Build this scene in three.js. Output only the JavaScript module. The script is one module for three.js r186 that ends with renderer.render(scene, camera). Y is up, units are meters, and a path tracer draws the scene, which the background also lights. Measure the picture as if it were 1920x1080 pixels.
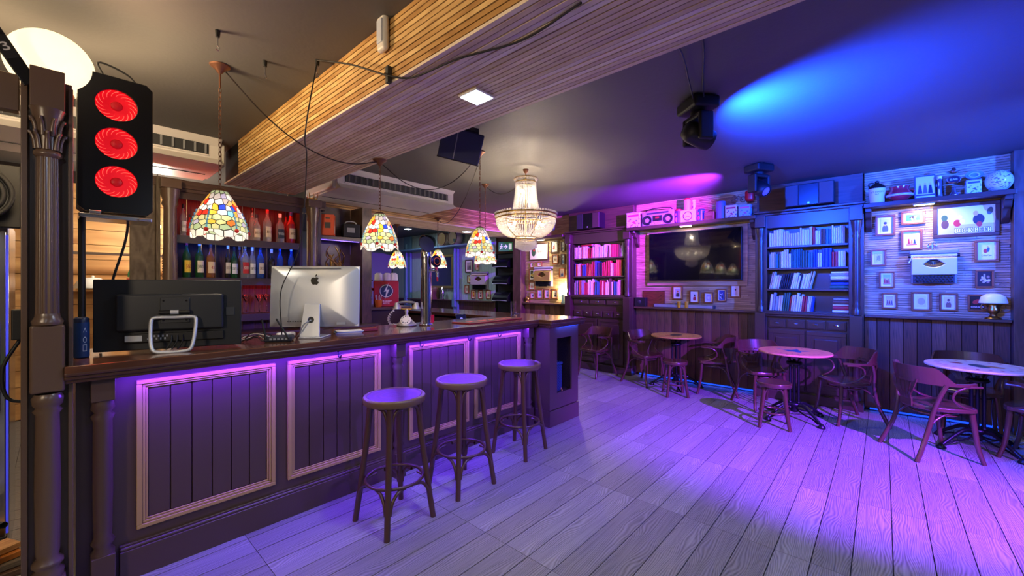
import * as THREE from 'three';
import { RoundedBoxGeometry } from 'three/addons/geometries/RoundedBoxGeometry.js';
import { mergeGeometries } from 'three/addons/utils/BufferGeometryUtils.js';
import { RectAreaLightUniformsLib } from 'three/addons/lights/RectAreaLightUniformsLib.js';
import { FontLoader } from 'three/addons/loaders/FontLoader.js';
import { TextGeometry } from 'three/addons/geometries/TextGeometry.js';

// ---------------------------------------------------------------- camera, exposure
const FOCAL = 770.5, CX = 960, CY = 535, EYE = 1.5, ANG = Math.atan(696 / 770.5);
const CA = Math.cos(ANG), SA = Math.sin(ANG);
const scene = new THREE.Scene();
scene.background = new THREE.Color(0x000000);
const camera = new THREE.PerspectiveCamera(2 * Math.atan(540 / FOCAL) * 180 / Math.PI, 1920 / 1080, 0.05, 60);
camera.position.set(0, EYE, 0);
camera.lookAt(CA, EYE, -SA);
camera.setViewOffset(1920, 1080, 0, 540 - CY, 1920, 1080);
scene.add(camera);
const renderer = new THREE.WebGLRenderer({ antialias: true });
renderer.toneMapping = THREE.LinearToneMapping;
renderer.toneMappingExposure = 1.5;
renderer.shadowMap.enabled = true;
RectAreaLightUniformsLib.init();

const CEIL = 2.85, XW = 6.55, XB = 6.40, BEAM_Y = 2.52, TOP = 1.135;
const PURPLE = [0.19, 0.03, 1.0], BLUE = [0.01, 0.07, 1.0], MAGENTA = [0.6, 0.05, 0.95];

// ---------------------------------------------------------------- helpers
let seed = 7;
const rnd = () => { seed = (seed * 1664525 + 1013904223) >>> 0; return seed / 4294967296; };
const rr = (a, b) => a + (b - a) * rnd();
const pick = a => a[Math.floor(rnd() * a.length)];
const V = (x, y, z) => new THREE.Vector3(x, y, z);
const dirOf = (px, py) => { const r = (px - CX) / FOCAL; return V(CA + r * SA, -(py - CY) / FOCAL, -(SA - r * CA)); };
const atX = (px, py, X) => { const d = dirOf(px, py); return d.multiplyScalar(X / d.x).add(V(0, EYE, 0)); };
const atY = (px, py, Y) => { const d = dirOf(px, py); return d.multiplyScalar((Y - EYE) / d.y).add(V(0, EYE, 0)); };
const atZ = (px, py, Z) => { const d = dirOf(px, py); return d.multiplyScalar(Z / d.z).add(V(0, EYE, 0)); };
const onX = (x0, y0, x1, y1, X) => {          // a box in the picture on a plane facing -x
  const a = atX(x0, (y0 + y1) / 2, X), b = atX(x1, (y0 + y1) / 2, X), t = atX((x0 + x1) / 2, y0, X), u = atX((x0 + x1) / 2, y1, X);
  return { z: (a.z + b.z) / 2, y: u.y, w: Math.abs(b.z - a.z), h: t.y - u.y, yc: (t.y + u.y) / 2 };
};
const taken = {};
function numbered(n) { if (!(n in taken)) { taken[n] = 0; return n; } taken[n]++; return n + '_' + String(taken[n]).padStart(3, '0'); }
function shade(m) { m.castShadow = true; m.receiveShadow = true; return m; }
function part(name, geo, mat, parent) {
  const m = shade(new THREE.Mesh(Array.isArray(geo) ? merge(geo) : geo, mat)); m.name = name; parent.add(m); return m;
}
function thing(name, label, category, pos = [0, 0, 0], turn = 0, group) {
  const o = new THREE.Group(); o.name = numbered(name); scene.add(o); o.position.set(...pos); o.rotation.y = turn;
  o.userData = { label, category }; if (group) o.userData.group = group; return o;
}
function solo(name, geo, mat, label, category, group) {
  const m = part(numbered(name), geo, mat, scene); m.userData = { label, category }; if (group) m.userData.group = group; return m;
}
function struct(name, geo, mat, label, category) {
  const m = geo ? part(numbered(name), geo, mat, scene) : new THREE.Group();
  if (!geo) { m.name = numbered(name); scene.add(m); }
  m.userData = { kind: 'structure', label, category }; return m;
}
function dup(o, pos, turn, label, group) {
  const c = o.clone(); c.name = numbered(o.name.replace(/_\d\d\d$/, '')); scene.add(c); c.position.set(...pos); c.rotation.set(0, turn, 0);
  c.userData = { ...o.userData }; if (label) c.userData.label = label; if (group) c.userData.group = group; return c;
}
function merge(list) { return mergeGeometries(list.map(g => { const q = g.index ? g.toNonIndexed() : g; for (const k of Object.keys(q.attributes)) if (!['position', 'normal', 'uv'].includes(k)) q.deleteAttribute(k); return q; })); }
const bx = (w, h, d, x = 0, y = 0, z = 0) => { const g = new THREE.BoxGeometry(w, h, d); g.translate(x, y, z); return g; };
const rb = (w, h, d, r, x = 0, y = 0, z = 0, s = 2) => { const g = new RoundedBoxGeometry(w, h, d, s, Math.min(r, w / 2.01, h / 2.01, d / 2.01)); g.translate(x, y, z); return g; };
const b2 = (x0, x1, y0, y1, z0, z1, r = 0) => r ? rb(x1 - x0, y1 - y0, z1 - z0, r, (x0 + x1) / 2, (y0 + y1) / 2, (z0 + z1) / 2, 1) : bx(x1 - x0, y1 - y0, z1 - z0, (x0 + x1) / 2, (y0 + y1) / 2, (z0 + z1) / 2);
const cyl = (r0, r1, h, x = 0, y = 0, z = 0, n = 20) => { const g = new THREE.CylinderGeometry(r1, r0, h, n); g.translate(x, y, z); return g; };
const lathe = (pts, n = 20, x = 0, y = 0, z = 0) => { const g = new THREE.LatheGeometry(pts.map(p => new THREE.Vector2(p[0], p[1])), n); g.translate(x, y, z); return g; };
const ball = (r, x = 0, y = 0, z = 0, n = 14) => { const g = new THREE.SphereGeometry(r, n, Math.max(6, n * 0.7 | 0)); g.translate(x, y, z); return g; };
function tube(pts, r, n = 24, closed = false, r1, radial = 8) {
  const c = new THREE.CatmullRomCurve3(pts.map(p => p.isVector3 ? p : V(...p)), closed, 'centripetal');
  const g = new THREE.TubeGeometry(c, n, r, radial, closed);
  if (r1 !== undefined) {
    const p = g.attributes.position, q = g.attributes.normal;
    for (let i = 0; i <= n; i++) for (let j = 0; j <= radial; j++) { const k = i * (radial + 1) + j, e = (r1 - r) * i / n; p.setXYZ(k, p.getX(k) + q.getX(k) * e, p.getY(k) + q.getY(k) * e, p.getZ(k) + q.getZ(k) * e); }
  }
  return g;
}
const rod = (a, b, r, r1, n = 8) => tube([a, [(a[0] + b[0]) / 2, (a[1] + b[1]) / 2, (a[2] + b[2]) / 2], b], r, 2, false, r1, n);
function ext(pts, depth, bevel = 0.002, curve = 6) {
  const s = pts instanceof THREE.Shape ? pts : new THREE.Shape(pts.map(p => new THREE.Vector2(p[0], p[1])));
  return new THREE.ExtrudeGeometry(s, { depth, bevelEnabled: bevel > 0, bevelThickness: bevel, bevelSize: bevel, bevelSegments: 1, curveSegments: curve });
}
const rot = (g, ax, ay = 0, az = 0) => { g.rotateX(ax); g.rotateY(ay); g.rotateZ(az); return g; };
const mv = (g, x, y, z) => { g.translate(x, y, z); return g; };
function uvMetres(g, sx = 1, sy = 1, off = 0) {      // box-projected uv in metres
  const q = g.index ? g.toNonIndexed() : g, p = q.attributes.position, n = q.attributes.normal, uv = new Float32Array(p.count * 2);
  for (let i = 0; i < p.count; i++) {
    const ax = Math.abs(n.getX(i)), ay = Math.abs(n.getY(i)), az = Math.abs(n.getZ(i));
    let u, v; if (ax >= ay && ax >= az) { u = p.getZ(i); v = p.getY(i); } else if (ay >= az) { u = p.getZ(i); v = p.getX(i); } else { u = p.getX(i); v = p.getY(i); }
    uv[2 * i] = u * sx + off; uv[2 * i + 1] = v * sy + off * 0.37;
  }
  q.setAttribute('uv', new THREE.BufferAttribute(uv, 2)); return q;
}
// ---- noise and procedural textures
const hash = (x, y, s) => { let h = (x * 374761393 + y * 668265263 + s * 2147483647) | 0; h = (h ^ (h >>> 13)) * 1274126177 | 0; return ((h ^ (h >>> 16)) >>> 0) / 4294967296; };
function vnoise(x, y, px, py, s) {
  const xi = Math.floor(x), yi = Math.floor(y), fx = x - xi, fy = y - yi, w = t => t * t * (3 - 2 * t), m = (a, b) => ((a % b) + b) % b;
  const a = hash(m(xi, px), m(yi, py), s), b = hash(m(xi + 1, px), m(yi, py), s), c = hash(m(xi, px), m(yi + 1, py), s), d = hash(m(xi + 1, px), m(yi + 1, py), s);
  const u = w(fx), v = w(fy); return a + (b - a) * u + (c - a) * v + (a - b - c + d) * u * v;
}
function dataTex(w, h, fn, srgb = true) {
  const d = new Uint8Array(w * h * 4);
  for (let j = 0; j < h; j++) for (let i = 0; i < w; i++) { const c = fn(i / w, j / h); const k = 4 * (j * w + i); d[k] = Math.max(0, Math.min(255, c[0])); d[k + 1] = Math.max(0, Math.min(255, c[1])); d[k + 2] = Math.max(0, Math.min(255, c[2])); d[k + 3] = 255; }
  const t = new THREE.DataTexture(d, w, h); t.wrapS = t.wrapT = THREE.RepeatWrapping; t.magFilter = THREE.LinearFilter; t.minFilter = THREE.LinearMipmapLinearFilter; t.generateMipmaps = true;
  if (srgb) t.colorSpace = THREE.SRGBColorSpace; t.needsUpdate = true; return t;
}
const mixc = (a, b, t) => [a[0] + (b[0] - a[0]) * t, a[1] + (b[1] - a[1]) * t, a[2] + (b[2] - a[2]) * t];
function grainField(s, along, across, rings) {          // 0..1, streaks run along u
  return (u, v) => {
    const wob = vnoise(u * 3, v * 3, 3, 3, s) * 0.9;
    const a = vnoise(u * along, v * across + wob * 2, along, across, s + 1), b = vnoise(u * along * 3, v * across * 3, along * 3, across * 3, s + 2);
    const ring = 0.5 + 0.5 * Math.sin((v * rings + wob * 2.2 + vnoise(u * 2, v * 5, 2, 5, s + 3) * 2) * Math.PI * 2);
    return 0.45 * a + 0.25 * b + 0.3 * ring;
  };
}
function woodMaps(s, light, dark, o = {}) {
  const f = grainField(s, o.along || 4, o.across || 26, o.rings || 5), kn = [];
  for (let i = 0; i < (o.knots || 0); i++) kn.push([hash(i, 1, s), hash(i, 2, s), 0.012 + 0.02 * hash(i, 3, s)]);
  const W = o.w || 256, H = o.h || 256;
  const g = (u, v) => { let t = f(u, v); for (const k of kn) { const d = Math.hypot((u - k[0]) * (o.ku || 1), (v - k[1]) * (o.kv || 1)) / k[2]; if (d < 2.2) t = t * Math.min(1, d / 2.2) + (1 - Math.min(1, d / 2.2)) * 1.25; } return t; };
  const map = dataTex(W, H, (u, v) => mixc(light, dark, Math.pow(g(u, v), o.pow || 1.2)));
  const bump = dataTex(W, H, (u, v) => { const q = 255 * (1 - g(u, v)); return [q, q, q]; }, false);
  return { map, bumpMap: bump };
}
function std(color, rough = 0.6, o = {}) { const m = new THREE.MeshPhysicalMaterial({ color, roughness: rough, ...o }); return m; }
function wood(maps, rough, scale, o = {}) { return new THREE.MeshPhysicalMaterial({ ...maps, roughness: rough, bumpScale: scale, ...o }); }
function canvasTex(w, h, draw) {
  const c = document.createElement('canvas'); c.width = w; c.height = h; const x = c.getContext('2d'); draw(x, w, h);
  const t = new THREE.CanvasTexture(c); t.colorSpace = THREE.SRGBColorSpace; return t;
}
function lightAim(l, pos, aim, parent = scene) { l.position.set(...pos); l.castShadow = true; parent.add(l); if (l.target) { l.target.position.set(...aim); l.target.updateMatrixWorld(); scene.add(l.target); } else l.lookAt(...aim); return l; }
const rgb = a => new THREE.Color().setRGB(...a);
function bulbLight(color, cd, pos, size = 1) { const l = new THREE.PointLight(color, cd, 0, 2); l.position.set(...pos); l.castShadow = true; l.shadow.radius = size; return l; }
function strip(color, intensity, w, h, pos, aim) { const l = new THREE.RectAreaLight(color, intensity, w, h); scene.add(l); l.position.set(...pos); l.lookAt(...aim); return l; }

// ---------------------------------------------------------------- materials
const W_ = {
  beamWarm: woodMaps(11, [244, 208, 142], [182, 138, 80], { along: 5, across: 20, rings: 3, knots: 5, kv: 2, ku: 1 }),
  beamLitGrey: woodMaps(12, [248, 234, 214], [206, 182, 156], { along: 5, across: 20, rings: 3, knots: 6, kv: 2, ku: 1 }),  // wood of the beam undersides, lightened in place of light from below
  slat: woodMaps(13, [208, 180, 134], [142, 108, 70], { along: 4, across: 30, rings: 4, knots: 4 }),
  brown: woodMaps(14, [128, 88, 66], [74, 48, 36], { along: 4, across: 26, rings: 4, knots: 2 }),
  pine: woodMaps(15, [216, 168, 106], [166, 112, 60], { along: 3, across: 18, rings: 4, knots: 6 }),
  counter: woodMaps(16, [112, 70, 46], [58, 32, 20], { along: 5, across: 30, rings: 5 }),
  dark: woodMaps(17, [98, 72, 58], [58, 40, 31], { along: 4, across: 26, rings: 3 }),
  grey: woodMaps(18, [118, 106, 92], [70, 60, 50], { along: 4, across: 24, rings: 4, knots: 4 }),
};
const M = {
  ceiling: new THREE.MeshPhysicalMaterial({ roughness: 0.62, color: new THREE.Color().setRGB(0.118, 0.113, 0.108), bumpMap: dataTex(256, 256, (u, v) => { const q = 255 * (0.5 * vnoise(u * 24, v * 24, 24, 24, 5) + 0.5 * vnoise(u * 90, v * 90, 90, 90, 6)); return [q, q, q]; }, false), bumpScale: 0.0008 }),
  plaster: std(0x6b625a, 0.8), black: std(0x101113, 0.55), blackGloss: std(0x0b0c0f, 0.25), iron: std(0x15161a, 0.38, { metalness: 0.4 }),
  paint: new THREE.MeshPhysicalMaterial({ ...W_.dark, color: 0xffffff, roughness: 0.36, bumpScale: 0.0006, clearcoat: 0.25, clearcoatRoughness: 0.3 }),
  barPaint: std(0x503b37, 0.36, { clearcoat: 0.2, clearcoatRoughness: 0.35 }), postPaint: std(0x5e4a3d, 0.3, { clearcoat: 0.35, clearcoatRoughness: 0.25 }),
  caseDark: std(0x402d25, 0.34, { clearcoat: 0.25, clearcoatRoughness: 0.3 }), caseBack: std(0x2a1d16, 0.6),
  tan: std(0xb08d5c, 0.5), counter: wood(W_.counter, 0.2, 0.0006, { clearcoat: 0.6, clearcoatRoughness: 0.12 }), mould: std(0x4a2d22, 0.3, { clearcoat: 0.4, clearcoatRoughness: 0.2 }),
  beamWarm: wood(W_.beamWarm, 0.6, 0.001), beamLitGrey: wood(W_.beamLitGrey, 0.6, 0.001), beamWarmB: wood(W_.beamWarm, 0.6, 0.001, { color: 0xdccdb8 }), beamLitGreyB: wood(W_.beamLitGrey, 0.6, 0.001, { color: 0xe6dcd2 }), beamLitGreyC: wood(W_.beamLitGrey, 0.6, 0.001, { color: 0xf6efe8 }), slat: wood(W_.slat, 0.65, 0.001), brown: wood(W_.brown, 0.45, 0.001), brown2: wood(W_.brown, 0.45, 0.001, { color: 0xd8c4b8 }), brown3: wood(W_.brown, 0.5, 0.001, { color: 0xb8a49c }),
  pine: wood(W_.pine, 0.6, 0.001), greyWood: wood(W_.grey, 0.7, 0.001), darkWood: wood(W_.dark, 0.5, 0.001),
  bent: std(0x4c2f22, 0.25, { clearcoat: 0.55, clearcoatRoughness: 0.15 }), stool: std(0x4b2f20, 0.35, { clearcoat: 0.3, clearcoatRoughness: 0.25 }), stoolSeat: wood(W_.counter, 0.35, 0.0008, { color: 0xcab4a4 }), stoolRim: std(0x6a5236, 0.4),
  bead: std(0x9db4b4, 0.55), bluePaint: std(0x5f87a0, 0.5), steel: std(0xc9ccd2, 0.2, { metalness: 1 }), alu: std(0xc6ccd4, 0.34, { metalness: 0.55 }), chrome: std(0xe4e6ea, 0.08, { metalness: 1 }), brass: std(0xb48a4a, 0.28, { metalness: 1 }), bronze: std(0x7a5340, 0.38, { metalness: 0.7 }), gold: std(0xd6b25e, 0.22, { metalness: 1 }),
  white: std(0xe6e3dc, 0.45), acWhite: std(0xd9d6d2, 0.4), cream: std(0xd8ccae, 0.5), grille: std(0x2c2f33, 0.5), cord: std(0x2a211c, 0.6), red: std(0xc4161c, 0.4), darkRed: std(0x8a1a1c, 0.45), orange: std(0xe06a1c, 0.45), blueP: std(0x1f4f9c, 0.4), navy: std(0x1a2f58, 0.45), green: std(0x2f6b3a, 0.5), yellow: std(0xd9a520, 0.5), paper: std(0xe9e4d6, 0.8), greyP: std(0x8a8d92, 0.5),
  frame: std(0x8a4a24, 0.4, { clearcoat: 0.3 }), frameDark: std(0x4a2f20, 0.4), glassClear: std(0xffffff, 0.03, { transmission: 1, thickness: 0.01, ior: 1.5 }), pane: std(0xffffff, 0.02, { transmission: 1, thickness: 0 }),
};
// ================================================================ the room
const floorBase = struct('floor', b2(-3.4, 6.9, -0.06, -0.006, -10.8, 4.8), std(0x2b2a2b, 0.8), 'grey wood-look plank tile floor of the bar', 'floor');
{
  const PW = 0.1665, PL = 0.9875;
  const mats = [0, 1, 2, 3].map(i => {
    const s = 40 + i * 7, f = grainField(s, 5, 30, 7), g = (u, v) => { const w = vnoise(u * 4, v * 2, 4, 2, s + 9); return 0.5 * f(u, v) + 0.5 * (0.5 + 0.5 * Math.sin((v * 16 + w * 6 + vnoise(u * 9, v * 4, 9, 4, s + 5) * 1.4) * 6.283)); };
    const map = dataTex(512, 128, (u, v) => mixc([164, 161, 158], [96, 93, 91], Math.pow(g(u, v), 1.7)));
    const bump = dataTex(512, 128, (u, v) => { const q = 255 * (1 - g(u, v)); return [q, q, q]; }, false);
    return new THREE.MeshPhysicalMaterial({ map, bumpMap: bump, bumpScale: 0.0022, roughness: 0.5, color: [0xffffff, 0xf4f2ee, 0xeceaea, 0xe4e2e0][i] });
  });
  const make = (flip) => { const g = bx(PL - 0.003, 0.02, PW - 0.005, 0, -0.01, 0), uv = g.attributes.uv; if (flip) for (let i = 0; i < uv.count; i++) uv.setXY(i, 1 - uv.getX(i), 1 - uv.getY(i)); return g; };
  const geos = [make(false), make(true)], cand = [], far = [];
  for (let i = -3; i < 6; i++) for (let k = -64; k < 27; k++) {
    const x = 1.744 + (i + 0.5) * PL, z = 0.04 + (k + 0.5) * PW; if (x > 6.75 || x < -3.3) continue;
    const fw = CA * x - SA * z, r = (SA * x + CA * z) / Math.max(fw, 0.01);
    const seen = fw > 0.9 && Math.abs(r) < 1.35 && fw < 7.6 && !(z < -2.95 && x < 4.1 && x > 0.1);
    (seen ? cand : far).push([x, z, fw]);
  }
  cand.sort((a, b) => a[2] - b[2]); far.push(...cand.splice(298));
  for (const [x, z] of cand) { const m = part('plank', geos[rnd() * 2 | 0], mats[rnd() * 4 | 0], floorBase); m.position.set(x, 0, z); }
  const rest = part('plank', far.map(([x, z]) => mv(geos[0].clone(), x, 0, z)), mats[1], floorBase); rest.userData.kind = 'stuff';
}
struct('ceiling', uvMetres(b2(-3.4, 6.9, CEIL, CEIL + 0.12, -10.8, 4.8)), M.ceiling, 'dark grey painted ceiling of the bar', 'ceiling');
struct('wall_left', b2(-3.4, -3.28, 0, CEIL, -10.8, 4.8), M.plaster, 'plain plaster wall left of the bar', 'wall');
struct('wall_front', b2(-3.28, 6.9, 0, CEIL, 4.68, 4.8), M.plaster, 'plain plaster wall facing the bookcases', 'wall');
struct('wall_back', b2(-3.28, 6.9, 0, CEIL, -10.8, -10.68), std(0x7d8c90, 0.7), 'grey wall at the far end of the room', 'wall');
const wallR = struct('wall_right', b2(6.62, 6.9, 0, CEIL, -10.68, 4.68), M.darkWood, 'wood clad wall holding the bookcases and pictures', 'wall');

function boards(parent, z0, z1, y0, y1, x, n, mats) {              // vertical boards on the wall that faces -x
  const w = (z1 - z0) / n;
  for (let i = 0; i < n; i++) { const g = rot(rb(y1 - y0, w - 0.004, 0.02, 0.003, 0, 0, 0, 1), 0, 0, Math.PI / 2); g.rotateY(-Math.PI / 2); const m = part('board', g, mats[(i * 7 + (z0 * 10 | 0)) % mats.length < 0 ? 0 : (i * 7 + Math.abs(z0 * 10 | 0)) % mats.length], parent); m.position.set(x + rr(0, 0.003), (y0 + y1) / 2, z0 + (i + 0.5) * w); }
}
function slats(parent, z0, z1, y0, y1, x, mat, pitch = 0.026) {   // thin stacked laths, far too fine to pick apart
  const list = [];
  for (let y = y0; y < y1 - 0.004; y += pitch) {
    let z = z0; const yy = Math.min(pitch - 0.004, y1 - y);
    while (z < z1 - 0.01) { const l = Math.min(z1 - z, rr(0.5, 1.3)); const g = uvMetres(bx(0.03, yy, l - 0.002, x + 0.015 + rr(0, 0.005), y + yy / 2, z + l / 2), 0.8, 1.2, rnd() * 5); list.push(g); z += l; }
  }
  const m = part('lath_cladding', list, mat, parent); m.userData = { kind: 'stuff', label: 'thin horizontal wood laths' }; return m;
}
const browns = [M.brown, M.brown2, M.brown3];
// niches of the far wall: [z0, z1]
const N_TV = [-3.09, -1.30], N_R = [-0.17, 0.97], N_F = [-5.54, -4.40];
for (const [a, b, n] of [[...N_TV, 15], [...N_R, 10], [...N_F, 9]]) {
  boards(wallR, a, b, 0.04, 1.12, XW, n, browns);
  slats(wallR, a, b, 1.14, CEIL, XW, M.slat);
}
struct('trim_1', b2(6.42, 6.62, 0, CEIL, 0.97, 1.09, 0.004), M.paint, 'dark painted wooden upright at the corner of the typewriter niche', 'trim');
boards(wallR, 1.09, 3.2, 0, CEIL, 6.5, 13, [M.darkWood]);
struct('trim_2', b2(6.40, 6.62, 0, CEIL, -5.76, -5.54, 0.004), M.paint, 'brown painted upright beside the exit sign', 'trim');
// light blue beadboard stretch further back
{
  const w = 0.045, z0 = -10.6, z1 = -6.42, list = [];
  for (let z = z0; z < z1 - 0.02; z += w) list.push(rb(0.02, CEIL - 1.14, w - 0.005, 0.004, XW + 0.02, (CEIL + 1.14) / 2, z + w / 2, 1));
  const bb = part('beadboard', list, M.bead, wallR); bb.userData = { kind: 'stuff', label: 'pale blue green beadboard cladding' };
  boards(wallR, z0, z1, 0, 1.12, XW, 24, [M.darkWood]);
  for (const [zc, wz] of [[-7.7, 0.16], [-9.75, 0.3]]) {
    const c = thing('wall_column', wz > 0.2 ? 'wide light blue wooden column at the far end of the beadboard' : 'slim light blue wooden column between framed mirror and small typewriter', 'column', [6.5, 0, zc]);
    part('board', rb(0.06, CEIL - 0.02, wz, 0.005, 0, CEIL / 2, 0), M.bluePaint, c); part('shaft', lathe([[0.03, 1.18], [0.045, 1.2], [0.045, 1.3], [0.032, 1.34], [0.03, 2.5], [0.045, 2.56], [0.045, 2.62]], 14, -0.05, 0, 0), M.bluePaint, c); part('plinth', rb(0.1, 0.2, 0.1, 0.004, -0.05, 1.08, 0), M.bluePaint, c);
  }
}
// ledges
const ledgeMat = M.paint;
for (const [a, b, t] of [[...N_TV, 'brown wooden ledge under the television'], [...N_R, 'brown wooden ledge under the cream typewriter'], [...N_F, 'brown wooden ledge under the gold typewriter'], [-10.6, -6.42, 'long dark ledge along the blue beadboard']])
  solo('wall_ledge', rb(0.13, 0.03, b - a - 0.01, 0.006, XW - 0.045, 1.135, (a + b) / 2), ledgeMat, t, 'ledge');
// LED strip light behind the skirting of the wainscot
for (const [a, b, t] of [[...N_TV, 'blue light strip at the foot of the boards under the television'], [...N_R, 'blue light strip at the foot of the boards under the typewriter niche']]) {
  solo('light_strip', b2(XW + 0.004, XW + 0.014, 0.012, 0.03, a + 0.05, b - 0.05), std(0x2050ff, 0.5, { emissive: rgb(BLUE), emissiveIntensity: 1 }), t, 'light strip');
  strip(rgb(BLUE), 5, b - a - 0.1, 0.02, [XW - 0.006, 0.028, (a + b) / 2], [XW - 0.2, 0, (a + b) / 2]);
}

// ================================================================ beams
function beam(name, label, x0, x1, zA, zB, alongX, parent) {
  const t = thing(name, label, 'beam', [0, 0, 0], 0, 'slatted ceiling beams');
  const core = alongX ? b2(zA, zB, BEAM_Y + 0.016, CEIL, x0 + 0.016, x1 - 0.016) : b2(x0 + 0.016, x1 - 0.016, BEAM_Y + 0.016, CEIL, zA, zB);
  part('core', core, M.black, t);
  const pitch = 0.0305, nb = Math.round((x1 - x0) / pitch), ns = Math.round((CEIL - BEAM_Y) / pitch), L = zB - zA;
  const put = (g, mat) => { part('slat', uvMetres(g, 0.9, 0.9, rnd() * 7), mat, t); };
  for (let i = 0; i < nb; i++) {
    const a = x0 + i * (x1 - x0) / nb + 0.003, b = x0 + (i + 1) * (x1 - x0) / nb - 0.003, dy = rr(0, 0.003);
    put(alongX ? b2(zA, zB, BEAM_Y + dy, BEAM_Y + 0.016, a, b) : b2(a, b, BEAM_Y + dy, BEAM_Y + 0.016, zA, zB), pick([M.beamLitGrey, M.beamLitGreyB, M.beamLitGreyC]));
  }
  for (const side of [0, 1]) for (let i = 0; i < ns; i++) {
    const a = BEAM_Y + 0.016 + i * (CEIL - BEAM_Y - 0.016) / ns + 0.003, b = BEAM_Y + 0.016 + (i + 1) * (CEIL - BEAM_Y - 0.016) / ns - 0.003, dx = rr(0, 0.002);
    const p = side ? x1 - 0.016 : x0 + dx, q = side ? x1 - dx : x0 + 0.016, zs = (!alongX && !side) ? -4.45 : zA;
    put(alongX ? b2(zA, zB, a, b, p, q) : b2(p, q, a, b, zs, zB), pick([M.beamWarm, M.beamWarmB]));
  }
  return t;
}
beam('ceiling_beam', 'broad slatted wooden ceiling beam running from the bar shelves over the stools', 1.13, 1.80, -4.95, 4.66, false);
beam('ceiling_beam', 'broad slatted wooden ceiling beam behind the long air conditioner', -6.15, -5.45, 2.15, 6.6, true);
function ledPanel(x, y, z, label, I, c = 0xdcecff) {
  const t = thing('led_panel', label, 'ceiling light', [x, y, z], 0, 'square led panels');
  part('rim', [rb(0.14, 0.012, 0.14, 0.005, 0, -0.006, 0)], M.white, t); part('diffuser', rb(0.122, 0.005, 0.122, 0.002, 0, -0.0135, 0), std(0xffffff, 0.5, { emissive: c, emissiveIntensity: 6 }), t);
  strip(c, I, 0.12, 0.12, [x, y - 0.02, z], [x, y - 1, z]);
}
const LEDI = 235;
ledPanel(1.51, BEAM_Y, -1.62, 'bright square led panel on the beam above the bar stools', LEDI);
ledPanel(1.47, BEAM_Y, 0.9, 'square led panel on the beam over the open floor', LEDI);
ledPanel(1.47, BEAM_Y, 3.1, 'square led panel on the beam by the front wall', LEDI);
ledPanel(5.2, BEAM_Y, -5.85, 'bright square led panel on the beam behind the air conditioner', LEDI * 0.8);
ledPanel(4.3, CEIL, 2.6, 'square led panel on the dark ceiling right of the tables', LEDI * 0.75);
ledPanel(-0.9, CEIL, 1.2, 'unseen square led panel added on the dark ceiling to fill the bar post', LEDI * 1.3);  // unseen fill panel, added to light the front of the post
ledPanel(2.9, CEIL, 1.7, 'unseen square led panel added on the dark ceiling as white fill', LEDI * 0.6);  // unseen panel, added for more white fill
ledPanel(5.6, CEIL, -8.4, 'square led panel on the ceiling by the blue beadboard', LEDI * 0.9);

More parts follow.
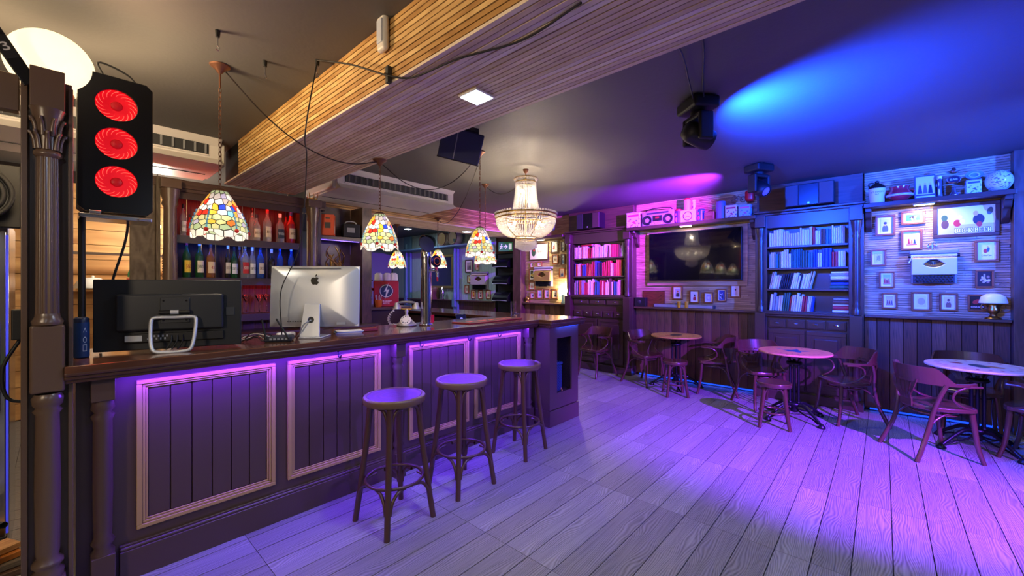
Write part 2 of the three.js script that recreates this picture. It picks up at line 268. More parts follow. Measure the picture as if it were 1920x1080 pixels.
// ================================================================ bar
const barFaceZ = -2.88;
{
  const bar = thing('bar_counter', 'long brown painted bar front with tan framed board panels', 'bar');
  part('carcass', b2(0.06, 3.47, 0.0, 1.065, -3.30, barFaceZ - 0.02), M.barPaint, bar);
  part('carcass', b2(3.50, 4.0, 0.0, 1.065, -7.0, -3.05), M.barPaint, bar);
  part('stile_panel', [b2(0.06, 0.275, 0.0, 1.065, barFaceZ - 0.02, barFaceZ), b2(0.93, 1.003, 0.235, 1.007, barFaceZ - 0.02, barFaceZ), b2(1.667, 1.921, 0.235, 1.007, barFaceZ - 0.02, barFaceZ), b2(2.571, 2.652, 0.235, 1.007, barFaceZ - 0.02, barFaceZ), b2(3.307, 3.47, 0.0, 1.065, barFaceZ - 0.02, barFaceZ), b2(0.275, 3.307, 0, 0.235, barFaceZ - 0.02, barFaceZ), b2(0.275, 3.307, 1.007, 1.065, barFaceZ - 0.02, barFaceZ)], M.barPaint, bar);
  part('skirting', [b2(0.21, 3.47, 0, 0.15, barFaceZ, barFaceZ + 0.035, 0.004), rb(3.26, 0.02, 0.028, 0.009, 1.84, 0.157, barFaceZ + 0.014), rb(3.26, 0.012, 0.018, 0.005, 1.84, 0.172, barFaceZ + 0.009)], M.barPaint, bar);
  for (const [a, b] of [[0.275, 0.93], [1.003, 1.667], [1.921, 2.571], [2.652, 3.307]]) {
    const y0 = 0.235, y1 = 1.007, f = 0.045, prof = (w, o, d) => [b2(a + o, b - o, y1 - o - w, y1 - o, barFaceZ, barFaceZ + d, 0.004), b2(a + o, b - o, y0 + o, y0 + o + w, barFaceZ, barFaceZ + d, 0.004), b2(a + o, a + o + w, y0 + o + w, y1 - o - w, barFaceZ, barFaceZ + d, 0.002), b2(b - o - w, b - o, y0 + o + w, y1 - o - w, barFaceZ, barFaceZ + d, 0.004)];
    const fr = part('panel_frame', [...prof(0.022, 0, 0.022), ...prof(0.012, 0.023, 0.015), ...prof(0.01, 0.036, 0.008)], M.tan, bar); fr.userData.label = 'tan moulded frame';
    const n = 6, w = (b - a - 2 * f) / n;
    for (let i = 0; i < n; i++) part('board', rb(w - 0.004, y1 - y0 - 2 * f, 0.014, 0.003, a + f + (i + 0.5) * w, (y0 + y1) / 2, barFaceZ - 0.008, 1), M.barPaint, bar);
  }
  const pil = [[0.04, 0.17], [0.045, 0.2], [0.03, 0.225], [0.045, 0.25], [0.032, 0.275], [0.034, 0.31], [0.037, 0.5], [0.035, 0.84], [0.045, 0.865], [0.03, 0.88], [0.044, 0.9], [0.04, 0.925], [0.04, 0.94]];
  for (const x of [0.15, 1.80, 3.40]) { const p = part('pilaster', lathe(pil, 20, x, 0, barFaceZ + 0.045), M.barPaint, bar); part('plinth', rb(0.085, 0.19, 0.09, 0.004, x, 0.095, barFaceZ + 0.045), M.barPaint, p); part('capital', rb(0.085, 0.12, 0.09, 0.004, x, 1.0, barFaceZ + 0.045), M.barPaint, p); }
  for (const x of [1.33, 2.02, 2.55, 2.95]) { part('bag_hook', [rod([x, 1.04, barFaceZ], [x, 1.03, barFaceZ + 0.03], 0.005), tube([[x, 1.03, barFaceZ + 0.03], [x, 1.0, barFaceZ + 0.035], [x, 0.99, barFaceZ + 0.055], [x, 1.01, barFaceZ + 0.07]], 0.005, 10)], M.iron, bar); }
  // end block with an open wire niche
  const E = -2.6;
  part('end_block', [b2(3.47, 3.49, 0, 1.065, -3.05, E - 0.02), b2(3.99, 4.01, 0, 1.065, -3.05, E - 0.02), b2(3.47, 3.60, 0.18, 1.065, E - 0.02, E), b2(3.88, 4.01, 0.18, 1.065, E - 0.02, E), b2(3.60, 3.88, 0.18, 0.34, E - 0.02, E), b2(3.60, 3.88, 0.93, 1.065, E - 0.02, E), b2(3.49, 3.99, 0.3, 0.32, -3.05, E - 0.02), b2(3.49, 3.99, 0.93, 0.95, -3.05, E - 0.02)], M.barPaint, bar);
  part('end_skirting', [b2(3.465, 4.015, 0, 0.17, -3.04, E + 0.006, 0.004)], M.barPaint, bar);
  const net = [];
  for (let i = -6; i < 26; i++) { const o = i * 0.03; for (const s of [1, -1]) { let a0 = [3.60, 0.34 + o], a1 = [3.88, 0.34 + o + s * 0.28]; const cl = (p, q) => { const y = Math.min(0.93, Math.max(0.34, p[1])); const t = (y - p[1]) / (q[1] - p[1] || 1); return [p[0] + (q[0] - p[0]) * t, y]; }; const c0 = cl(a0, a1), c1 = cl(a1, a0); if (c1[0] - c0[0] > 0.01) net.push(rod([c0[0], c0[1], E - 0.022], [c1[0], c1[1], E - 0.022], 0.0012, undefined, 4)); } }
  const nm = part('wire_mesh', net, M.iron, bar); nm.userData = { kind: 'stuff', label: 'black wire mesh' };
  const crate = thing('storage_box', 'blue plastic box behind the wire mesh of the bar end', 'box', [3.70, 0.32, -2.8]); part('body', rb(0.2, 0.3, 0.26, 0.02, 0, 0.15, 0), std(0x2b4d78, 0.5), crate); part('lid', rb(0.21, 0.03, 0.27, 0.01, 0, 0.312, 0), std(0x3a6396, 0.5), crate); part('handle', tube([[-0.05, 0.325, 0.06], [-0.04, 0.39, 0.06], [0.04, 0.39, 0.06], [0.05, 0.325, 0.06]], 0.006, 14), M.steel, crate);
  const lath = solo('wooden_lath', rod([3.78, 0.32, -2.66], [3.73, 0.8, -2.9], 0.012, undefined, 4), M.pine, 'loose pine lath leaning behind the bar wire mesh', 'lath');
  // worktop: moulded edge swept round the corner
  const top = thing('bar_worktop', 'glossy dark wooden bar top with moulded edge turning the corner', 'worktop');
  const sh = new THREE.Shape([[0.03, 2.72], [3.44, 2.72], [3.44, 2.555], [4.08, 2.555], [4.08, 7.05], [3.47, 7.05], [3.47, 3.40], [0.03, 3.40]].map(p => new THREE.Vector2(p[0], p[1])));
  let g = new THREE.ExtrudeGeometry(sh, { depth: 0.028, bevelEnabled: true, bevelSize: 0.008, bevelThickness: 0.006, bevelSegments: 3 }); g.rotateX(-Math.PI / 2); g.translate(0, TOP - 0.034, 0);
  part('top_board', uvMetres(g, 0.9, 0.9), M.counter, top);
  const edge = (d, y, h, r) => [rb(3.42, h, 0.05, r, 1.73, y, -2.735 - d), rb(0.66, h, 0.05, r, 3.76, y, -2.57 - d), rb(0.05, h, 4.48, r, 4.065 - d, y, -4.8), rb(0.05, h, 0.16, r, 3.45 + d, y, -2.64)];
  part('edge_moulding', [...edge(0, TOP - 0.038, 0.02, 0.009), ...edge(0.012, TOP - 0.056, 0.02, 0.008), ...edge(0.028, TOP - 0.072, 0.022, 0.006)], M.mould, top);
  // light strip under the overhang
  solo('light_strip', b2(0.2, 3.4, 1.048, 1.056, -2.838, -2.826), std(0x6040ff, 0.5, { emissive: rgb([0.16, 0.05, 1]), emissiveIntensity: 2 }), 'violet light strip under the overhang of the bar top', 'light strip');
  strip(rgb([0.12, 0.025, 1]), 250, 3.2, 0.014, [1.8, 1.045, -2.80], [1.8, 0, -2.80]);
  solo('light_strip', b2(3.62, 3.98, 1.05, 1.056, -2.585, -2.578), std(0x2040ff, 0.5, { emissive: rgb(BLUE), emissiveIntensity: 2 }), 'short blue light strip above the wire niche of the bar', 'light strip');
  strip(rgb([0.03, 0.08, 1]), 60, 0.4, 0.012, [3.8, 1.048, -2.575], [3.8, 0, -2.62]);
}
// ================================================================ back bar
const BZ = -4.95;
{
  const t = thing('bottle_shelf', 'dark wooden back bar shelving lit red and blue behind the bottles', 'shelving');
  const n = 9, x0 = 0.76, x1 = 1.86;
  for (let i = 0; i < n; i++) part('back_board', rot(rb(2.5 - 1.0, (x1 - x0) / n - 0.004, 0.02, 0.003, 0, 0, 0, 1), 0, 0, Math.PI / 2).translate(x0 + (i + 0.5) * (x1 - x0) / n, 1.75, -5.26), i % 2 ? M.brown2 : M.pine.clone(), t);
  t.children.forEach((c, i) => { if (i % 2 === 0) c.material = W_.backA ||= wood(W_.brown, 0.5, 0.001, { color: 0xe8cdb8 }); });
  for (const y of [1.98, 1.575, 1.2]) part('shelf', rb(x1 - x0, 0.03, 0.3, 0.004, (x0 + x1) / 2, y - 0.015, -5.11), M.caseDark, t), part('shelf_lip', b2(x0, x1, y - 0.075, y - 0.002, -4.968, -4.956), M.caseDark, t);
  part('side_panel', [b2(x0 - 0.03, x0, 0, 2.5, -5.27, BZ), b2(x1, x1 + 0.03, 0, 2.5, -5.27, BZ)], M.caseDark, t);
  part('cornice', [b2(0.4, 2.15, 2.42, 2.5, -5.27, BZ + 0.02, 0.006), b2(0.4, 2.15, 2.39, 2.425, -5.27, BZ + 0.005, 0.006)], M.paint, t);
  part('shelf_lip', b2(x0, x1, 2.325, 2.392, -4.968, -4.956), M.caseDark, t); part('base_cabinet', b2(0.4, 2.75, 0, 0.98, -5.5, -4.8, 0.01), M.caseDark, t); part('base_top', b2(0.38, 2.78, 0.98, 1.01, -5.5, -4.77, 0.006), M.paint, t);
  const colP = (r) => [[r * 1.5, 1.01], [r * 1.5, 1.06], [r * 1.15, 1.09], [r, 1.12], [r, 1.5], [r * 1.12, 1.51], ...Array.from({ length: 22 }, (_, i) => [r * (i % 2 ? 1.18 : 1.02), 1.52 + i * 0.012]), [r, 1.80], [r * 0.95, 2.22], [r * 1.3, 2.25], [r * 1.1, 2.28], [r * 1.35, 2.33], [r * 1.4, 2.39]];
  for (const x of [0.70, 1.98]) { const c = part('turned_column', lathe(colP(0.05), 22, x, 0, BZ + 0.06), M.postPaint, t); part('capital_block', rb(0.15, 0.09, 0.15, 0.006, x, 2.435, BZ + 0.06), M.postPaint, c); }
  part('plank', rb(0.17, 1.5, 0.03, 0.004, 0.515, 1.75, BZ), M.greyWood, t); part('plank', rb(0.03, 1.5, 0.2, 0.004, 0.62, 1.75, BZ - 0.06), M.greyWood, t);
  // recess to the right of the second column
  part('recess_panel', [b2(2.06, 2.1, 1.01, 2.5, -5.27, BZ), b2(2.1, 2.62, 1.01, 2.5, -5.30, -5.27), b2(2.1, 2.62, 2.06, 2.1, -5.27, BZ - 0.02), b2(2.62, 2.75, 1.01, 2.5, -5.27, BZ, 0.004)], M.paint, t);
  const lb = (y, c, lab, I, tz) => { solo('light_strip', b2(x0 + 0.02, x1 - 0.02, y - 0.044, y - 0.034, -5.02, -5.01), std(0xffffff, 0.5, { emissive: rgb(c), emissiveIntensity: 0.8 }), lab, 'light strip'); strip(rgb(c), I, x1 - x0 - 0.05, 0.012, [(x0 + x1) / 2, y - 0.048, -5.02], [(x0 + x1) / 2, 0, tz]); };
  lb(2.405, [1, 0.03, 0.02], 'red light strip above the top bottle shelf', 34, -5.6);
  lb(1.965, [0.02, 0.1, 1], 'blue light strip above the middle bottle shelf', 26, -5.5);
  lb(1.56, [1, 0.03, 0.02], 'red light strip above the lower glass shelf', 22, -5.5);
  solo('light_strip', b2(0.5, 2.0, 2.502, 2.510, -5.22, -5.21), std(0xffffff, 0.5, { emissive: rgb([1, 0.04, 0.02]), emissiveIntensity: 1.5 }), 'red light strip on top of the back bar cornice', 'light strip');
  strip(rgb([1, 0.06, 0.03]), 11, 1.5, 0.01, [1.3, 2.512, -5.20], [1.3, 3.2, -4.7]);
  solo('light_strip', b2(2.12, 2.6, 2.048, 2.056, -5.0, -4.99), std(0xffffff, 0.5, { emissive: rgb([0.15, 0.06, 1]), emissiveIntensity: 1.5 }), 'violet light strip inside the recess beside the bottle shelves', 'light strip');
  strip(rgb([0.15, 0.06, 1]), 18, 0.45, 0.012, [2.36, 2.045, -5.0], [2.5, 0, -5.6]);
  // lower service counter further right
  const s = thing('service_counter', 'dark wooden service counter carrying the red dispenser', 'counter'); part('body', b2(2.78, 3.42, 0, 1.16, -5.9, -5.15, 0.01), M.caseDark, s); part('top', b2(2.76, 3.45, 1.16, 1.20, -5.92, -5.10, 0.006), M.paint, s); part('back_panel', b2(2.76, 3.06, 1.20, 2.4, -5.76, -5.72, 0.004), M.paint, s);
}
// pine clad partition seen through the gap beside the back bar
{
  const p = struct('wall_pine', b2(-3.2, 1.9, 0, CEIL, -7.2, -7.1), M.caseBack, 'pale pine board wall behind the back bar', 'wall');
  for (let i = 0; i < 15; i++) part('plank', uvMetres(rb(2.6, 0.176, 0.02, 0.004, 0.2, 0.1 + i * 0.18, -7.09, 1), 0.6, 0.9, i * 0.31), M.pine, p);
}
// ================================================================ bookcases
function cupPull(parent, x, y, z) { const g = new THREE.SphereGeometry(0.028, 12, 6, 0, Math.PI, 0, Math.PI / 2); g.scale(1, 0.75, 0.7); g.rotateY(-Math.PI); g.rotateY(Math.PI / 2); return part('cup_handle', g.translate(x, y, z), M.chrome, parent); }
const caseCol = [[0.045, 0], [0.045, 0.05], [0.03, 0.07], [0.04, 0.095], [0.03, 0.12], [0.033, 0.15], [0.036, 0.3], [0.033, 0.78], [0.043, 0.80], [0.032, 0.82], [0.04, 0.86], [0.05, 0.93], [0.05, 0.95]];
function bookcase(label, z0, z1, shelves, top, rows) {
  const t = thing('bookcase', label, 'bookcase'), mid = (z0 + z1) / 2, w = z1 - z0, bot = shelves[shelves.length - 1];
  part('carcass', [b2(6.58, 6.62, 0, CEIL, z0, z1), b2(6.40, 6.62, 0, 2.46, z0, z0 + 0.14, 0.004), b2(6.40, 6.62, 0, 2.46, z1 - 0.14, z1, 0.004), b2(6.40, 6.62, top, 2.46, z0 + 0.14, z1 - 0.14), b2(6.42, 6.60, 0.02, bot - 0.03, z0 + 0.1, z1 - 0.1)], M.caseDark, t);
  part('upper_panel', [b2(6.46, 6.62, 2.5, CEIL - 0.004, z0 + 0.01, z1 - 0.01, 0.004)], M.darkWood, t);
  part('cornice', [b2(6.33, 6.62, 2.46, 2.49, z0 - 0.01, z1 + 0.01, 0.008), b2(6.36, 6.62, 2.43, 2.46, z0, z1, 0.008)], M.caseDark, t);
  shelves.forEach(y => part('shelf', rb(0.20, 0.026, w - 0.28, 0.004, 6.49, y - 0.013, mid), M.caseDark, t));
  part('waist_moulding', [b2(6.34, 6.42, bot - 0.05, bot - 0.02, z0 + 0.08, z1 - 0.08, 0.008), b2(6.36, 6.42, bot - 0.075, bot - 0.05, z0 + 0.1, z1 - 0.1, 0.006)], M.caseDark, t);
  part('plinth', b2(6.36, 6.62, 0, 0.12, z0, z1, 0.006), M.caseDark, t);
  for (const z of [z0 + 0.07, z1 - 0.07]) {
    const c = part('column', lathe(caseCol.map(p => [p[0], bot - 0.02 + p[1] * (top + 0.02 - bot) / 0.95]), 18, 6.37, 0, z), M.caseDark, t);
    part('plinth_block', rb(0.1, bot - 0.76, 0.12, 0.004, 6.37, (bot + 0.70) / 2 , z), M.caseDark, c); part('capital_block', rb(0.1, 0.16, 0.12, 0.004, 6.37, top + 0.09, z), M.caseDark, c);
    part('lower_column', lathe([[0.03, 0.12], [0.045, 0.14], [0.045, 0.2], [0.03, 0.23], [0.036, 0.4], [0.03, 0.62], [0.045, 0.66], [0.03, 0.69], [0.04, 0.72]], 16, 6.37, 0, z), M.caseDark, t);
  }
  for (const [y0, y1, n] of rows) for (let i = 0; i < n; i++) {
    const a = z0 + 0.15 + i * (w - 0.30) / n, b = a + (w - 0.30) / n;
    const d = part('drawer', [b2(6.392, 6.42, y0, y1, a + 0.008, b - 0.008, 0.004), b2(6.384, 6.395, y0 + 0.014, y1 - 0.014, a + 0.022, b - 0.022, 0.004)], M.caseDark, t); cupPull(d, 6.384, (y0 + y1) / 2, (a + b) / 2);
  }
  const dTop = rows[rows.length - 1][0] - 0.03;
  for (let i = 0; i < 2; i++) { const a = z0 + 0.15 + i * (w - 0.30) / 2, b = a + (w - 0.30) / 2; part('door', [b2(6.395, 6.42, 0.15, dTop, a + 0.01, b - 0.01, 0.004), b2(6.382, 6.40, 0.24, dTop - 0.09, a + 0.09, b - 0.09, 0.012), b2(6.386, 6.40, 0.15, 0.2, a + 0.01, b - 0.01, 0.004), b2(6.386, 6.40, dTop - 0.05, dTop, a + 0.01, b - 0.01, 0.004), b2(6.386, 6.40, 0.2, dTop - 0.05, a + 0.01, a + 0.06, 0.002), b2(6.386, 6.40, 0.2, dTop - 0.05, b - 0.06, b - 0.01, 0.002)], M.caseDark, t); }
  return t;
}
bookcase('dark wooden bookcase with turned columns between bar corner and television', -4.40, -3.09, [1.99, 1.665, 1.335], 2.26, [[1.16, 1.25, 3], [0.94, 1.05, 5]]);
bookcase('dark wooden bookcase with turned columns between television and typewriter niche', -1.30, -0.17, [2.015, 1.73, 1.455, 1.165], 2.265, [[0.945, 1.055, 4]]);
// ---- books, one by one
const bookCols = { white: 0xe8e4da, cream: 0xd6c8a6, grey: 0x9a9a9c, blue: 0x2f4f8f, red: 0xb02a2c, brown: 0x6b432c, green: 0x2f5a44, black: 0x24242a, orange: 0xc8682c, teal: 0x2f7078 };
const bookMat = {}; for (const k in bookCols) bookMat[k] = std(bookCols[k], 0.55);
const coverGeo = (() => { const g = [b2(-0.5, 0.5, 0, 1, -0.5, -0.42), b2(-0.5, 0.5, 0, 1, 0.42, 0.5)]; const s = new THREE.CylinderGeometry(0.5, 0.5, 1, 8, 1, true, Math.PI, Math.PI); s.scale(0.2, 1, 1); s.translate(-0.5, 0.5, 0); return merge([...g, s]); })();
const pageGeo = b2(-0.5, 0.46, 0.025, 0.975, -0.42, 0.42);
function book(z, y, th, h, d, col, lean, label, group, flat) {
  const t = thing('book', label, 'book', [0, 0, 0], 0, group);
  const c = part('cover', coverGeo, bookMat[col], t), p = part('pages', pageGeo, M.paper, t); for (const m of [c, p]) m.scale.set(d, h, th);
  if (flat) { t.rotation.x = Math.PI / 2; t.position.set(6.42 + d / 2, y + th / 2, z - h / 2); }
  else { t.rotation.x = lean; t.position.set(6.42 + d / 2 + rr(0, 0.012), y + Math.abs(Math.sin(lean)) * th / 2, z); }
  return t;
}
function shelfOfBooks(za, zb, y, hMax, pal, where, o = {}) {
  let z = za + 0.01; const lean = o.lean || 0, row = [];
  while (z < zb - 0.02) {
    const runN = 1 + (rnd() * 3 | 0), col = pick(pal), th0 = rr(0.012, 0.031), h0 = hMax * rr(0.7, 0.97), d = rr(0.11, 0.14);
    for (let i = 0; i < runN && z < zb - 0.02; i++) {
      const th = th0 * rr(0.9, 1.1), h = Math.min(hMax * 0.985, h0 * rr(0.975, 1.02)), l = lean ? lean * rr(0.8, 1.1) : (rnd() < 0.06 ? 0.08 : 0);
      if (z + th + Math.sin(l) * h * (l > 0 ? 1 : 0) > zb) { z = zb; break; }
      row.push([z + th / 2, th, h, d, col, l]); z += th / Math.cos(l) + 0.0015;
    }
  }
  row.forEach(([bz, th, h, d, col, l], i) => {
    const kind = th < 0.017 ? 'thin' : th < 0.025 ? 'medium' : 'thick', tall = h > hMax * 0.88 ? 'tall ' : h < hMax * 0.76 ? 'short ' : '', p = row[i - 1], n = row[i + 1];
    const by = !p ? `first beside a ${n[4]} one` : !n ? `last beside a ${p[4]} one` : p[4] === n[4] ? `between two ${p[4]} ones` : `between ${p[4]} and ${n[4]} ones`;
    book(bz, y, th, h, d, col, l, `${tall}${kind} ${col} book ${by}, ${where}`, `${col} books on the ${where}`);
  });
}
const c1 = 'bar side bookcase', c2 = 'niche side bookcase';
const pale = ['white', 'white', 'cream', 'white', 'grey', 'white', 'white', 'cream', 'teal', 'white', 'red'], mixed = ['red', 'white', 'blue', 'black', 'brown', 'orange', 'grey', 'cream', 'red', 'teal'];
shelfOfBooks(-4.25, -3.24, 1.99, 0.255, ['white', 'white', 'white', 'red', 'cream', 'white', 'brown'], 'top shelf, ' + c1);
shelfOfBooks(-4.25, -3.24, 1.665, 0.29, ['red', 'red', 'white', 'black', 'orange', 'blue', 'cream', 'red'], 'middle shelf, ' + c1);
shelfOfBooks(-4.25, -3.24, 1.335, 0.295, mixed.concat(['white', 'white']), 'bottom shelf, ' + c1);
shelfOfBooks(-1.15, -0.32, 2.015, 0.235, pale.concat(['brown']), 'top shelf, ' + c2);
shelfOfBooks(-1.15, -0.32, 1.73, 0.255, pale.concat(['blue', 'green']), 'second shelf, ' + c2);
shelfOfBooks(-1.15, -0.63, 1.455, 0.245, ['white', 'white', 'grey', 'cream', 'white', 'white', 'black'], 'third shelf, ' + c2, { lean: 0.2 });
shelfOfBooks(-1.15, -0.62, 1.165, 0.26, ['white', 'grey', 'white', 'red', 'green', 'cream', 'white', 'blue', 'white'], 'bottom shelf, ' + c2, { lean: 0.1 });
for (let i = 0, y = 1.455; i < 6; i++) { const th = rr(0.025, 0.045), col = ['green', 'blue', 'black', 'white', 'grey', 'white'][i]; book(-0.355 - rr(0, 0.03), y, th, rr(0.22, 0.26), 0.13, col, 0, `${col} book lying flat, ${['lowest', 'second', 'third', 'fourth', 'fifth', 'topmost'][i]} in the pile on the third shelf`, undefined, true); y += th + 0.001; }
for (let i = 0, y = 1.165; i < 5; i++) { const th = [0.03, 0.05, 0.02, 0.05, 0.022][i], col = ['white', 'red', 'cream', 'brown', 'grey'][i]; book(-0.345, y, th, 0.24 - 0.005 * i, 0.13, col, 0, `${col} book lying flat, ${['lowest', 'second', 'third', 'fourth', 'topmost'][i]} in the pile on the bottom shelf`, undefined, true); y += th + 0.001; }
book(-3.98, 2.205, 0.03, 0.22, 0.13, 'red', 0, 'red book lying flat on top of the paperbacks, bar side bookcase', undefined, true);
// ---- display shelves with scroll brackets
function wallShelf(label, z0, z1, y, brackets) {
  const t = thing('display_shelf', label, 'shelf', [0, 0, 0]);
  part('board', rb(0.28, 0.035, z1 - z0, 0.006, 6.41, y - 0.0175, (z0 + z1) / 2), M.caseDark, t); part('front_moulding', rb(0.02, 0.05, z1 - z0, 0.006, 6.272, y - 0.02, (z0 + z1) / 2), M.caseDark, t);
  const s = new THREE.Shape(); s.moveTo(0, 0); s.lineTo(0.2, 0); s.lineTo(0.2, -0.035); s.bezierCurveTo(0.13, -0.03, 0.17, -0.1, 0.12, -0.11); s.bezierCurveTo(0.06, -0.11, 0.09, -0.2, 0.045, -0.22); s.lineTo(0, -0.26); s.lineTo(0, 0);
  for (const z of brackets) { const g = ext(s, 0.05, 0.004, 8); g.rotateY(Math.PI); g.translate(6.55, y - 0.04, z + 0.025); part('scroll_bracket', g, M.caseDark, t); }
  return t;
}
wallShelf('dark display shelf with scroll brackets above the television', -3.13, -1.27, 2.44, [-3.06, -1.33]);
wallShelf('dark display shelf with scroll brackets above the cream typewriter', -0.17, 0.97, 2.44, [-0.13, 0.93]);
wallShelf('dark display shelf above the gold typewriter', -5.54, -4.40, 2.44, [-4.44]);
function shelfLight(z, label, x = 6.38) {
  const t = thing('shelf_light', label, 'light', [x, 2.405, z]); part('housing', rb(0.05, 0.022, 0.17, 0.006, 0, -0.011, 0), M.white, t); part('diffuser', rb(0.042, 0.006, 0.155, 0.002, 0, -0.024, 0), std(0xffffff, 0.4, { emissive: 0xfff2d8, emissiveIntensity: 8 }), t);
  strip(0xfff0cc, 210, 0.15, 0.04, [x, 2.375, z], [x + 0.09, 1.4, z]);
}
{ const q = atY(1293, 422, 2.40); shelfLight(-2.19, 'small white light under the display shelf above the television', 6.30); }
shelfLight(0.33, 'small white light under the shelf above the beer poster', 6.36);
shelfLight(-4.98, 'small white light under the shelf above the gold typewriter', 6.36);
// ---- television
{
  const t = thing('television', 'large flat television on the lath wall between the bookcases', 'television');
  const q = onX(1217, 433, 1391, 527, 6.46); const h = 0.76, yc = 1.955;
  part('backing_board', rb(0.03, h + 0.12, q.w + 0.12, 0.004, 6.535, yc - 0.02, q.z), M.slat, t);
  part('housing', rb(0.05, h, q.w, 0.006, 6.485, yc, q.z), M.black, t); part('screen', b2(6.455, 6.459, yc - h / 2 + 0.014, yc + h / 2 - 0.01, q.z - q.w / 2 + 0.01, q.z + q.w / 2 - 0.01), std(0x05060a, 0.06, { clearcoat: 0.5 }), t);
}
// ================================================================ pictures
const art = [];
function artTex(kind, bg, cols, w = 128, h = 160) {
  const k = art.length + 3;
  return canvasTex(w, h, (x) => {
    x.fillStyle = bg; x.fillRect(0, 0, w, h); let s = k * 9301 + 49297; const r = () => { s = (s * 1103515245 + 12345) & 0x7fffffff; return s / 0x7fffffff; };
    if (kind === 'figures') { for (let i = 0; i < 3; i++) { const cx = w * (0.22 + 0.28 * i), cy = h * 0.32 + r() * h * 0.1; x.fillStyle = '#d9b08c'; x.beginPath(); x.arc(cx, cy, w * 0.07, 0, 7); x.fill(); x.fillStyle = cols[i % cols.length]; x.beginPath(); x.moveTo(cx - w * 0.06, cy + w * 0.07); x.lineTo(cx + w * 0.06, cy + w * 0.07); x.lineTo(cx + w * 0.13, h * 0.82); x.lineTo(cx - w * 0.13, h * 0.82); x.fill(); } x.fillStyle = cols[0]; x.fillRect(0, h * 0.86, w, h * 0.07); }
    else if (kind === 'portrait') { x.fillStyle = cols[0]; x.beginPath(); x.ellipse(w / 2, h * 0.8, w * 0.32, h * 0.34, 0, 0, 7); x.fill(); x.fillStyle = '#d8ae8a'; x.beginPath(); x.ellipse(w / 2, h * 0.4, w * 0.15, h * 0.15, 0, 0, 7); x.fill(); x.fillStyle = cols[1]; x.beginPath(); x.ellipse(w / 2, h * 0.31, w * 0.18, h * 0.1, 0, 0, 7); x.fill(); }
    else if (kind === 'sketch') { x.strokeStyle = cols[0]; x.lineWidth = 2; for (let i = 0; i < 26; i++) { x.beginPath(); x.moveTo(w * (0.2 + 0.6 * r()), h * (0.2 + 0.6 * r())); x.bezierCurveTo(w * r(), h * r(), w * r(), h * r(), w * (0.2 + 0.6 * r()), h * (0.2 + 0.6 * r())); x.stroke(); } }
    else if (kind === 'still') { for (let i = 0; i < 9; i++) { x.fillStyle = cols[i % cols.length]; x.beginPath(); x.ellipse(w * (0.15 + 0.7 * r()), h * (0.35 + 0.45 * r()), w * (0.06 + 0.12 * r()), h * (0.05 + 0.1 * r()), r() * 3, 0, 7); x.fill(); } x.fillStyle = cols[0]; x.fillRect(w * 0.42, h * 0.15, w * 0.14, h * 0.5); }
    else if (kind === 'octagon') { x.fillStyle = cols[0]; x.beginPath(); for (let i = 0; i < 8; i++) x.lineTo(w / 2 + Math.cos(i * 0.785 + 0.39) * w * 0.4, h / 2 + Math.sin(i * 0.785 + 0.39) * w * 0.4); x.fill(); x.strokeStyle = cols[1]; x.lineWidth = 3; for (let i = 1; i < 4; i++) { x.beginPath(); x.arc(w / 2, h / 2, w * 0.1 * i, 0, 7); x.stroke(); } }
    else if (kind === 'bike') { x.strokeStyle = cols[0]; x.lineWidth = 4; for (const c of [0.3, 0.7]) { x.beginPath(); x.arc(w * c, h * 0.68, w * 0.16, 0, 7); x.stroke(); } x.beginPath(); x.moveTo(w * 0.3, h * 0.68); x.lineTo(w * 0.45, h * 0.42); x.lineTo(w * 0.7, h * 0.68); x.lineTo(w * 0.5, h * 0.68); x.closePath(); x.stroke(); x.fillStyle = cols[1]; x.fillRect(w * 0.1, h * 0.88, w * 0.8, h * 0.05); }
    else if (typeof kind === 'function') kind(x, w, h);
  });
}
function picture(b, label, kind, bg, cols, o = {}) {
  const X = o.x || XW - 0.002, q = onX(...b, X), t = thing('framed_picture', label, 'picture', [X, q.yc, q.z], -Math.PI / 2), f = o.f || Math.min(0.022, q.w * 0.13), w = q.w, h = q.h, d = 0.022;
  const fr = o.dark ? M.frameDark : M.frame;
  part('frame', [rb(w, f, d, 0.004, 0, h / 2 - f / 2, d / 2, 1), rb(w, f, d, 0.004, 0, -h / 2 + f / 2, d / 2, 1), rb(f, h - 2 * f, d, 0.004, -w / 2 + f / 2, 0, d / 2, 1), rb(f, h - 2 * f, d, 0.004, w / 2 - f / 2, 0, d / 2, 1)], fr, t);
  const mt = o.mat === 0 ? 0 : (o.mat || 0.14) * Math.min(w, h);
  if (mt) part('mount', b2(-w / 2 + f, w / 2 - f, -h / 2 + f, h / 2 - f, 0.002, 0.006), M.paper, t);
  const tx = artTex(kind, bg, cols, o.tw || 128, o.th || 160); art.push(tx);
  part('print', b2(-w / 2 + f + mt, w / 2 - f - mt, -h / 2 + f + mt, h / 2 - f - mt, 0.006, 0.008), new THREE.MeshPhysicalMaterial({ map: tx, roughness: 0.35 }), t);
  return t;
}
const text = (s, font, col, px, py, maxw) => (x, w, h) => { x.fillStyle = col; x.font = font; x.textAlign = 'center'; x.fillText(s, w * px, h * py, maxw ? w * maxw : undefined); };
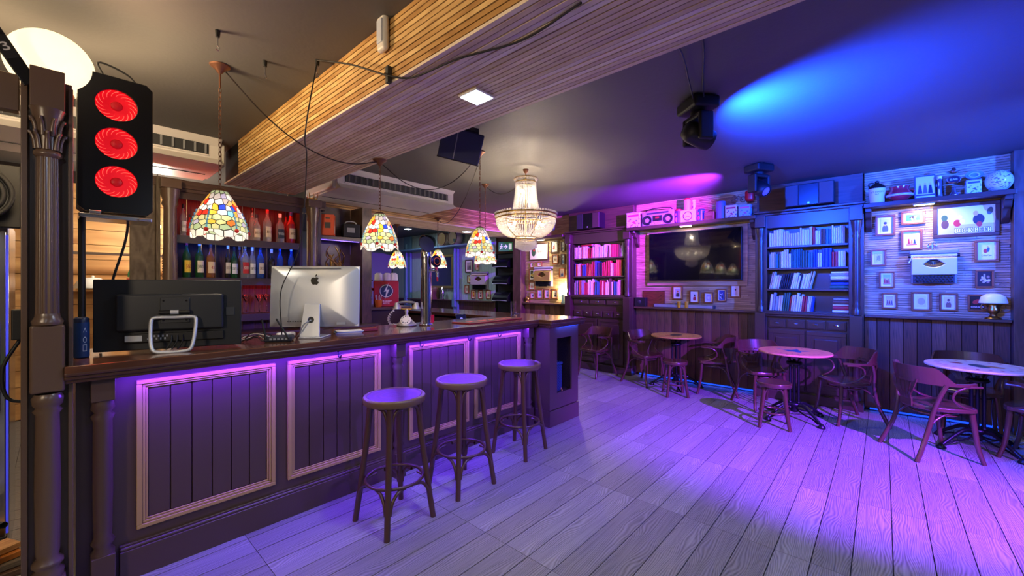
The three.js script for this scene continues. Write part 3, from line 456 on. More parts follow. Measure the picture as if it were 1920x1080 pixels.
// typewriter niche
picture([1641, 404, 1679, 442], 'framed print of a round figure in grey on white beside the ceiling shelf', 'portrait', '#cfd2dc', ['#5a607a', '#33384e']);
picture([1689, 395, 1735, 421], 'small landscape framed print with dark bottle on teal and yellow', 'still', '#3f8a8c', ['#2a1a14', '#d9b23c', '#e8e0c8'], { tw: 160, th: 100 });
picture([1689, 431, 1730, 469], 'framed print of two colourful figures on white under the landscape print', 'figures', '#efe6d6', ['#b83226', '#d8942c', '#3a4a78']);
picture([1632, 468, 1662, 499], 'small framed pale grey sketch next to the bookcase column', 'sketch', '#c8cad6', ['#5a607e']);
picture([1648, 509, 1678, 540], 'framed print with green top and red figure beside the typewriter', 'figures', '#9fc0a8', ['#b8262c', '#8a1e28', '#b8262c']);
picture([1653, 549, 1683, 579], 'small framed print of grey and red figures over the ledge', 'figures', '#c8b8a6', ['#6a4a4a', '#8a3a30', '#4a4a5a']);
picture([1708, 547, 1747, 583], 'framed pale octagonal plate print below the typewriter', 'octagon', '#dcd4dc', ['#a88a94', '#e6dce0']);
picture([1761, 550, 1796, 583], 'framed print of a lone small figure on beige below the typewriter', 'portrait', '#dcc8a8', ['#8a5a48', '#5a3a30']);
picture([1814, 552, 1850, 583], 'framed dark vermouth advert with red figure behind the brass lamp', (x, w, h) => { x.fillStyle = '#1c1a1e'; x.fillRect(0, 0, w, h); x.fillStyle = '#c43a34'; x.beginPath(); x.ellipse(w * 0.5, h * 0.42, w * 0.34, h * 0.16, -0.4, 0, 7); x.fill(); text('CINZANO', 'bold 26px sans-serif', '#f0e8d8', 0.5, 0.88, 0.9)(x, w, h); }, '#1c1a1e', ['#000'], { mat: 0 });
picture([1828, 506, 1864, 540], 'framed dark print of beige swirling shapes above the brass lamp', 'still', '#2a2226', ['#c8a888', '#a87a5a', '#d8c8a8'], { mat: 0 });
picture([1827, 450, 1873, 491], 'framed cocoa advert with seated figures and blue lettering', (x, w, h) => { x.fillStyle = '#f0e4d2'; x.fillRect(0, 0, w, h); x.fillStyle = '#c83a2c'; x.beginPath(); x.ellipse(w * 0.4, h * 0.5, w * 0.2, h * 0.16, 0.3, 0, 7); x.fill(); x.fillStyle = '#3a62a8'; x.beginPath(); x.ellipse(w * 0.64, h * 0.4, w * 0.13, h * 0.2, 0.2, 0, 7); x.fill(); x.fillStyle = '#d8a23c'; x.beginPath(); x.arc(w * 0.6, h * 0.2, w * 0.08, 0, 7); x.fill(); text('Cola Cao', 'bold 28px serif', '#1e3e8a', 0.5, 0.9, 0.9)(x, w, h); }, '#fff', ['#000']);
picture([1749, 381, 1875, 444], 'large framed beer poster with painted outdoor drinkers and white block lettering', (x, w, h) => {
  x.fillStyle = '#d8dce4'; x.fillRect(0, 0, w, h); x.fillStyle = '#b8b49a'; x.fillRect(0, h * 0.66, w, h * 0.34);
  x.fillStyle = '#5a4030'; x.beginPath(); x.ellipse(w * 0.14, h * 0.62, w * 0.07, h * 0.17, 0, 0, 7); x.fill(); x.fillStyle = '#3a5a34'; x.beginPath(); x.ellipse(w * 0.13, h * 0.38, w * 0.06, h * 0.12, 0.3, 0, 7); x.fill();
  x.fillStyle = '#b8322c'; x.beginPath(); x.ellipse(w * 0.36, h * 0.6, w * 0.07, h * 0.13, 0.2, 0, 7); x.fill(); x.fillStyle = '#e8d0b0'; x.beginPath(); x.arc(w * 0.41, h * 0.38, h * 0.08, 0, 7); x.fill(); x.fillStyle = '#e6e2da'; x.beginPath(); x.ellipse(w * 0.45, h * 0.55, w * 0.05, h * 0.1, 0, 0, 7); x.fill();
  x.fillStyle = '#2c3238'; x.beginPath(); x.ellipse(w * 0.73, h * 0.5, w * 0.1, h * 0.19, -0.5, 0, 7); x.fill(); x.fillStyle = '#c8a080'; x.beginPath(); x.arc(w * 0.68, h * 0.28, h * 0.09, 0, 7); x.fill(); x.fillStyle = '#a83a30'; x.beginPath(); x.ellipse(w * 0.74, h * 0.68, w * 0.05, h * 0.1, 0, 0, 7); x.fill(); x.fillStyle = '#4a5a48'; x.beginPath(); x.ellipse(w * 0.92, h * 0.22, w * 0.05, h * 0.14, 0.4, 0, 7); x.fill();
  x.font = 'bold 42px serif'; x.textAlign = 'center'; x.lineWidth = 6; x.strokeStyle = '#2a3a7a'; x.strokeText('BOCK BEER', w * 0.63, h * 0.96, w * 0.66); x.fillStyle = '#f2f0ea'; x.fillText('BOCK BEER', w * 0.63, h * 0.96, w * 0.66);
}, '#fff', ['#000'], { tw: 384, th: 192, mat: 0, dark: true, f: 0.035 });
// below the television
picture([1261, 536, 1281, 562], 'framed print of a standing dark figure on grey under the television', 'portrait', '#b8b4bc', ['#3a3438', '#b85a3a']);
picture([1293, 544, 1312.4, 568.5], 'framed print of a black figure over a red base standing on the ledge', 'portrait', '#dcd4e0', ['#b8283c', '#26222c']);
picture([1320, 548, 1338, 568.5], 'small framed pale sketch leaning under the television', 'sketch', '#a89cc8', ['#e8e4f4']);
picture([1345, 541.5, 1363, 565.6], 'framed deep blue print under the television', 'still', '#243a8a', ['#101a48', '#6a8ac8', '#dce4f4'], { mat: 0.08 });
picture([1369.6, 534, 1389, 558], 'framed pale portrait with dark hair below the television corner', 'portrait', '#e0c8c4', ['#d8b8b0', '#2e2024']);
// gold typewriter niche
picture([993, 456, 1029, 488], 'framed cream toy poster with red script lettering behind the chandelier', (x, w, h) => { x.fillStyle = '#e6dcb8'; x.fillRect(0, 0, w, h); x.fillStyle = '#3a5a3a'; x.beginPath(); x.ellipse(w * 0.2, h * 0.5, w * 0.12, h * 0.3, 0, 0, 7); x.fill(); x.fillStyle = '#b83a2c'; x.beginPath(); x.arc(w * 0.22, h * 0.4, w * 0.06, 0, 7); x.fill(); text('Jouets', 'italic bold 44px serif', '#b82a24', 0.66, 0.55, 0.6)(x, w, h); }, '#fff', ['#000'], { tw: 200, th: 170, mat: 0, dark: true });
const far = [[1033, 451.5, 1047, 474, 'dark framed red poster at the top of the gold typewriter niche', 'still', '#c8b8b0', ['#a82a24', '#7a1e1c'], 1], [1052, 453, 1060, 471, 'dark framed narrow print next to the bookcase corbel', 'portrait', '#c4c8b8', ['#4a5a4a', '#2e2a24'], 1], [1035.7, 477, 1047, 494.6, 'framed print of a brown bottle under the red poster', 'still', '#d8c8a8', ['#4a2a1c', '#8a4a2a']], [1052, 476, 1060, 497, 'dark framed tall print of a blue figure by the bookcase', 'portrait', '#b8c4b8', ['#3a5a7a', '#2a2a2e'], 1], [994.6, 492, 1002, 502, 'tiny framed print below the toy poster', 'sketch', '#cfc4b0', ['#6a4a4a']], [1007.6, 491, 1017, 500, 'tiny wide framed print above the gold typewriter', 'figures', '#d8b8a8', ['#8a5a4a', '#5a4a5a', '#a86a4a']], [992, 504, 1003.5, 525.6, 'orange framed dark picture with yellow centre left of the gold typewriter', 'still', '#3a3a2c', ['#c8a83c', '#e0d8a0']], [1048.7, 503, 1060, 521, 'orange framed picture of a blue robed figure', 'portrait', '#d8c8b0', ['#2a4a9a', '#b8282c']], [992, 528, 1004, 544, 'framed red and white figure print beside the oil lamp', 'figures', '#e0d0c0', ['#b82a30', '#d8787a', '#8a2a34']], [1007.6, 542, 1018.7, 560, 'framed blue grey print over the ledge of the gold typewriter', 'bike', '#b8bcd0', ['#4a4a6a', '#8a8aa8']], [1021.5, 542, 1032, 560, 'framed brown and grey print between two others over the ledge', 'portrait', '#c0b8b8', ['#6a5a58', '#3a2e2c']], [1036, 543, 1047, 560, 'framed black and white portrait over the ledge by the lit lamp', 'portrait', '#d8d8d4', ['#3a3a3a', '#1c1c1c']], [994.6, 548, 1004, 560, 'small framed violet print behind the oil lamp base', 'sketch', '#b09ab8', ['#4a3a5a']]];
for (const [a, b, c, d, l, k, bg, cs, dk] of far) picture([a, b, c, d], l, k, bg, cs, { tw: 64, th: 80, dark: !!dk });
const beads = [[873, 487, 887, 511, 'dark framed group photo at the top left of the beadboard', 'figures', '#a8a094', ['#3a3630', '#5a5048', '#2e2a28'], 1], [891.7, 492, 899, 507, 'red framed small print under the stained glass lamps', 'still', '#d8a088', ['#a83a24', '#d87a4a']], [877, 516, 889, 530.5, 'orange framed print of dark rider on yellow', 'bike', '#d8b45a', ['#2e2620', '#8a4a24']], [872, 534, 880, 550, 'pale framed narrow print on the beadboard', 'sketch', '#c8c0b8', ['#8a6a6a']], [884, 543.5, 892, 560, 'orange framed fiery print on the beadboard', 'still', '#b85a24', ['#e8c04a', '#5a2a1c']], [897, 543.5, 906, 560.5, 'brown framed print of a grey man on the beadboard', 'portrait', '#b8a890', ['#4a4640', '#2e2a28']], [911.7, 543.5, 920.7, 560.5, 'brown framed print of a dancing pair on the beadboard', 'figures', '#c8b494', ['#3a3a34', '#7a5a3a', '#3a3a34']]];
for (const [a, b, c, d, l, k, bg, cs, dk] of beads) picture([a, b, c, d], l, k, bg, cs, { tw: 64, th: 80, dark: !!dk });
{ // big gilt mirror at the back
  const q = onX(804, 478, 850, 541, 6.52), t = thing('framed_mirror', 'gilt framed mirror on the wall beside the blue column', 'mirror', [6.55, q.yc, q.z], -Math.PI / 2), f = 0.07, w = q.w, h = q.h;
  part('frame', [rb(w, f, 0.05, 0.015, 0, h / 2 - f / 2, 0.025), rb(w, f, 0.05, 0.015, 0, -h / 2 + f / 2, 0.025), rb(f, h - 2 * f, 0.046, 0.015, -w / 2 + f / 2, 0, 0.025), rb(f, h - 2 * f, 0.046, 0.015, w / 2 - f / 2, 0, 0.025)], std(0x8a7a4a, 0.4, { metalness: 0.5 }), t); part('glass', b2(-w / 2 + f, w / 2 - f, -h / 2 + f, h / 2 - f, 0.004, 0.01), std(0x8ea0b8, 0.05, { metalness: 1 }), t);
}
{ // exit sign
  const q = onX(937, 454, 959.5, 471, 6.4), t = thing('exit_sign', 'green illuminated exit sign with running figure and arrow', 'sign', [6.4, q.yc, q.z], -Math.PI / 2 + 0.5);
  part('housing', rb(0.33, q.h + 0.01, 0.03, 0.005, 0, 0, -0.018), M.black, t);
  const tx = canvasTex(160, 96, (x, w, h) => { x.fillStyle = '#14603a'; x.fillRect(0, 0, w, h); x.strokeStyle = x.fillStyle = '#e8f4ec'; x.lineWidth = 7; x.lineCap = 'round'; x.beginPath(); x.arc(34, 22, 7, 0, 7); x.fill(); for (const p of [[32, 34, 26, 56], [26, 56, 40, 70], [26, 56, 14, 76], [32, 38, 44, 48], [30, 38, 16, 46]]) { x.beginPath(); x.moveTo(p[0], p[1]); x.lineTo(p[2], p[3]); x.stroke(); } x.beginPath(); x.moveTo(58, 48); x.lineTo(96, 48); x.stroke(); x.beginPath(); x.moveTo(80, 30); x.lineTo(98, 48); x.lineTo(80, 66); x.stroke(); x.fillRect(116, 14, 32, 66); });
  part('face', bx(0.31, q.h, 0.002), new THREE.MeshPhysicalMaterial({ map: tx, roughness: 0.4, emissive: 0xffffff, emissiveMap: tx, emissiveIntensity: 0.25 }), t);
  // hanging magazine rack in the dark bay below the sign
  const r = thing('magazine_rack', 'black tiered wall rack in the bay below the exit sign', 'rack', [6.5, 0, -6.08], -Math.PI / 2);
  part('back_board', rb(0.5, 1.25, 0.03, 0.005, 0, 1.55, -0.05), M.black, r);
  for (let i = 0; i < 3; i++) { const y = 1.15 + i * 0.36; const s = new THREE.Shape(); s.moveTo(0, 0); s.lineTo(0.2, 0.02); s.bezierCurveTo(0.2, 0.14, 0.1, 0.2, 0, 0.22); const g = ext(s, 0.44, 0.003, 10); g.rotateY(-Math.PI / 2); g.translate(0.22, y, -0.03); const p = part('pocket', g, M.blackGloss, r); part('rim', tube([[-0.22, y + 0.02, 0.17], [0, y + 0.03, 0.18], [0.22, y + 0.02, 0.17]], 0.008, 10), M.alu, p); }
}
struct('door_1', b2(6.56, 6.62, 0, 2.2, -6.42, -5.76), M.blackGloss, 'black door bay behind the wall rack', 'door');
// ================================================================ bar stools
function stool(name, label, cat, H, rSeat, rTop, rBot, ringY, rRing, group, mats) {
  const t = thing(name, label, cat, [0, 0, 0], 0, group);
  part('seat', lathe([[0, H - 0.004], [rSeat - 0.03, H - 0.004], [rSeat - 0.026, H - 0.001]], 40), mats[0], t);
  part('seat_rim', lathe([[rSeat - 0.028, H - 0.012], [rSeat - 0.022, H], [rSeat - 0.006, H - 0.002], [rSeat, H - 0.012], [rSeat - 0.002, H - 0.042], [rSeat - 0.014, H - 0.05], [rSeat - 0.05, H - 0.05], [rSeat - 0.05, H - 0.02]], 40), mats[1], t);
  const at = (a, y) => { const k = 1 - y / (H - 0.04), r = rTop + (rBot - rTop) * Math.pow(k, 1.25); return [Math.cos(a) * r, y, Math.sin(a) * r]; };
  const rAt = y => Math.hypot(at(0, y)[0], 0);
  for (let i = 0; i < 4; i++) {
    const a = Math.PI / 4 + i * Math.PI / 2; part('leg', tube([0, 0.25, 0.5, 0.75, 1].map(k => at(a, k * (H - 0.04))), 0.018, 14, false, 0.0205, 9), mats[2], t);
    // bent braces below the seat and below the foot ring
    const pair = (yT, drop, rr0) => { for (const s of [1, -1]) { const b = a + s * 0.06, r0 = rAt(yT - drop), m = a + s * Math.PI / 4; const p = (ang, r, y) => [Math.cos(ang) * r, y, Math.sin(ang) * r]; part('brace', tube([p(b, r0 * 0.985, yT - drop), p(b + s * 0.05, r0 * 0.94, yT - drop * 0.5), p(a + s * 0.28, (r0 + rr0) * 0.46, yT - drop * 0.14), p(m - s * 0.2, rr0 * 0.9, yT - 0.008)], 0.0105, 14, false, 0.0105, 7), mats[2], t); } };
    pair(H - 0.05, H > 0.6 ? 0.15 : 0.11, rTop); if (H > 0.6) pair(ringY - 0.005, 0.13, rRing);
  }
  const ring = new THREE.TorusGeometry(rRing, 0.0105, 8, 40); ring.rotateX(Math.PI / 2); part('foot_ring', ring.translate(0, ringY, 0), mats[2], t);
  return t;
}
const s1 = stool('bar_stool', 'tall round bentwood stool in front of the tan panel below the router', 'stool', 0.80, 0.195, 0.15, 0.245, 0.27, 0.178, 'bentwood bar stools', [M.stoolSeat, M.stoolRim, M.stool]);
s1.position.set(1.457, 0, -2.335); s1.rotation.y = 0.05;
dup(s1, [2.05, 0, -2.365], -0.03, 'tall round bentwood stool standing between the other two bar stools');
dup(s1, [2.815, 0, -2.45], 0.14, 'tall round bentwood stool beside the wire fronted bar end');
const low = stool('low_stool', 'low round bentwood stool at the yellow topped table', 'stool', 0.475, 0.165, 0.125, 0.19, 0.16, 0.135, 'low bentwood stools', [M.bent, M.bent, M.bent]);
low.position.set(5.66, 0, -2.11); low.rotation.y = 0.6;
dup(low, [5.13, 0, -0.866], 0.2, 'low round bentwood stool at the table with the star');
// ================================================================ bentwood armchairs
function armchair(label) {
  const t = thing('bentwood_armchair', label, 'chair', [0, 0, 0], 0, 'bentwood armchairs'), m = M.bent, SH = 0.46;
  const s = new THREE.Shape(); s.moveTo(-0.2, 0.14); s.bezierCurveTo(-0.2, 0.23, 0.2, 0.23, 0.2, 0.14); s.bezierCurveTo(0.22, -0.02, 0.19, -0.2, 0, -0.205); s.bezierCurveTo(-0.19, -0.2, -0.22, -0.02, -0.2, 0.14);
  const g = new THREE.ExtrudeGeometry(s, { depth: 0.02, bevelEnabled: true, bevelSize: 0.012, bevelThickness: 0.009, bevelSegments: 3, curveSegments: 14 }); g.rotateX(Math.PI / 2); g.translate(0, SH - 0.009, 0);
  part('seat', g, m, t);
  const U = (a, rx = 0.265, rz = 0.24) => [Math.sin(a) * rx, Math.cos(a) * rz];   // a = PI at the back
  for (const sx of [-1, 1]) {
    part('leg', tube([[sx * 0.165, SH - 0.02, 0.155], [sx * 0.178, 0.3, 0.165], [sx * 0.19, 0.12, 0.185], [sx * 0.205, 0, 0.215]], 0.021, 12, false, 0.0165, 9), m, t);
    part('back_leg', tube([[sx * 0.255, 0.665, -0.09], [sx * 0.235, 0.56, -0.125], [sx * 0.205, 0.44, -0.145], [sx * 0.195, 0.25, -0.185], [sx * 0.215, 0.08, -0.25], [sx * 0.225, 0, -0.285]], 0.0175, 18, false, 0.0185, 9), m, t);
    part('arm_loop', tube([[sx * 0.255, 0.655, 0.16], [sx * 0.255, 0.648, 0.05], [sx * 0.245, 0.61, -0.015], [sx * 0.232, 0.55, -0.03], [sx * 0.22, 0.49, 0.03], [sx * 0.205, 0.452, 0.13]], 0.0105, 22, false, 0.0105, 8), m, t);
    part('brace', tube([[sx * 0.195, 0.2, -0.195], [sx * 0.19, 0.31, -0.155], [sx * 0.18, 0.385, -0.07], [sx * 0.17, 0.425, 0.05]], 0.0085, 14), m, t);
  }
  const hoop = []; for (let i = 0; i < 20; i++) { const a = i / 20 * Math.PI * 2; hoop.push([Math.cos(a) * 0.162, 0.385, Math.sin(a) * 0.155]); }
  part('hoop_stretcher', tube(hoop, 0.0085, 40, true), m, t);
  // flat bent arm rail, tall curved crest, fan of back slats
  const sweep = (a0, a1, n, low, high, th, off) => { const pos = [], idx = []; for (let i = 0; i <= n; i++) { const k = i / n, a = a0 + (a1 - a0) * k, e = [low(k), high(k)]; for (const q of [0, 1]) for (const y of e) { const c = U(a, 0.265 + off + (q ? th : 0), 0.24 + off + (q ? th : 0)); const z = Math.cos(a) > 0 ? Math.cos(a) * 0.25 : c[1]; pos.push(c[0], y, z - (y - 0.66) * 0.16 * Math.max(0, -Math.cos(a))); } } for (let i = 0; i < n; i++) { const b = i * 4, c = b + 4; for (const [p, q] of [[0, 1], [1, 3], [3, 2], [2, 0]]) idx.push(b + p, b + q, c + q, b + p, c + q, c + p); } idx.push(0, 2, 3, 0, 3, 1, n * 4, n * 4 + 1, n * 4 + 3, n * 4, n * 4 + 3, n * 4 + 2); const gg = new THREE.BufferGeometry(); gg.setAttribute('position', new THREE.Float32BufferAttribute(pos, 3)); gg.setIndex(idx); const q = gg.toNonIndexed(); q.computeVertexNormals(); q.setAttribute('uv', new THREE.Float32BufferAttribute(new Float32Array(q.attributes.position.count * 2), 2)); return q; };
  const a0 = 0.86, a1 = Math.PI * 2 - 0.86;
  part('arm_rail', sweep(a0, a1, 40, () => 0.656, () => 0.678, 0.034, -0.022), m, t);
  const bump = k => { const e = Math.min(k, 1 - k) * 2; return 0.68 + 0.12 * Math.min(1, Math.max(0, (e - 0.02) / 0.28)); };
  part('crest', sweep(1.7, Math.PI * 2 - 1.7, 30, () => 0.672, bump, 0.014, -0.006), m, t);
  for (let i = -2; i <= 2; i++) {
    const at = (x, y, z) => V(x, y, z), xt = i * 0.055, xb = i * 0.023, pts = [at(xb, SH - 0.01, -0.205), at(xb * 1.2, SH + 0.07, -0.225), at(xt * 0.9, 0.6, -0.236), at(xt * 1.05, 0.685, -0.238 + Math.abs(i) * 0.008)];
    const c = new THREE.CatmullRomCurve3(pts), L = []; for (let k = 0; k < 8; k++) { const p = c.getPoint(k / 8), q = c.getPoint((k + 1) / 8), w0 = 0.017 + 0.028 * k / 8; const b = bx(w0, q.y - p.y + 0.004, 0.009); b.rotateX(Math.atan2(q.z - p.z, q.y - p.y)); b.rotateZ(-Math.atan2(q.x - p.x, q.y - p.y)); b.translate((p.x + q.x) / 2, (p.y + q.y) / 2, (p.z + q.z) / 2); L.push(b); }
    part('back_slat', L, m, t);
  }
  part('back_foot_plate', rb(0.135, 0.075, 0.014, 0.005, 0, SH + 0.012, -0.214), m, t);
  return t;
}
const face = (x, z) => Math.atan2(x, z);
const ch = armchair('bentwood armchair standing alone between bar end and bookcase'); ch.position.set(6.0, 0, -3.55); ch.rotation.y = face(-0.97, -0.2);
dup(ch, [6.03, 0, -2.70], face(-0.16, 0.49), 'bentwood armchair on the bookcase side of the yellow topped table');
dup(ch, [6.19, 0, -1.76], face(-0.28, -0.96), 'bentwood armchair on the television corner side of the yellow topped table');
dup(ch, [5.87, 0, -1.12], face(-0.75, 0.66), 'bentwood armchair between the yellow topped table and the star table');
dup(ch, [5.86, 0, -0.31], face(-0.5, -0.66), 'bentwood armchair at the star table in front of the bookcase doors');
dup(ch, [5.235, 0, 0.335], face(0.229, 0.367), 'magenta lit bentwood armchair with its back to the open floor at the white table');
dup(ch, [6.2, 0, 0.64], face(-1, 0.02), 'bentwood armchair against the wainscot behind the white table');
dup(ch, [5.62, 0, 1.02], face(0.35, -0.9), 'bentwood armchair at the far end of the white table, cut by the room edge');
// ================================================================ iron pedestal tables
function tableTop(bg, draw) { return new THREE.MeshPhysicalMaterial({ map: canvasTex(256, 256, (x, w, h) => { x.fillStyle = bg; x.fillRect(0, 0, w, h); draw(x, w, h); }), roughness: 0.3, clearcoat: 0.3 }); }
function table(label, top, rim, pos, turn) {
  const t = thing('pedestal_table', label, 'table', pos, turn, 'round iron pedestal tables'), R = 0.35;
  const g = new THREE.CircleGeometry(R - 0.004, 56); g.rotateX(-Math.PI / 2); part('printed_top', g.translate(0, 0.7605, 0), top, t);
  part('table_top', lathe([[0, 0.735], [R - 0.01, 0.735], [R, 0.742], [R, 0.753], [R - 0.006, 0.76], [0, 0.76]], 56), rim, t);
  part('plate', rb(0.3, 0.012, 0.3, 0.004, 0, 0.728, 0), M.iron, t);
  for (let i = 0; i < 4; i++) {
    const a = i * Math.PI / 2, p = (r, y) => [Math.cos(a) * r, y, Math.sin(a) * r];
    part('top_bracket', tube([p(0.05, 0.6), p(0.07, 0.68), p(0.16, 0.722)], 0.01, 10), M.iron, t);
    part('upright', [rod(p(0.055, 0.17), p(0.055, 0.64), 0.011), ball(0.02, ...p(0.055, 0.63), 10), ball(0.018, ...p(0.055, 0.19), 10)], M.iron, t);
    const f = part('foot', tube([p(0.03, 0.16), p(0.12, 0.165), p(0.24, 0.1), p(0.33, 0.035)], 0.019, 18, false, 0.014, 8), M.iron, t); part('foot_pad', lathe([[0, 0], [0.034, 0], [0.036, 0.014], [0.024, 0.03], [0.014, 0.045], [0, 0.046]], 14, ...p(0.34, 0)), M.iron, f);
    part('foot_scroll', tube([p(0.06, 0.1), p(0.13, 0.075), p(0.22, 0.065), p(0.30, 0.03)], 0.008, 12), M.iron, t);
  }
  part('hub', lathe([[0, 0.07], [0.03, 0.075], [0.05, 0.1], [0.03, 0.125], [0.06, 0.15], [0.07, 0.175], [0.04, 0.19], [0, 0.19]], 18), M.iron, t); part('collar', lathe([[0.07, 0.61], [0.08, 0.625], [0.07, 0.645], [0, 0.65]], 18), M.iron, t); part('core_post', cyl(0.014, 0.014, 0.5, 0, 0.42, 0, 10), M.iron, t);
  return t;
}
const marks = (x, col, R, n, s) => { x.fillStyle = col; for (let i = 0; i < n; i++) { const a = i / n * 6.283; x.save(); x.translate(128 + Math.cos(a) * R, 128 + Math.sin(a) * R); x.rotate(a); x.fillRect(-s, -s / 2, 2 * s, s); x.restore(); } };
const starPath = (x, c, R, col) => { x.fillStyle = col; x.beginPath(); for (let i = 0; i < 10; i++) { const a = i * Math.PI / 5 - 1.57, r = i % 2 ? R * 0.42 : R; x.lineTo(c[0] + Math.cos(a) * r, c[1] + Math.sin(a) * r); } x.fill(); };
table('round iron pedestal table with yellow printed top by the television', tableTop('#c9a04a', x => { marks(x, '#8a2a1c', 92, 26, 7); x.fillStyle = '#3a3a2a'; x.beginPath(); x.ellipse(128, 128, 52, 30, 0.4, 0, 7); x.fill(); x.fillStyle = '#a83a24'; x.fillRect(70, 70, 40, 22); }), std(0xc2974a, 0.4), [6.18, 0, -2.29], 0.45);
table('round iron pedestal table with blue star printed on a peach top', tableTop('#d99a62', x => { marks(x, '#9a2a34', 96, 30, 6); starPath(x, [128, 128], 58, '#1f5a7a'); x.fillStyle = '#2a6a86'; x.fillRect(170, 110, 34, 10); }), std(0xcf8f6a, 0.35), [5.58, 0, -0.745], 0.9);
table('round iron pedestal table with picture on a white top before the wainscot', tableTop('#e2d6ba', x => { marks(x, '#a83a34', 98, 22, 7); x.fillStyle = '#3a5a54'; x.beginPath(); x.ellipse(120, 124, 40, 22, 0.5, 0, 7); x.fill(); x.fillStyle = '#c88a4a'; x.beginPath(); x.ellipse(96, 150, 26, 16, 0, 0, 7); x.fill(); x.fillStyle = '#a8342c'; x.beginPath(); x.arc(180, 110, 16, 0, 7); x.fill(); }), std(0xdccfb8, 0.35), [5.69, 0, 0.645], 0.75);
// ================================================================ stained glass lamps
const glassCol = { amber: 0xf2b23c, peach: 0xe8b078, grey: 0xb8b4bc, red: 0xd02818, blue: 0x2340d8, sky: 0x7cc4e8, white: 0xf6f4ee, olive: 0x9a9a2c, orange: 0xf07a2a, cream: 0xc8cc98, green: 0xa8c09a, lilac: 0xb0acd8 };
const glassMat = {}; for (const k in glassCol) glassMat[k] = new THREE.MeshPhysicalMaterial({ color: glassCol[k], roughness: 0.75, transmission: 0.55, thickness: 0, emissive: glassCol[k], emissiveIntensity: 0.1 });
const leadMat = std(0x1c1a16, 0.5, { metalness: 0.3 });
function shadePoint(th, t) {   // t 0 top .. 1 hem, local origin at the hem
  const wave = t > 0.86 ? (t - 0.86) / 0.14 * (0.014 * Math.cos(th * 6) + 0.005 * Math.cos(th * 12)) : 0;
  const r = 0.036 + (0.148 - 0.036) * Math.pow(Math.sin(Math.min(1, t * 0.97) * Math.PI / 2), 0.92) * (t > 0.9 ? 1 - (t - 0.9) * 0.18 : 1);
  return V(Math.cos(th) * r, 0.285 * (1 - t) + wave * 1.1, Math.sin(th) * r);
}
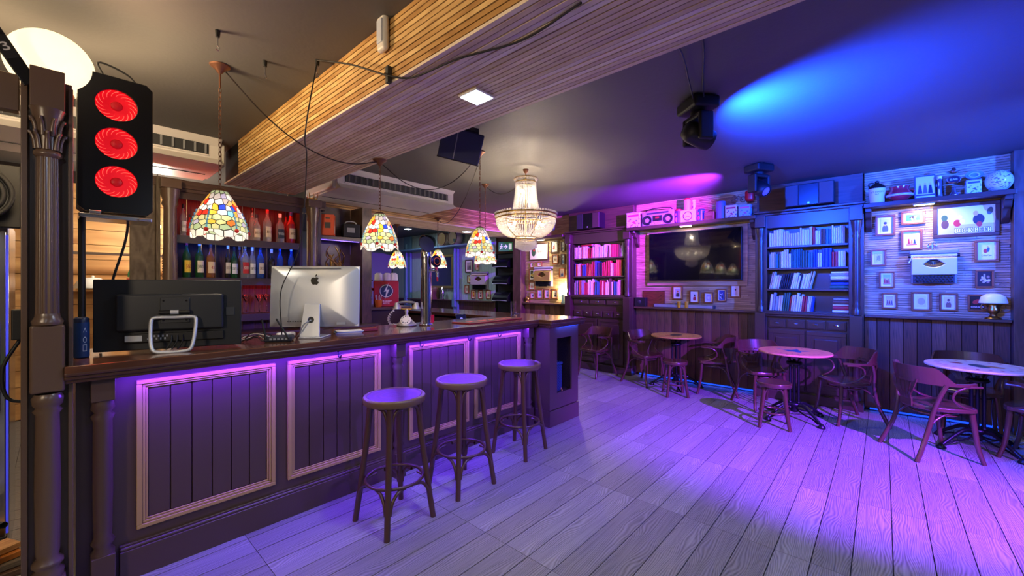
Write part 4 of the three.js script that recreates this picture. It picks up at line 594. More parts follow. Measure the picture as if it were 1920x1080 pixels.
function stainedShade(parent) {
  let sd = 3; const r = () => { sd = (sd * 1664525 + 1013904223) >>> 0; return sd / 4294967296 - 0.5; };
  // seeds of a voronoi tiling on the unrolled shade: u in turns, v = t
  const S = [], ASP = 2.1, add = (n, t, ju, jt, cols, ph = 0) => { for (let i = 0; i < n; i++) S.push({ u: ((i + ph + r() * ju) / n + 1) % 1, v: t + r() * jt, c: t > 0.6 ? cols[(i * 5 + Math.floor(t * 40)) % cols.length] : cols[Math.floor((r() + 0.5) * cols.length * 0.9999)] }); };
  add(12, 0.035, 0, 0, ['green']);
  add(14, 0.15, 0.5, 0.05, ['peach', 'grey', 'amber', 'peach', 'lilac', 'grey', 'white'], 0.5);
  add(17, 0.29, 0.7, 0.05, ['peach', 'white', 'red', 'amber', 'grey', 'peach', 'lilac', 'white'], 0.2);
  add(22, 0.41, 0.8, 0.05, ['blue', 'white', 'orange', 'peach', 'blue', 'white', 'amber', 'red', 'lilac', 'white', 'blue'], 0.1);
  add(20, 0.53, 0.8, 0.04, ['white', 'olive', 'lilac', 'orange', 'white', 'blue', 'peach', 'red', 'white', 'amber', 'sky'], 0.6);
  add(18, 0.645, 0.5, 0.02, ['cream', 'cream', 'green', 'cream'], 0.3);
  add(18, 0.735, 0.3, 0.01, ['cream', 'orange', 'green', 'lilac', 'cream', 'amber'], 0.0);
  add(18, 0.825, 0.5, 0.02, ['green', 'cream', 'green'], 0.5);
  add(18, 0.95, 0.3, 0.0, ['white'], 0.2);
  const clip = (poly, nx, ny, d) => { const o = []; for (let i = 0; i < poly.length; i++) { const p = poly[i], q = poly[(i + 1) % poly.length], a = p[0] * nx + p[1] * ny - d, b = q[0] * nx + q[1] * ny - d; if (a <= 0) o.push(p); if (a * b < 0) { const k = a / (a - b); o.push([p[0] + (q[0] - p[0]) * k, p[1] + (q[1] - p[1]) * k]); } } return o; };
  const P3 = p => shadePoint(p[0] * Math.PI * 2, Math.max(0, Math.min(1, p[1]))), geo = pos => { const g = new THREE.BufferGeometry(); g.setAttribute('position', new THREE.Float32BufferAttribute(pos, 3)); g.computeVertexNormals(); g.setAttribute('uv', new THREE.Float32BufferAttribute(new Float32Array(pos.length / 3 * 2), 2)); return g; };
  const lead = [];
  for (const s of S) {
    let poly = [[s.u - 0.2, 0], [s.u + 0.2, 0], [s.u + 0.2, 1], [s.u - 0.2, 1]];
    for (const q of S) for (const o of [-1, 0, 1]) { if (q === s && !o) continue; const du = (q.u + o - s.u) * ASP, dv = q.v - s.v; if (Math.abs(du) > 0.8 || Math.abs(dv) > 0.4 || !poly.length) continue; const nx = du * ASP, ny = dv, d = nx * (s.u + (q.u + o - s.u) / 2) + ny * (s.v + dv / 2); poly = clip(poly, nx, ny, d); }
    if (poly.length < 3) continue;
    const dense = []; poly.forEach((p, i) => { const q = poly[(i + 1) % poly.length]; const m = Math.hypot((q[0] - p[0]) * 6, q[1] - p[1]) > 0.2 ? 3 : 1; for (let k = 0; k < m; k++) dense.push([p[0] + (q[0] - p[0]) * k / m, p[1] + (q[1] - p[1]) * k / m]); });
    const c = dense.reduce((a, p) => [a[0] + p[0] / dense.length, a[1] + p[1] / dense.length], [0, 0]), C = P3(c), inset = dense.map(p => { const A = P3(p), L = Math.max(0.004, A.distanceTo(C)), k = Math.max(0.5, 1 - 0.0029 / L); return [c[0] + (p[0] - c[0]) * k, c[1] + (p[1] - c[1]) * k]; });
    const pane = [], n = dense.length; for (let i = 0; i < n; i++) { const A = P3(inset[i]), B = P3(inset[(i + 1) % n]), D = P3(dense[i]), E = P3(dense[(i + 1) % n]); pane.push(...C.toArray(), ...A.toArray(), ...B.toArray()); lead.push(geo([...A.toArray(), ...D.toArray(), ...E.toArray(), ...A.toArray(), ...E.toArray(), ...B.toArray()])); }
    part('glass_pane', geo(pane), glassMat[s.c], parent);
  }
  // dragonfly bodies: a short ladder of sky blue pieces ending in a red head
  for (let d = 0; d < 6; d++) { const th = d / 6 * Math.PI * 2 + 0.15; for (let q = 0; q < 6; q++) { const t = 0.47 + q * 0.072, P = shadePoint(th, t), g = new THREE.SphereGeometry(0.5, 8, 6); g.scale(0.011, 0.021, 0.011); g.translate(P.x * 1.02, P.y, P.z * 1.02); part('dragonfly_body', g, glassMat.sky, parent); } const P = shadePoint(th, 0.9), g = new THREE.SphereGeometry(0.013, 8, 6); part('dragonfly_head', g.translate(P.x * 1.015, P.y, P.z * 1.015), glassMat.red, parent); }
  part('lead_lines', lead, leadMat, parent);
}
function chain(x, y0, y1, z, mat, parent) { const L = [], n = Math.max(2, Math.round((y1 - y0) / 0.028)); for (let i = 0; i < n; i++) { const g = new THREE.TorusGeometry(0.011, 0.0024, 5, 10); g.scale(0.75, 1.5, 1); g.rotateY(i % 2 ? 0.4 : 0.4 + Math.PI / 2); g.translate(x, y0 + (i + 0.5) * (y1 - y0) / n, z); L.push(g); } return part('chain', L, mat, parent); }
const LAMPY = 1.795;
function fittings(t, drop, rodLen) {
  part('cap', lathe([[0, 0.30], [0.02, 0.30], [0.042, 0.285], [0.04, 0.278]], 18), M.bronze, t);
  const b = part('bulb', [ball(0.03, 0, 0.13, 0, 14)], std(0xffffff, 0.4, { emissive: 0xffe6b8, emissiveIntensity: 3 }), t); part('socket', cyl(0.016, 0.016, 0.13, 0, 0.225, 0, 12), M.bronze, t);
  if (rodLen) part('stem', cyl(0.006, 0.006, rodLen, 0, drop - 0.04 - rodLen / 2, 0, 8), M.bronze, t);
  chain(0, 0.3, drop - 0.04 - rodLen, 0, M.bronze, t);
  part('canopy', lathe([[0, -0.055], [0.012, -0.05], [0.025, -0.03], [0.05, -0.012], [0.056, -0.004], [0.05, 0]], 24, 0, drop, 0), M.bronze, t);
}
const LAMPCD = 0.42;
function pendant(label, x, z, topY, rodLen = 0, from) {
  let t; if (from) { t = thing('stained_glass_lamp', label, 'pendant lamp', [x, LAMPY, z], rr(-0.1, 0.1), 'stained glass pendant lamps'); from.children.forEach(c => { if (!['chain', 'canopy', 'stem', 'cap', 'bulb', 'socket'].includes(c.name)) t.add(c.clone()); }); }
  else { t = thing('stained_glass_lamp', label, 'pendant lamp', [x, LAMPY, z], 0, 'stained glass pendant lamps'); stainedShade(t); }
  fittings(t, topY - LAMPY, rodLen); scene.add(bulbLight(0xffeed6, LAMPCD, [x, LAMPY + 0.13, z], 2)); return t;
}
const lamp1 = pendant('stained glass dragonfly lamp on a long chain above the black monitor', 0.67, -3.02, CEIL, 0.1);
pendant('stained glass dragonfly lamp hung from the slatted beam beyond the silver computer', 1.755, -3.03, BEAM_Y, 0, lamp1);
pendant('stained glass dragonfly lamp above the red bar mat', 2.86, -3.02, CEIL, 0, lamp1);
pendant('stained glass dragonfly lamp above the bar corner behind another lamp', 3.84, -3.95, CEIL, 0, lamp1);
pendant('small looking stained glass lamp in front of the gilt mirror', 4.17, -5.40, 2.60, 0, lamp1);
pendant('small looking stained glass lamp above the red dispenser', 3.81, -6.03, BEAM_Y, 0, lamp1);
// swagged cords between the lamp roses
const sag = (a, b, d, n = 5) => { const o = []; for (let i = 0; i <= n; i++) { const k = i / n; o.push([a[0] + (b[0] - a[0]) * k, a[1] + (b[1] - a[1]) * k - d * 4 * k * (1 - k), a[2] + (b[2] - a[2]) * k]); } return o; };
solo('lamp_cord', tube(sag([0.70, CEIL - 0.03, -3.02], [1.74, BEAM_Y - 0.02, -3.03], 0.2), 0.0045, 40), M.cord, 'twisted brown cord swagged from the first lamp rose to the beam', 'cord');
solo('lamp_cord', tube(sag([1.77, BEAM_Y - 0.03, -3.03], [2.84, CEIL - 0.03, -3.02], 0.28), 0.004, 40), M.cord, 'dark cord swagged from the beam lamp rose up to the next lamp rose', 'cord');
solo('lamp_cord', tube(sag([2.88, CEIL - 0.03, -3.02], [4.15, 2.58, -5.40], 0.3), 0.004, 40), M.cord, 'dark cord swagged toward the lamp before the mirror', 'cord');
solo('lamp_cord', tube(sag([3.86, CEIL - 0.03, -3.95], [3.70, CEIL - 0.08, -3.14], 0.14), 0.004, 30), M.cord, 'dark cord swagged between chandelier and corner lamp', 'cord');
// ================================================================ crystal chandelier
{
  const t = thing('chandelier', 'large gilt crystal basket chandelier above the bar corner', 'chandelier', [3.66, 0, -3.09]);
  part('hook', [rod([0, CEIL, 0], [0, 2.77, 0], 0.006), lathe([[0, 2.80], [0.02, 2.81], [0.035, 2.845], [0.03, CEIL]], 14)], M.bronze, t);
  const ringT = (R, y, r) => { const g = new THREE.TorusGeometry(R, r, 8, 48); g.rotateX(Math.PI / 2); g.translate(0, y, 0); return g; };
  part('gilt_frame', [ringT(0.125, 2.745, 0.007), ringT(0.118, 2.70, 0.007), ringT(0.352, 2.315, 0.011), ringT(0.345, 2.275, 0.009), ringT(0.128, 2.06, 0.009), ringT(0.12, 2.03, 0.007), ringT(0.155, 2.33, 0.006), ringT(0.075, 1.97, 0.004), cyl(0.008, 0.008, 0.72, 0, 2.40, 0, 8)].concat([0, 1, 2, 3, 4, 5].map(i => { const a = i * 1.0472; return tube([[Math.cos(a) * 0.345, 2.29, Math.sin(a) * 0.345], [Math.cos(a) * 0.31, 2.16, Math.sin(a) * 0.31], [Math.cos(a) * 0.2, 2.07, Math.sin(a) * 0.2], [Math.cos(a) * 0.125, 2.05, Math.sin(a) * 0.125]], 0.004, 12); })), M.gold, t);
  const spots = [];
  for (let i = 0; i < 40; i++) { const a = i / 40 * 6.28319; for (let k = 0; k < 24; k++) { const f = k / 23, R = 0.118 + 0.045 * Math.pow(f, 1.8) + 0.0; spots.push([Math.cos(a) * R, 2.70 - f * 0.37, Math.sin(a) * R, 0.0075]); } }
  for (let i = 0; i < 76; i++) { const a = i / 76 * 6.28319; for (let k = 0; k < 15; k++) { const f = k / 14, R = 0.125 + (0.345 - 0.125) * Math.cos(f * Math.PI / 2); if (k > 9 && i % 2) continue; spots.push([Math.cos(a) * R, 2.27 - 0.21 * Math.sin(f * Math.PI / 2), Math.sin(a) * R, 0.0105]); } }
  for (let i = 0; i < 60; i++) { const a = i / 60 * 6.28319; for (const [R, y] of [[0.35, 2.295], [0.357, 2.332]]) spots.push([Math.cos(a) * R, y, Math.sin(a) * R, 0.0135]); }
  for (let i = 0; i < 22; i++) { const a = i / 22 * 6.28319; spots.push([Math.cos(a) * 0.128, 2.735, Math.sin(a) * 0.128, 0.017]); }
  for (const [R, y0, n, len] of [[0.122, 2.02, 40, 6], [0.085, 1.985, 28, 5], [0.045, 1.95, 16, 4]]) for (let i = 0; i < n; i++) { const a = i / n * 6.28319; for (let k = 0; k < len; k++) spots.push([Math.cos(a) * R, y0 - k * 0.016, Math.sin(a) * R, 0.0075]); }
  const im = new THREE.InstancedMesh(new THREE.OctahedronGeometry(1, 1), std(0xffffff, 0.05, { transmission: 0.8, thickness: 0.01, ior: 1.55, clearcoat: 1, clearcoatRoughness: 0.03 }), spots.length), mm = new THREE.Matrix4(), qq = new THREE.Quaternion();
  spots.forEach((s, i) => { qq.setFromEuler(new THREE.Euler(rr(0, 3), rr(0, 3), 0)); mm.compose(V(s[0], s[1], s[2]), qq, V(s[3], s[3], s[3])); im.setMatrixAt(i, mm); });
  im.name = 'crystal_beads'; im.userData = { kind: 'stuff', label: 'clear crystal bead strands' }; shade(im); t.add(im);
  const bm = std(0xffffff, 0.3, { emissive: 0xffe8c0, emissiveIntensity: 6 });
  for (const [x, y, z] of [[0.2, 2.2, 0], [-0.2, 2.2, 0], [0, 2.2, 0.2], [0, 2.2, -0.2], [0.14, 2.2, 0.14], [-0.14, 2.2, -0.14], [0.03, 2.48, 0.03], [-0.03, 2.6, -0.03]]) { const b = part('bulb', [ball(0.022, x, y, z, 12)], bm, t); part('candle_sleeve', cyl(0.011, 0.011, 0.05, x, y - 0.045, z, 10), M.cream, b); }
  for (const p of [[0.2, 2.2, 0], [-0.2, 2.2, 0], [0, 2.2, 0.2], [0, 2.2, -0.2], [0, 2.54, 0]]) scene.add(bulbLight(0xffe8c8, 0.95, [3.66 + p[0], p[1], -3.09 + p[2]], 1));
}
// ================================================================ globe lamp on the bar post
{
  const gx = -0.02, gz = -2.97, gy = 2.56;
  const t = thing('globe_lamp', 'glowing white glass globe lamp on top of the bar post', 'lamp', [gx, gy, gz]);
  part('globe', new THREE.SphereGeometry(0.152, 36, 24), std(0xfff4e0, 0.4, { emissive: 0xffe6b4, emissiveIntensity: 1.0 }), t); part('gallery', lathe([[0.06, -0.165], [0.075, -0.15], [0.08, -0.13], [0.06, -0.125]], 20), M.brass, t); part('stem', cyl(0.02, 0.02, 0.24, 0, -0.28, 0, 10), M.brass, t);
  scene.add(bulbLight(0xffdcaa, 6.5, [gx, gy, gz], 8));
}
{
  const gx = -1.75, gz = -0.7, gy = 2.15, t = thing('globe_lamp', 'unseen warm globe lamp on a pole added to light the beam side', 'lamp', [gx, 0, gz]);  // unseen lamp, added to brighten the left side of the beam warmly
  part('globe', new THREE.SphereGeometry(0.15, 32, 20).translate(0, gy, 0), std(0xfff4e0, 0.4, { emissive: 0xffe6b4, emissiveIntensity: 1.0 }), t); part('pole', cyl(0.02, 0.02, gy - 0.17, 0, (gy - 0.13) / 2, 0, 12), M.brass, t); part('base', lathe([[0, 0], [0.15, 0], [0.15, 0.02], [0.03, 0.05]], 24), M.brass, t);
  scene.add(bulbLight(0xffe4c0, 5.5, [gx, gy, gz], 8));
}
// ================================================================ moving head lights
function mover(label, x, z, yaw, tilt) {
  const t = thing('moving_head_light', label, 'stage light', [x, CEIL, z], yaw, 'moving head stage lights');
  part('base', [rb(0.24, 0.085, 0.2, 0.02, 0, -0.05, 0)], M.black, t); part('clamp', [rb(0.06, 0.03, 0.16, 0.005, 0, 0.0 - 0.012, 0)], M.iron, t); part('neck', cyl(0.05, 0.05, 0.03, 0, -0.105, 0), M.black, t);
  const y = part('yoke', [rb(0.2, 0.04, 0.1, 0.015, 0, -0.135, 0), rb(0.035, 0.2, 0.11, 0.015, -0.095, -0.22, 0), rb(0.035, 0.2, 0.11, 0.015, 0.095, -0.22, 0)], M.black, t);
  const h = new THREE.Group(); h.name = 'head'; h.position.set(0, -0.26, 0); h.rotation.x = tilt; t.add(h);
  part('head_shell', lathe([[0, -0.11], [0.055, -0.105], [0.075, -0.06], [0.078, 0.06], [0.07, 0.105], [0.05, 0.115]], 22).rotateX(Math.PI / 2), M.black, h); part('lens', lathe([[0, 0.108], [0.048, 0.104], [0.05, 0.1]], 20).rotateX(Math.PI / 2), std(0x6a70c8, 0.08, { emissive: 0x3a30ff, emissiveIntensity: 0.6 }), h);
  return t;
}
mover('black moving head light on the ceiling between beam and blue glow', 3.12, -1.0, 0.9, 0.35);
mover('black moving head light on the ceiling before the television bookcase', 5.25, -1.03, -0.5, 0.6);
mover('black moving head light on the ceiling beside the open floor', 2.7, 2.3, 2.0, 0.9);
mover('black moving head light on the ceiling by the front wall', 3.6, 3.2, 1.6, 0.4);
function beamLight(c, I, deg, pen, pos, aim, rad = 1) { const l = new THREE.SpotLight(rgb(c), I, 0, deg * Math.PI / 180, pen, 2); l.shadow.radius = rad; return lightAim(l, pos, aim); }
beamLight(PURPLE, 380, 26, 0.55, [2.82, 2.48, 2.2], [4.65, 0, -0.55]);
beamLight([0.01, 0.07, 1], 270, 24, 0.7, [3.72, 2.5, 3.1], [6.45, 2.35, -0.35]);
beamLight([0.004, 0.05, 1], 130, 70, 1, [3.19, 2.56, -0.9], [5.4, 2.9, 1.5]);
beamLight([0.30, 0.02, 1], 140, 40, 1, [5.16, 2.60, -1.2], [6.4, 2.5, -3.5]);
beamLight([0.16, 0.06, 1], 60, 22, 0.9, [2.75, 2.5, 2.2], [2.9, 0.5, -2.7]);
// ================================================================ air conditioners
function airCon(label, x0, x1, z0, z1) {
  const t = thing('air_conditioner', label, 'air conditioner', [0, 0, 0], 0, 'white ceiling air conditioners'), w = x1 - x0;
  const s = new THREE.Shape([[z1, 2.845], [z0 + 0.06, 2.845], [z0, 2.79], [z0 + 0.01, 2.665], [z0 + 0.10, 2.605], [z1, 2.60]].map(p => new THREE.Vector2(-p[0], p[1])));
  const g = ext(s, w, 0.006); g.rotateY(Math.PI / 2); g.translate(x0, 0, 0); g.scale(1, 1, 1);
  part('housing', g, M.acWhite, t);
  part('outlet', b2(x0 + 0.09, x1 - 0.09, 2.70, 2.79, -(-z0) - 0.02, -(-z0) + 0.02), M.grille, t);
  const n = Math.round(w / 0.085); for (let i = 0; i < n; i++) part('louvre', rot(rb(0.006, 0.08, 0.05, 0.002), 0, 0.5).translate(x0 + 0.12 + i * (w - 0.24) / (n - 1), 2.745, z0 + 0.015), M.greyP, t);
  part('flap', rb(w - 0.16, 0.012, 0.03, 0.004, (x0 + x1) / 2, 2.688, z0 + 0.012), M.acWhite, t);
  for (const x of [x0 - 0.02, x1 + 0.02]) part('end_cap', rb(0.05, 0.22, z0 - z1 - 0.02, 0.02, x, 2.72, (z0 + z1) / 2), M.acWhite, t);
  part('underside_seam', b2(x0 + 0.04, x1 - 0.04, 2.592, 2.60, z1 + 0.3, z1 + 0.306), M.grille, t);
  return t;
}
airCon('white ceiling air conditioner above the bottle shelves', -0.62, 1.02, -4.60, -5.28);
airCon('long white ceiling air conditioner in front of the slatted beam', 2.14, 3.82, -4.62, -5.42);
// ================================================================ loudspeakers
{
  const t = thing('wedge_loudspeaker', 'black perforated loudspeaker hanging beside the slatted beam', 'loudspeaker', [2.16, 2.62, -2.50]); t.rotation.set(0.5, -0.75, -0.22, 'YXZ');
  const s = new THREE.Shape([[-0.16, -0.12], [0.16, -0.12], [0.11, 0.12], [-0.11, 0.12]].map(p => new THREE.Vector2(...p))); part('cabinet', ext(s, 0.2, 0.01).translate(0, 0, -0.18), M.black, t); part('grille', rb(0.33, 0.24, 0.02, 0.01, 0, 0, 0.03), std(0x2a3050, 0.6), t); part('grille_seam', rb(0.008, 0.22, 0.004, 0.001, -0.04, 0, 0.042), M.greyP, t); part('bracket', [rod([0, 0.1, -0.1], [0, 0.2, -0.16], 0.012)], M.iron, t);
}
function boxSpeaker(label, zc, w, h, yb) { const t = thing('striped_loudspeaker', label, 'loudspeaker', [6.36, yb, zc], -Math.PI / 2, 'striped loudspeakers above bookcases'); part('cabinet', rb(w, h, 0.2, 0.006, 0, h / 2, 0.0), M.black, t); part('side_grille', rb(w * 0.27, h * 0.96, 0.02, 0.004, -w * 0.35, h / 2, 0.1), M.grille, t); part('side_grille', rb(w * 0.27, h * 0.96, 0.02, 0.004, w * 0.35, h / 2, 0.1), std(0x4a3c34, 0.6), t); part('centre_baffle', rb(w * 0.4, h * 0.96, 0.012, 0.004, 0, h / 2, 0.1), M.blackGloss, t); part('badge', bx(0.022, 0.022, 0.003, 0, h * 0.1, 0.108), M.alu, t); }
boxSpeaker('striped box loudspeaker above the bookcase next to the typewriter niche', -0.69, 0.5, 0.27, 2.50);
boxSpeaker('striped box loudspeaker above the bookcase beside the bar corner', -3.86, 0.46, 0.27, 2.50);
{ const q = atY(1062, 396, 2.8), t = thing('ceiling_projector', 'blue lit bracketed speaker in the corner above the bar side bookcase', 'loudspeaker', [6.15, 2.52, -4.62], -0.9); part('cabinet', rb(0.2, 0.26, 0.2, 0.02, 0, 0.13, 0), M.navy, t); part('bracket', [rb(0.05, 0.05, 0.24, 0.006, 0, 0.28, -0.06)], M.iron, t); }
// small ceiling hooks, white emergency light and cables on the beam
for (const [px, py, l] of [[408, 58, 'ceiling hook near the lamp rose above the bar'], [497, 115, 'bent hook on the ceiling between lamp and beam'], [595, 113, 'ceiling hook holding the black cable beside the beam']]) { const p = atY(px, py, CEIL - 0.002), t = thing('ceiling_hook', l, 'hook', [p.x, CEIL, p.z]); part('plug', cyl(0.01, 0.013, 0.035, 0, -0.0175, 0, 12), M.black, t); part('shank', [cyl(0.004, 0.004, 0.05, 0, -0.055, 0, 8), tube([[0, -0.08, 0], [0.008, -0.09, 0], [0.004, -0.105, 0], [-0.006, -0.1, 0]], 0.003, 10)], M.steel, t); }
{ const p = atX(719, 62, 1.11), t = thing('emergency_light', 'slim white emergency light on the side of the slatted beam', 'light', [1.125, p.y, p.z], -Math.PI / 2); part('housing', rb(0.075, 0.19, 0.035, 0.03, 0, 0, 0.018), M.white, t); part('cover', rb(0.05, 0.12, 0.012, 0.015, 0, 0, 0.036), std(0xc8d0e0, 0.3), t);
  const c = atX(728, 140, 1.115); solo('beam_clip', [b2(1.105, 1.128, 2.515, 2.60, c.z - 0.012, c.z + 0.012, 0.002)], M.grille, 'metal strap clip on the lower edge of the slatted beam', 'clip'); }
{ const h = atY(595, 113, CEIL - 0.1), c = atX(728, 150, 1.10), e = atY(980, 75, BEAM_Y - 0.004), e2 = atY(1090, 5, BEAM_Y - 0.004), m = atY(860, 110, BEAM_Y - 0.004);
  solo('black_cable', tube([[h.x, CEIL - 0.1, h.z], [(h.x + c.x) / 2, 2.66, (h.z + c.z) / 2], [c.x, 2.54, c.z], [1.15, 2.512, c.z + 0.1], [m.x, m.y, m.z], [e.x, e.y, e.z], [e2.x, e2.y, e2.z]], 0.0045, 60), M.black, 'black cable running from the ceiling hook along under the slatted beam', 'cable');
  const d = atZ(575, 300, -2.6), f = atZ(560, 470, -2.9), g2 = atZ(527, 545, -2.98); solo('black_cable', tube([[h.x, CEIL - 0.1, h.z], [atZ(572, 250, h.z + 0.05).x, atZ(572, 250, h.z + 0.05).y, h.z + 0.05], [d.x, d.y, d.z], [f.x, f.y, f.z], [g2.x, g2.y, g2.z], [1.02, TOP + 0.03, -3.02]], 0.0035, 60), M.black, 'thin cable hanging from the ceiling hook down to the router', 'cable');
  const s0 = atY(1205, 117, 2.53), s1b = atY(1232, 112, 2.53); solo('stage_cable', tube([[1.8, 2.80, s0.z], [2.35, 2.83, -0.85], [2.8, 2.835, -0.95], [3.05, 2.80, -1.0]], 0.005, 24), M.grille, 'cable crossing the ceiling from the beam to the stage light', 'cable', 'stage light cables'); solo('stage_cable', tube([[1.8, 2.82, s1b.z + 0.05], [2.3, 2.84, -0.72], [2.85, 2.84, -0.88], [3.1, 2.80, -0.95]], 0.005, 24), M.grille, 'cable crossing the ceiling from the beam to the stage light', 'cable', 'stage light cables'); }
// ================================================================ bar post at the left end of the counter
{
  const t = thing('bar_post', 'tall brown painted bar post with fluted half column and carved capital', 'post', [-0.028, 0, -2.76]), m = M.postPaint;
  part('backing_board', [b2(-0.075, 0.075, 0, 2.43, -0.09, -0.04, 0.003), b2(0.062, 0.078, 0, 2.40, -0.04, 0.0, 0.003), b2(-0.078, -0.058, 0, 2.40, -0.04, -0.012, 0.003)], m, t);
  part('top_block', b2(-0.052, 0.052, 2.28, 2.455, -0.04, 0.03, 0.003), m, t); part('middle_block', rb(0.105, 0.30, 0.08, 0.012, 0, 1.175, -0.005), m, t); part('foot_block', rb(0.11, 0.2, 0.09, 0.006, 0, 0.1, -0.005), m, t);
  part('lower_column', lathe([[0.05, 0.2], [0.052, 0.23], [0.036, 0.245], [0.05, 0.262], [0.05, 0.275], [0.034, 0.295], [0.038, 0.32], [0.041, 0.6], [0.037, 0.93], [0.047, 0.945], [0.036, 0.958], [0.047, 0.972], [0.05, 1.0], [0.04, 1.02]], 26), m, t);
  const fl = new THREE.CylinderGeometry(0.034, 0.038, 0.70, 96, 1, true); { const p = fl.attributes.position; for (let i = 0; i < p.count; i++) { const a = Math.atan2(p.getZ(i), p.getX(i)), k = 1 - 0.12 * Math.pow(0.5 + 0.5 * Math.cos(a * 12), 1.5); p.setX(i, p.getX(i) * k); p.setZ(i, p.getZ(i) * k); } fl.computeVertexNormals(); }
  part('fluted_column', fl.translate(0, 1.72, 0), m, t); part('column_base', lathe([[0.046, 1.325], [0.05, 1.34], [0.04, 1.36], [0.038, 1.375]], 24), m, t); part('neck_ring', lathe([[0.034, 2.065], [0.044, 2.075], [0.044, 2.088], [0.034, 2.10]], 24), m, t);
  const lv = []; for (let k = 0; k < 2; k++) for (let i = 0; i < 8; i++) { const a = i * 0.785 + k * 0.39, c = Math.cos(a), s = Math.sin(a); lv.push(tube([[c * 0.034, 2.10 + k * 0.06, s * 0.034], [c * 0.042, 2.15 + k * 0.06, s * 0.042], [c * 0.056, 2.18 + k * 0.06, s * 0.056], [c * 0.053, 2.165 + k * 0.06, s * 0.053]], 0.011, 10, false, 0.005, 6)); }
  part('carved_capital', [lathe([[0.033, 2.09], [0.036, 2.2], [0.052, 2.27], [0.056, 2.28]], 20), ...lv], m, t);
}
// ================================================================ fan traffic light
{
  const t = thing('fan_traffic_light', 'black box with three red glowing fans stacked like a traffic light', 'light', [0.205, 1.80, -2.92], 0.0), W = 0.275, H = 0.69;
  const s = new THREE.Shape(); const c = 0.025; s.moveTo(-W / 2 + c, -H / 2); s.lineTo(W / 2 - c, -H / 2); s.lineTo(W / 2, -H / 2 + c); s.lineTo(W / 2, H / 2 - c); s.lineTo(W / 2 - c, H / 2); s.lineTo(-W / 2 + c, H / 2); s.lineTo(-W / 2, H / 2 - c); s.lineTo(-W / 2, -H / 2 + c); s.closePath();
  const yc = 0.415, ys = [0.205, 0.01, -0.185];
  const hole = ys.map(y => { const h = new THREE.Path(); h.absarc(0, y, 0.081, 0, Math.PI * 2); return h; }); const s2 = s.clone(); s2.holes.push(...hole);
  part('front_panel', ext(s2, 0.012, 0.002, 20).translate(0, yc, 0), M.blackGloss, t); part('case', ext(s, 0.14, 0.003).translate(0, yc, -0.15), M.black, t);
  const edgeGlow = std(0xff5a50, 0.4, { emissive: rgb([1, 0.10, 0.07]), emissiveIntensity: 0.8 }), glow = std(0xd01018, 0.35, { emissive: rgb([1, 0.006, 0.012]), emissiveIntensity: 0.5 }), hub = std(0x8a0a10, 0.4, { emissive: rgb([0.5, 0, 0.005]), emissiveIntensity: 0.35 });
  for (const y of ys) {
    const f = new THREE.Group(); f.name = 'fan'; f.position.set(0, yc + y, -0.008); t.add(f);
    part('fan_ring', lathe([[0.074, -0.006], [0.081, 0], [0.0805, 0.008], [0.077, 0.008]], 40).rotateX(Math.PI / 2), glow, f); part('fan_hub', lathe([[0, 0.012], [0.018, 0.011], [0.024, 0.004], [0.024, -0.003]], 24).rotateX(Math.PI / 2), hub, f);
    part('fan_back', new THREE.CircleGeometry(0.08, 40).translate(0, 0, 0.0015), std(0xa80a18, 0.5, { emissive: rgb([1, 0.003, 0.014]), emissiveIntensity: 0.42 }), f);
    for (let i = 0; i < 17; i++) { const a = i / 17 * Math.PI * 2, p = (r, d) => [Math.cos(a + d) * r, Math.sin(a + d) * r, 0.004]; part('fan_blade', tube([p(0.05, 0.5), p(0.06, 0.36), p(0.069, 0.18), p(0.0765, 0)], 0.0008, 10, false, 0.0022, 5), edgeGlow, f); }
    scene.add((() => { const l = new THREE.RectAreaLight(rgb([1, 0.01, 0.02]), 6, 0.14, 0.14); l.position.set(0.205, 1.80 + yc + y, -2.885); l.lookAt(0.205, 1.80 + yc + y, 0); return l; })());
  }
  part('support_arm', [rod([-0.12, -0.66, -0.12], [-0.12, 0.07, -0.12], 0.014, undefined, 4)], M.black, t); part('shelf_bracket', [rb(0.27, 0.02, 0.2, 0.004, 0, 0.045, -0.07), rod([-0.1, 0.06, 0.06], [-0.06, 0.06, 0.06], 0.009), rod([0.08, 0.04, 0.06], [0.125, 0.045, 0.06], 0.009)], M.steel, t);
  solo('black_cable', tube([[0.16, 2.58, -2.98], [0.14, 2.64, -2.98], [0.25, 2.62, -2.99], [0.3, 2.57, -3.0]], 0.005, 20), M.black, 'short black cable looped on top of the fan box', 'cable');
  solo('black_cable', tube([[0.25, 2.15, -3.05], [0.26, 1.8, -3.1], [0.2, 1.5, -3.15], [0.16, TOP + 0.01, -3.2]], 0.006, 26), M.black, 'black cable hanging down behind the monitor from the fan box', 'cable');
}
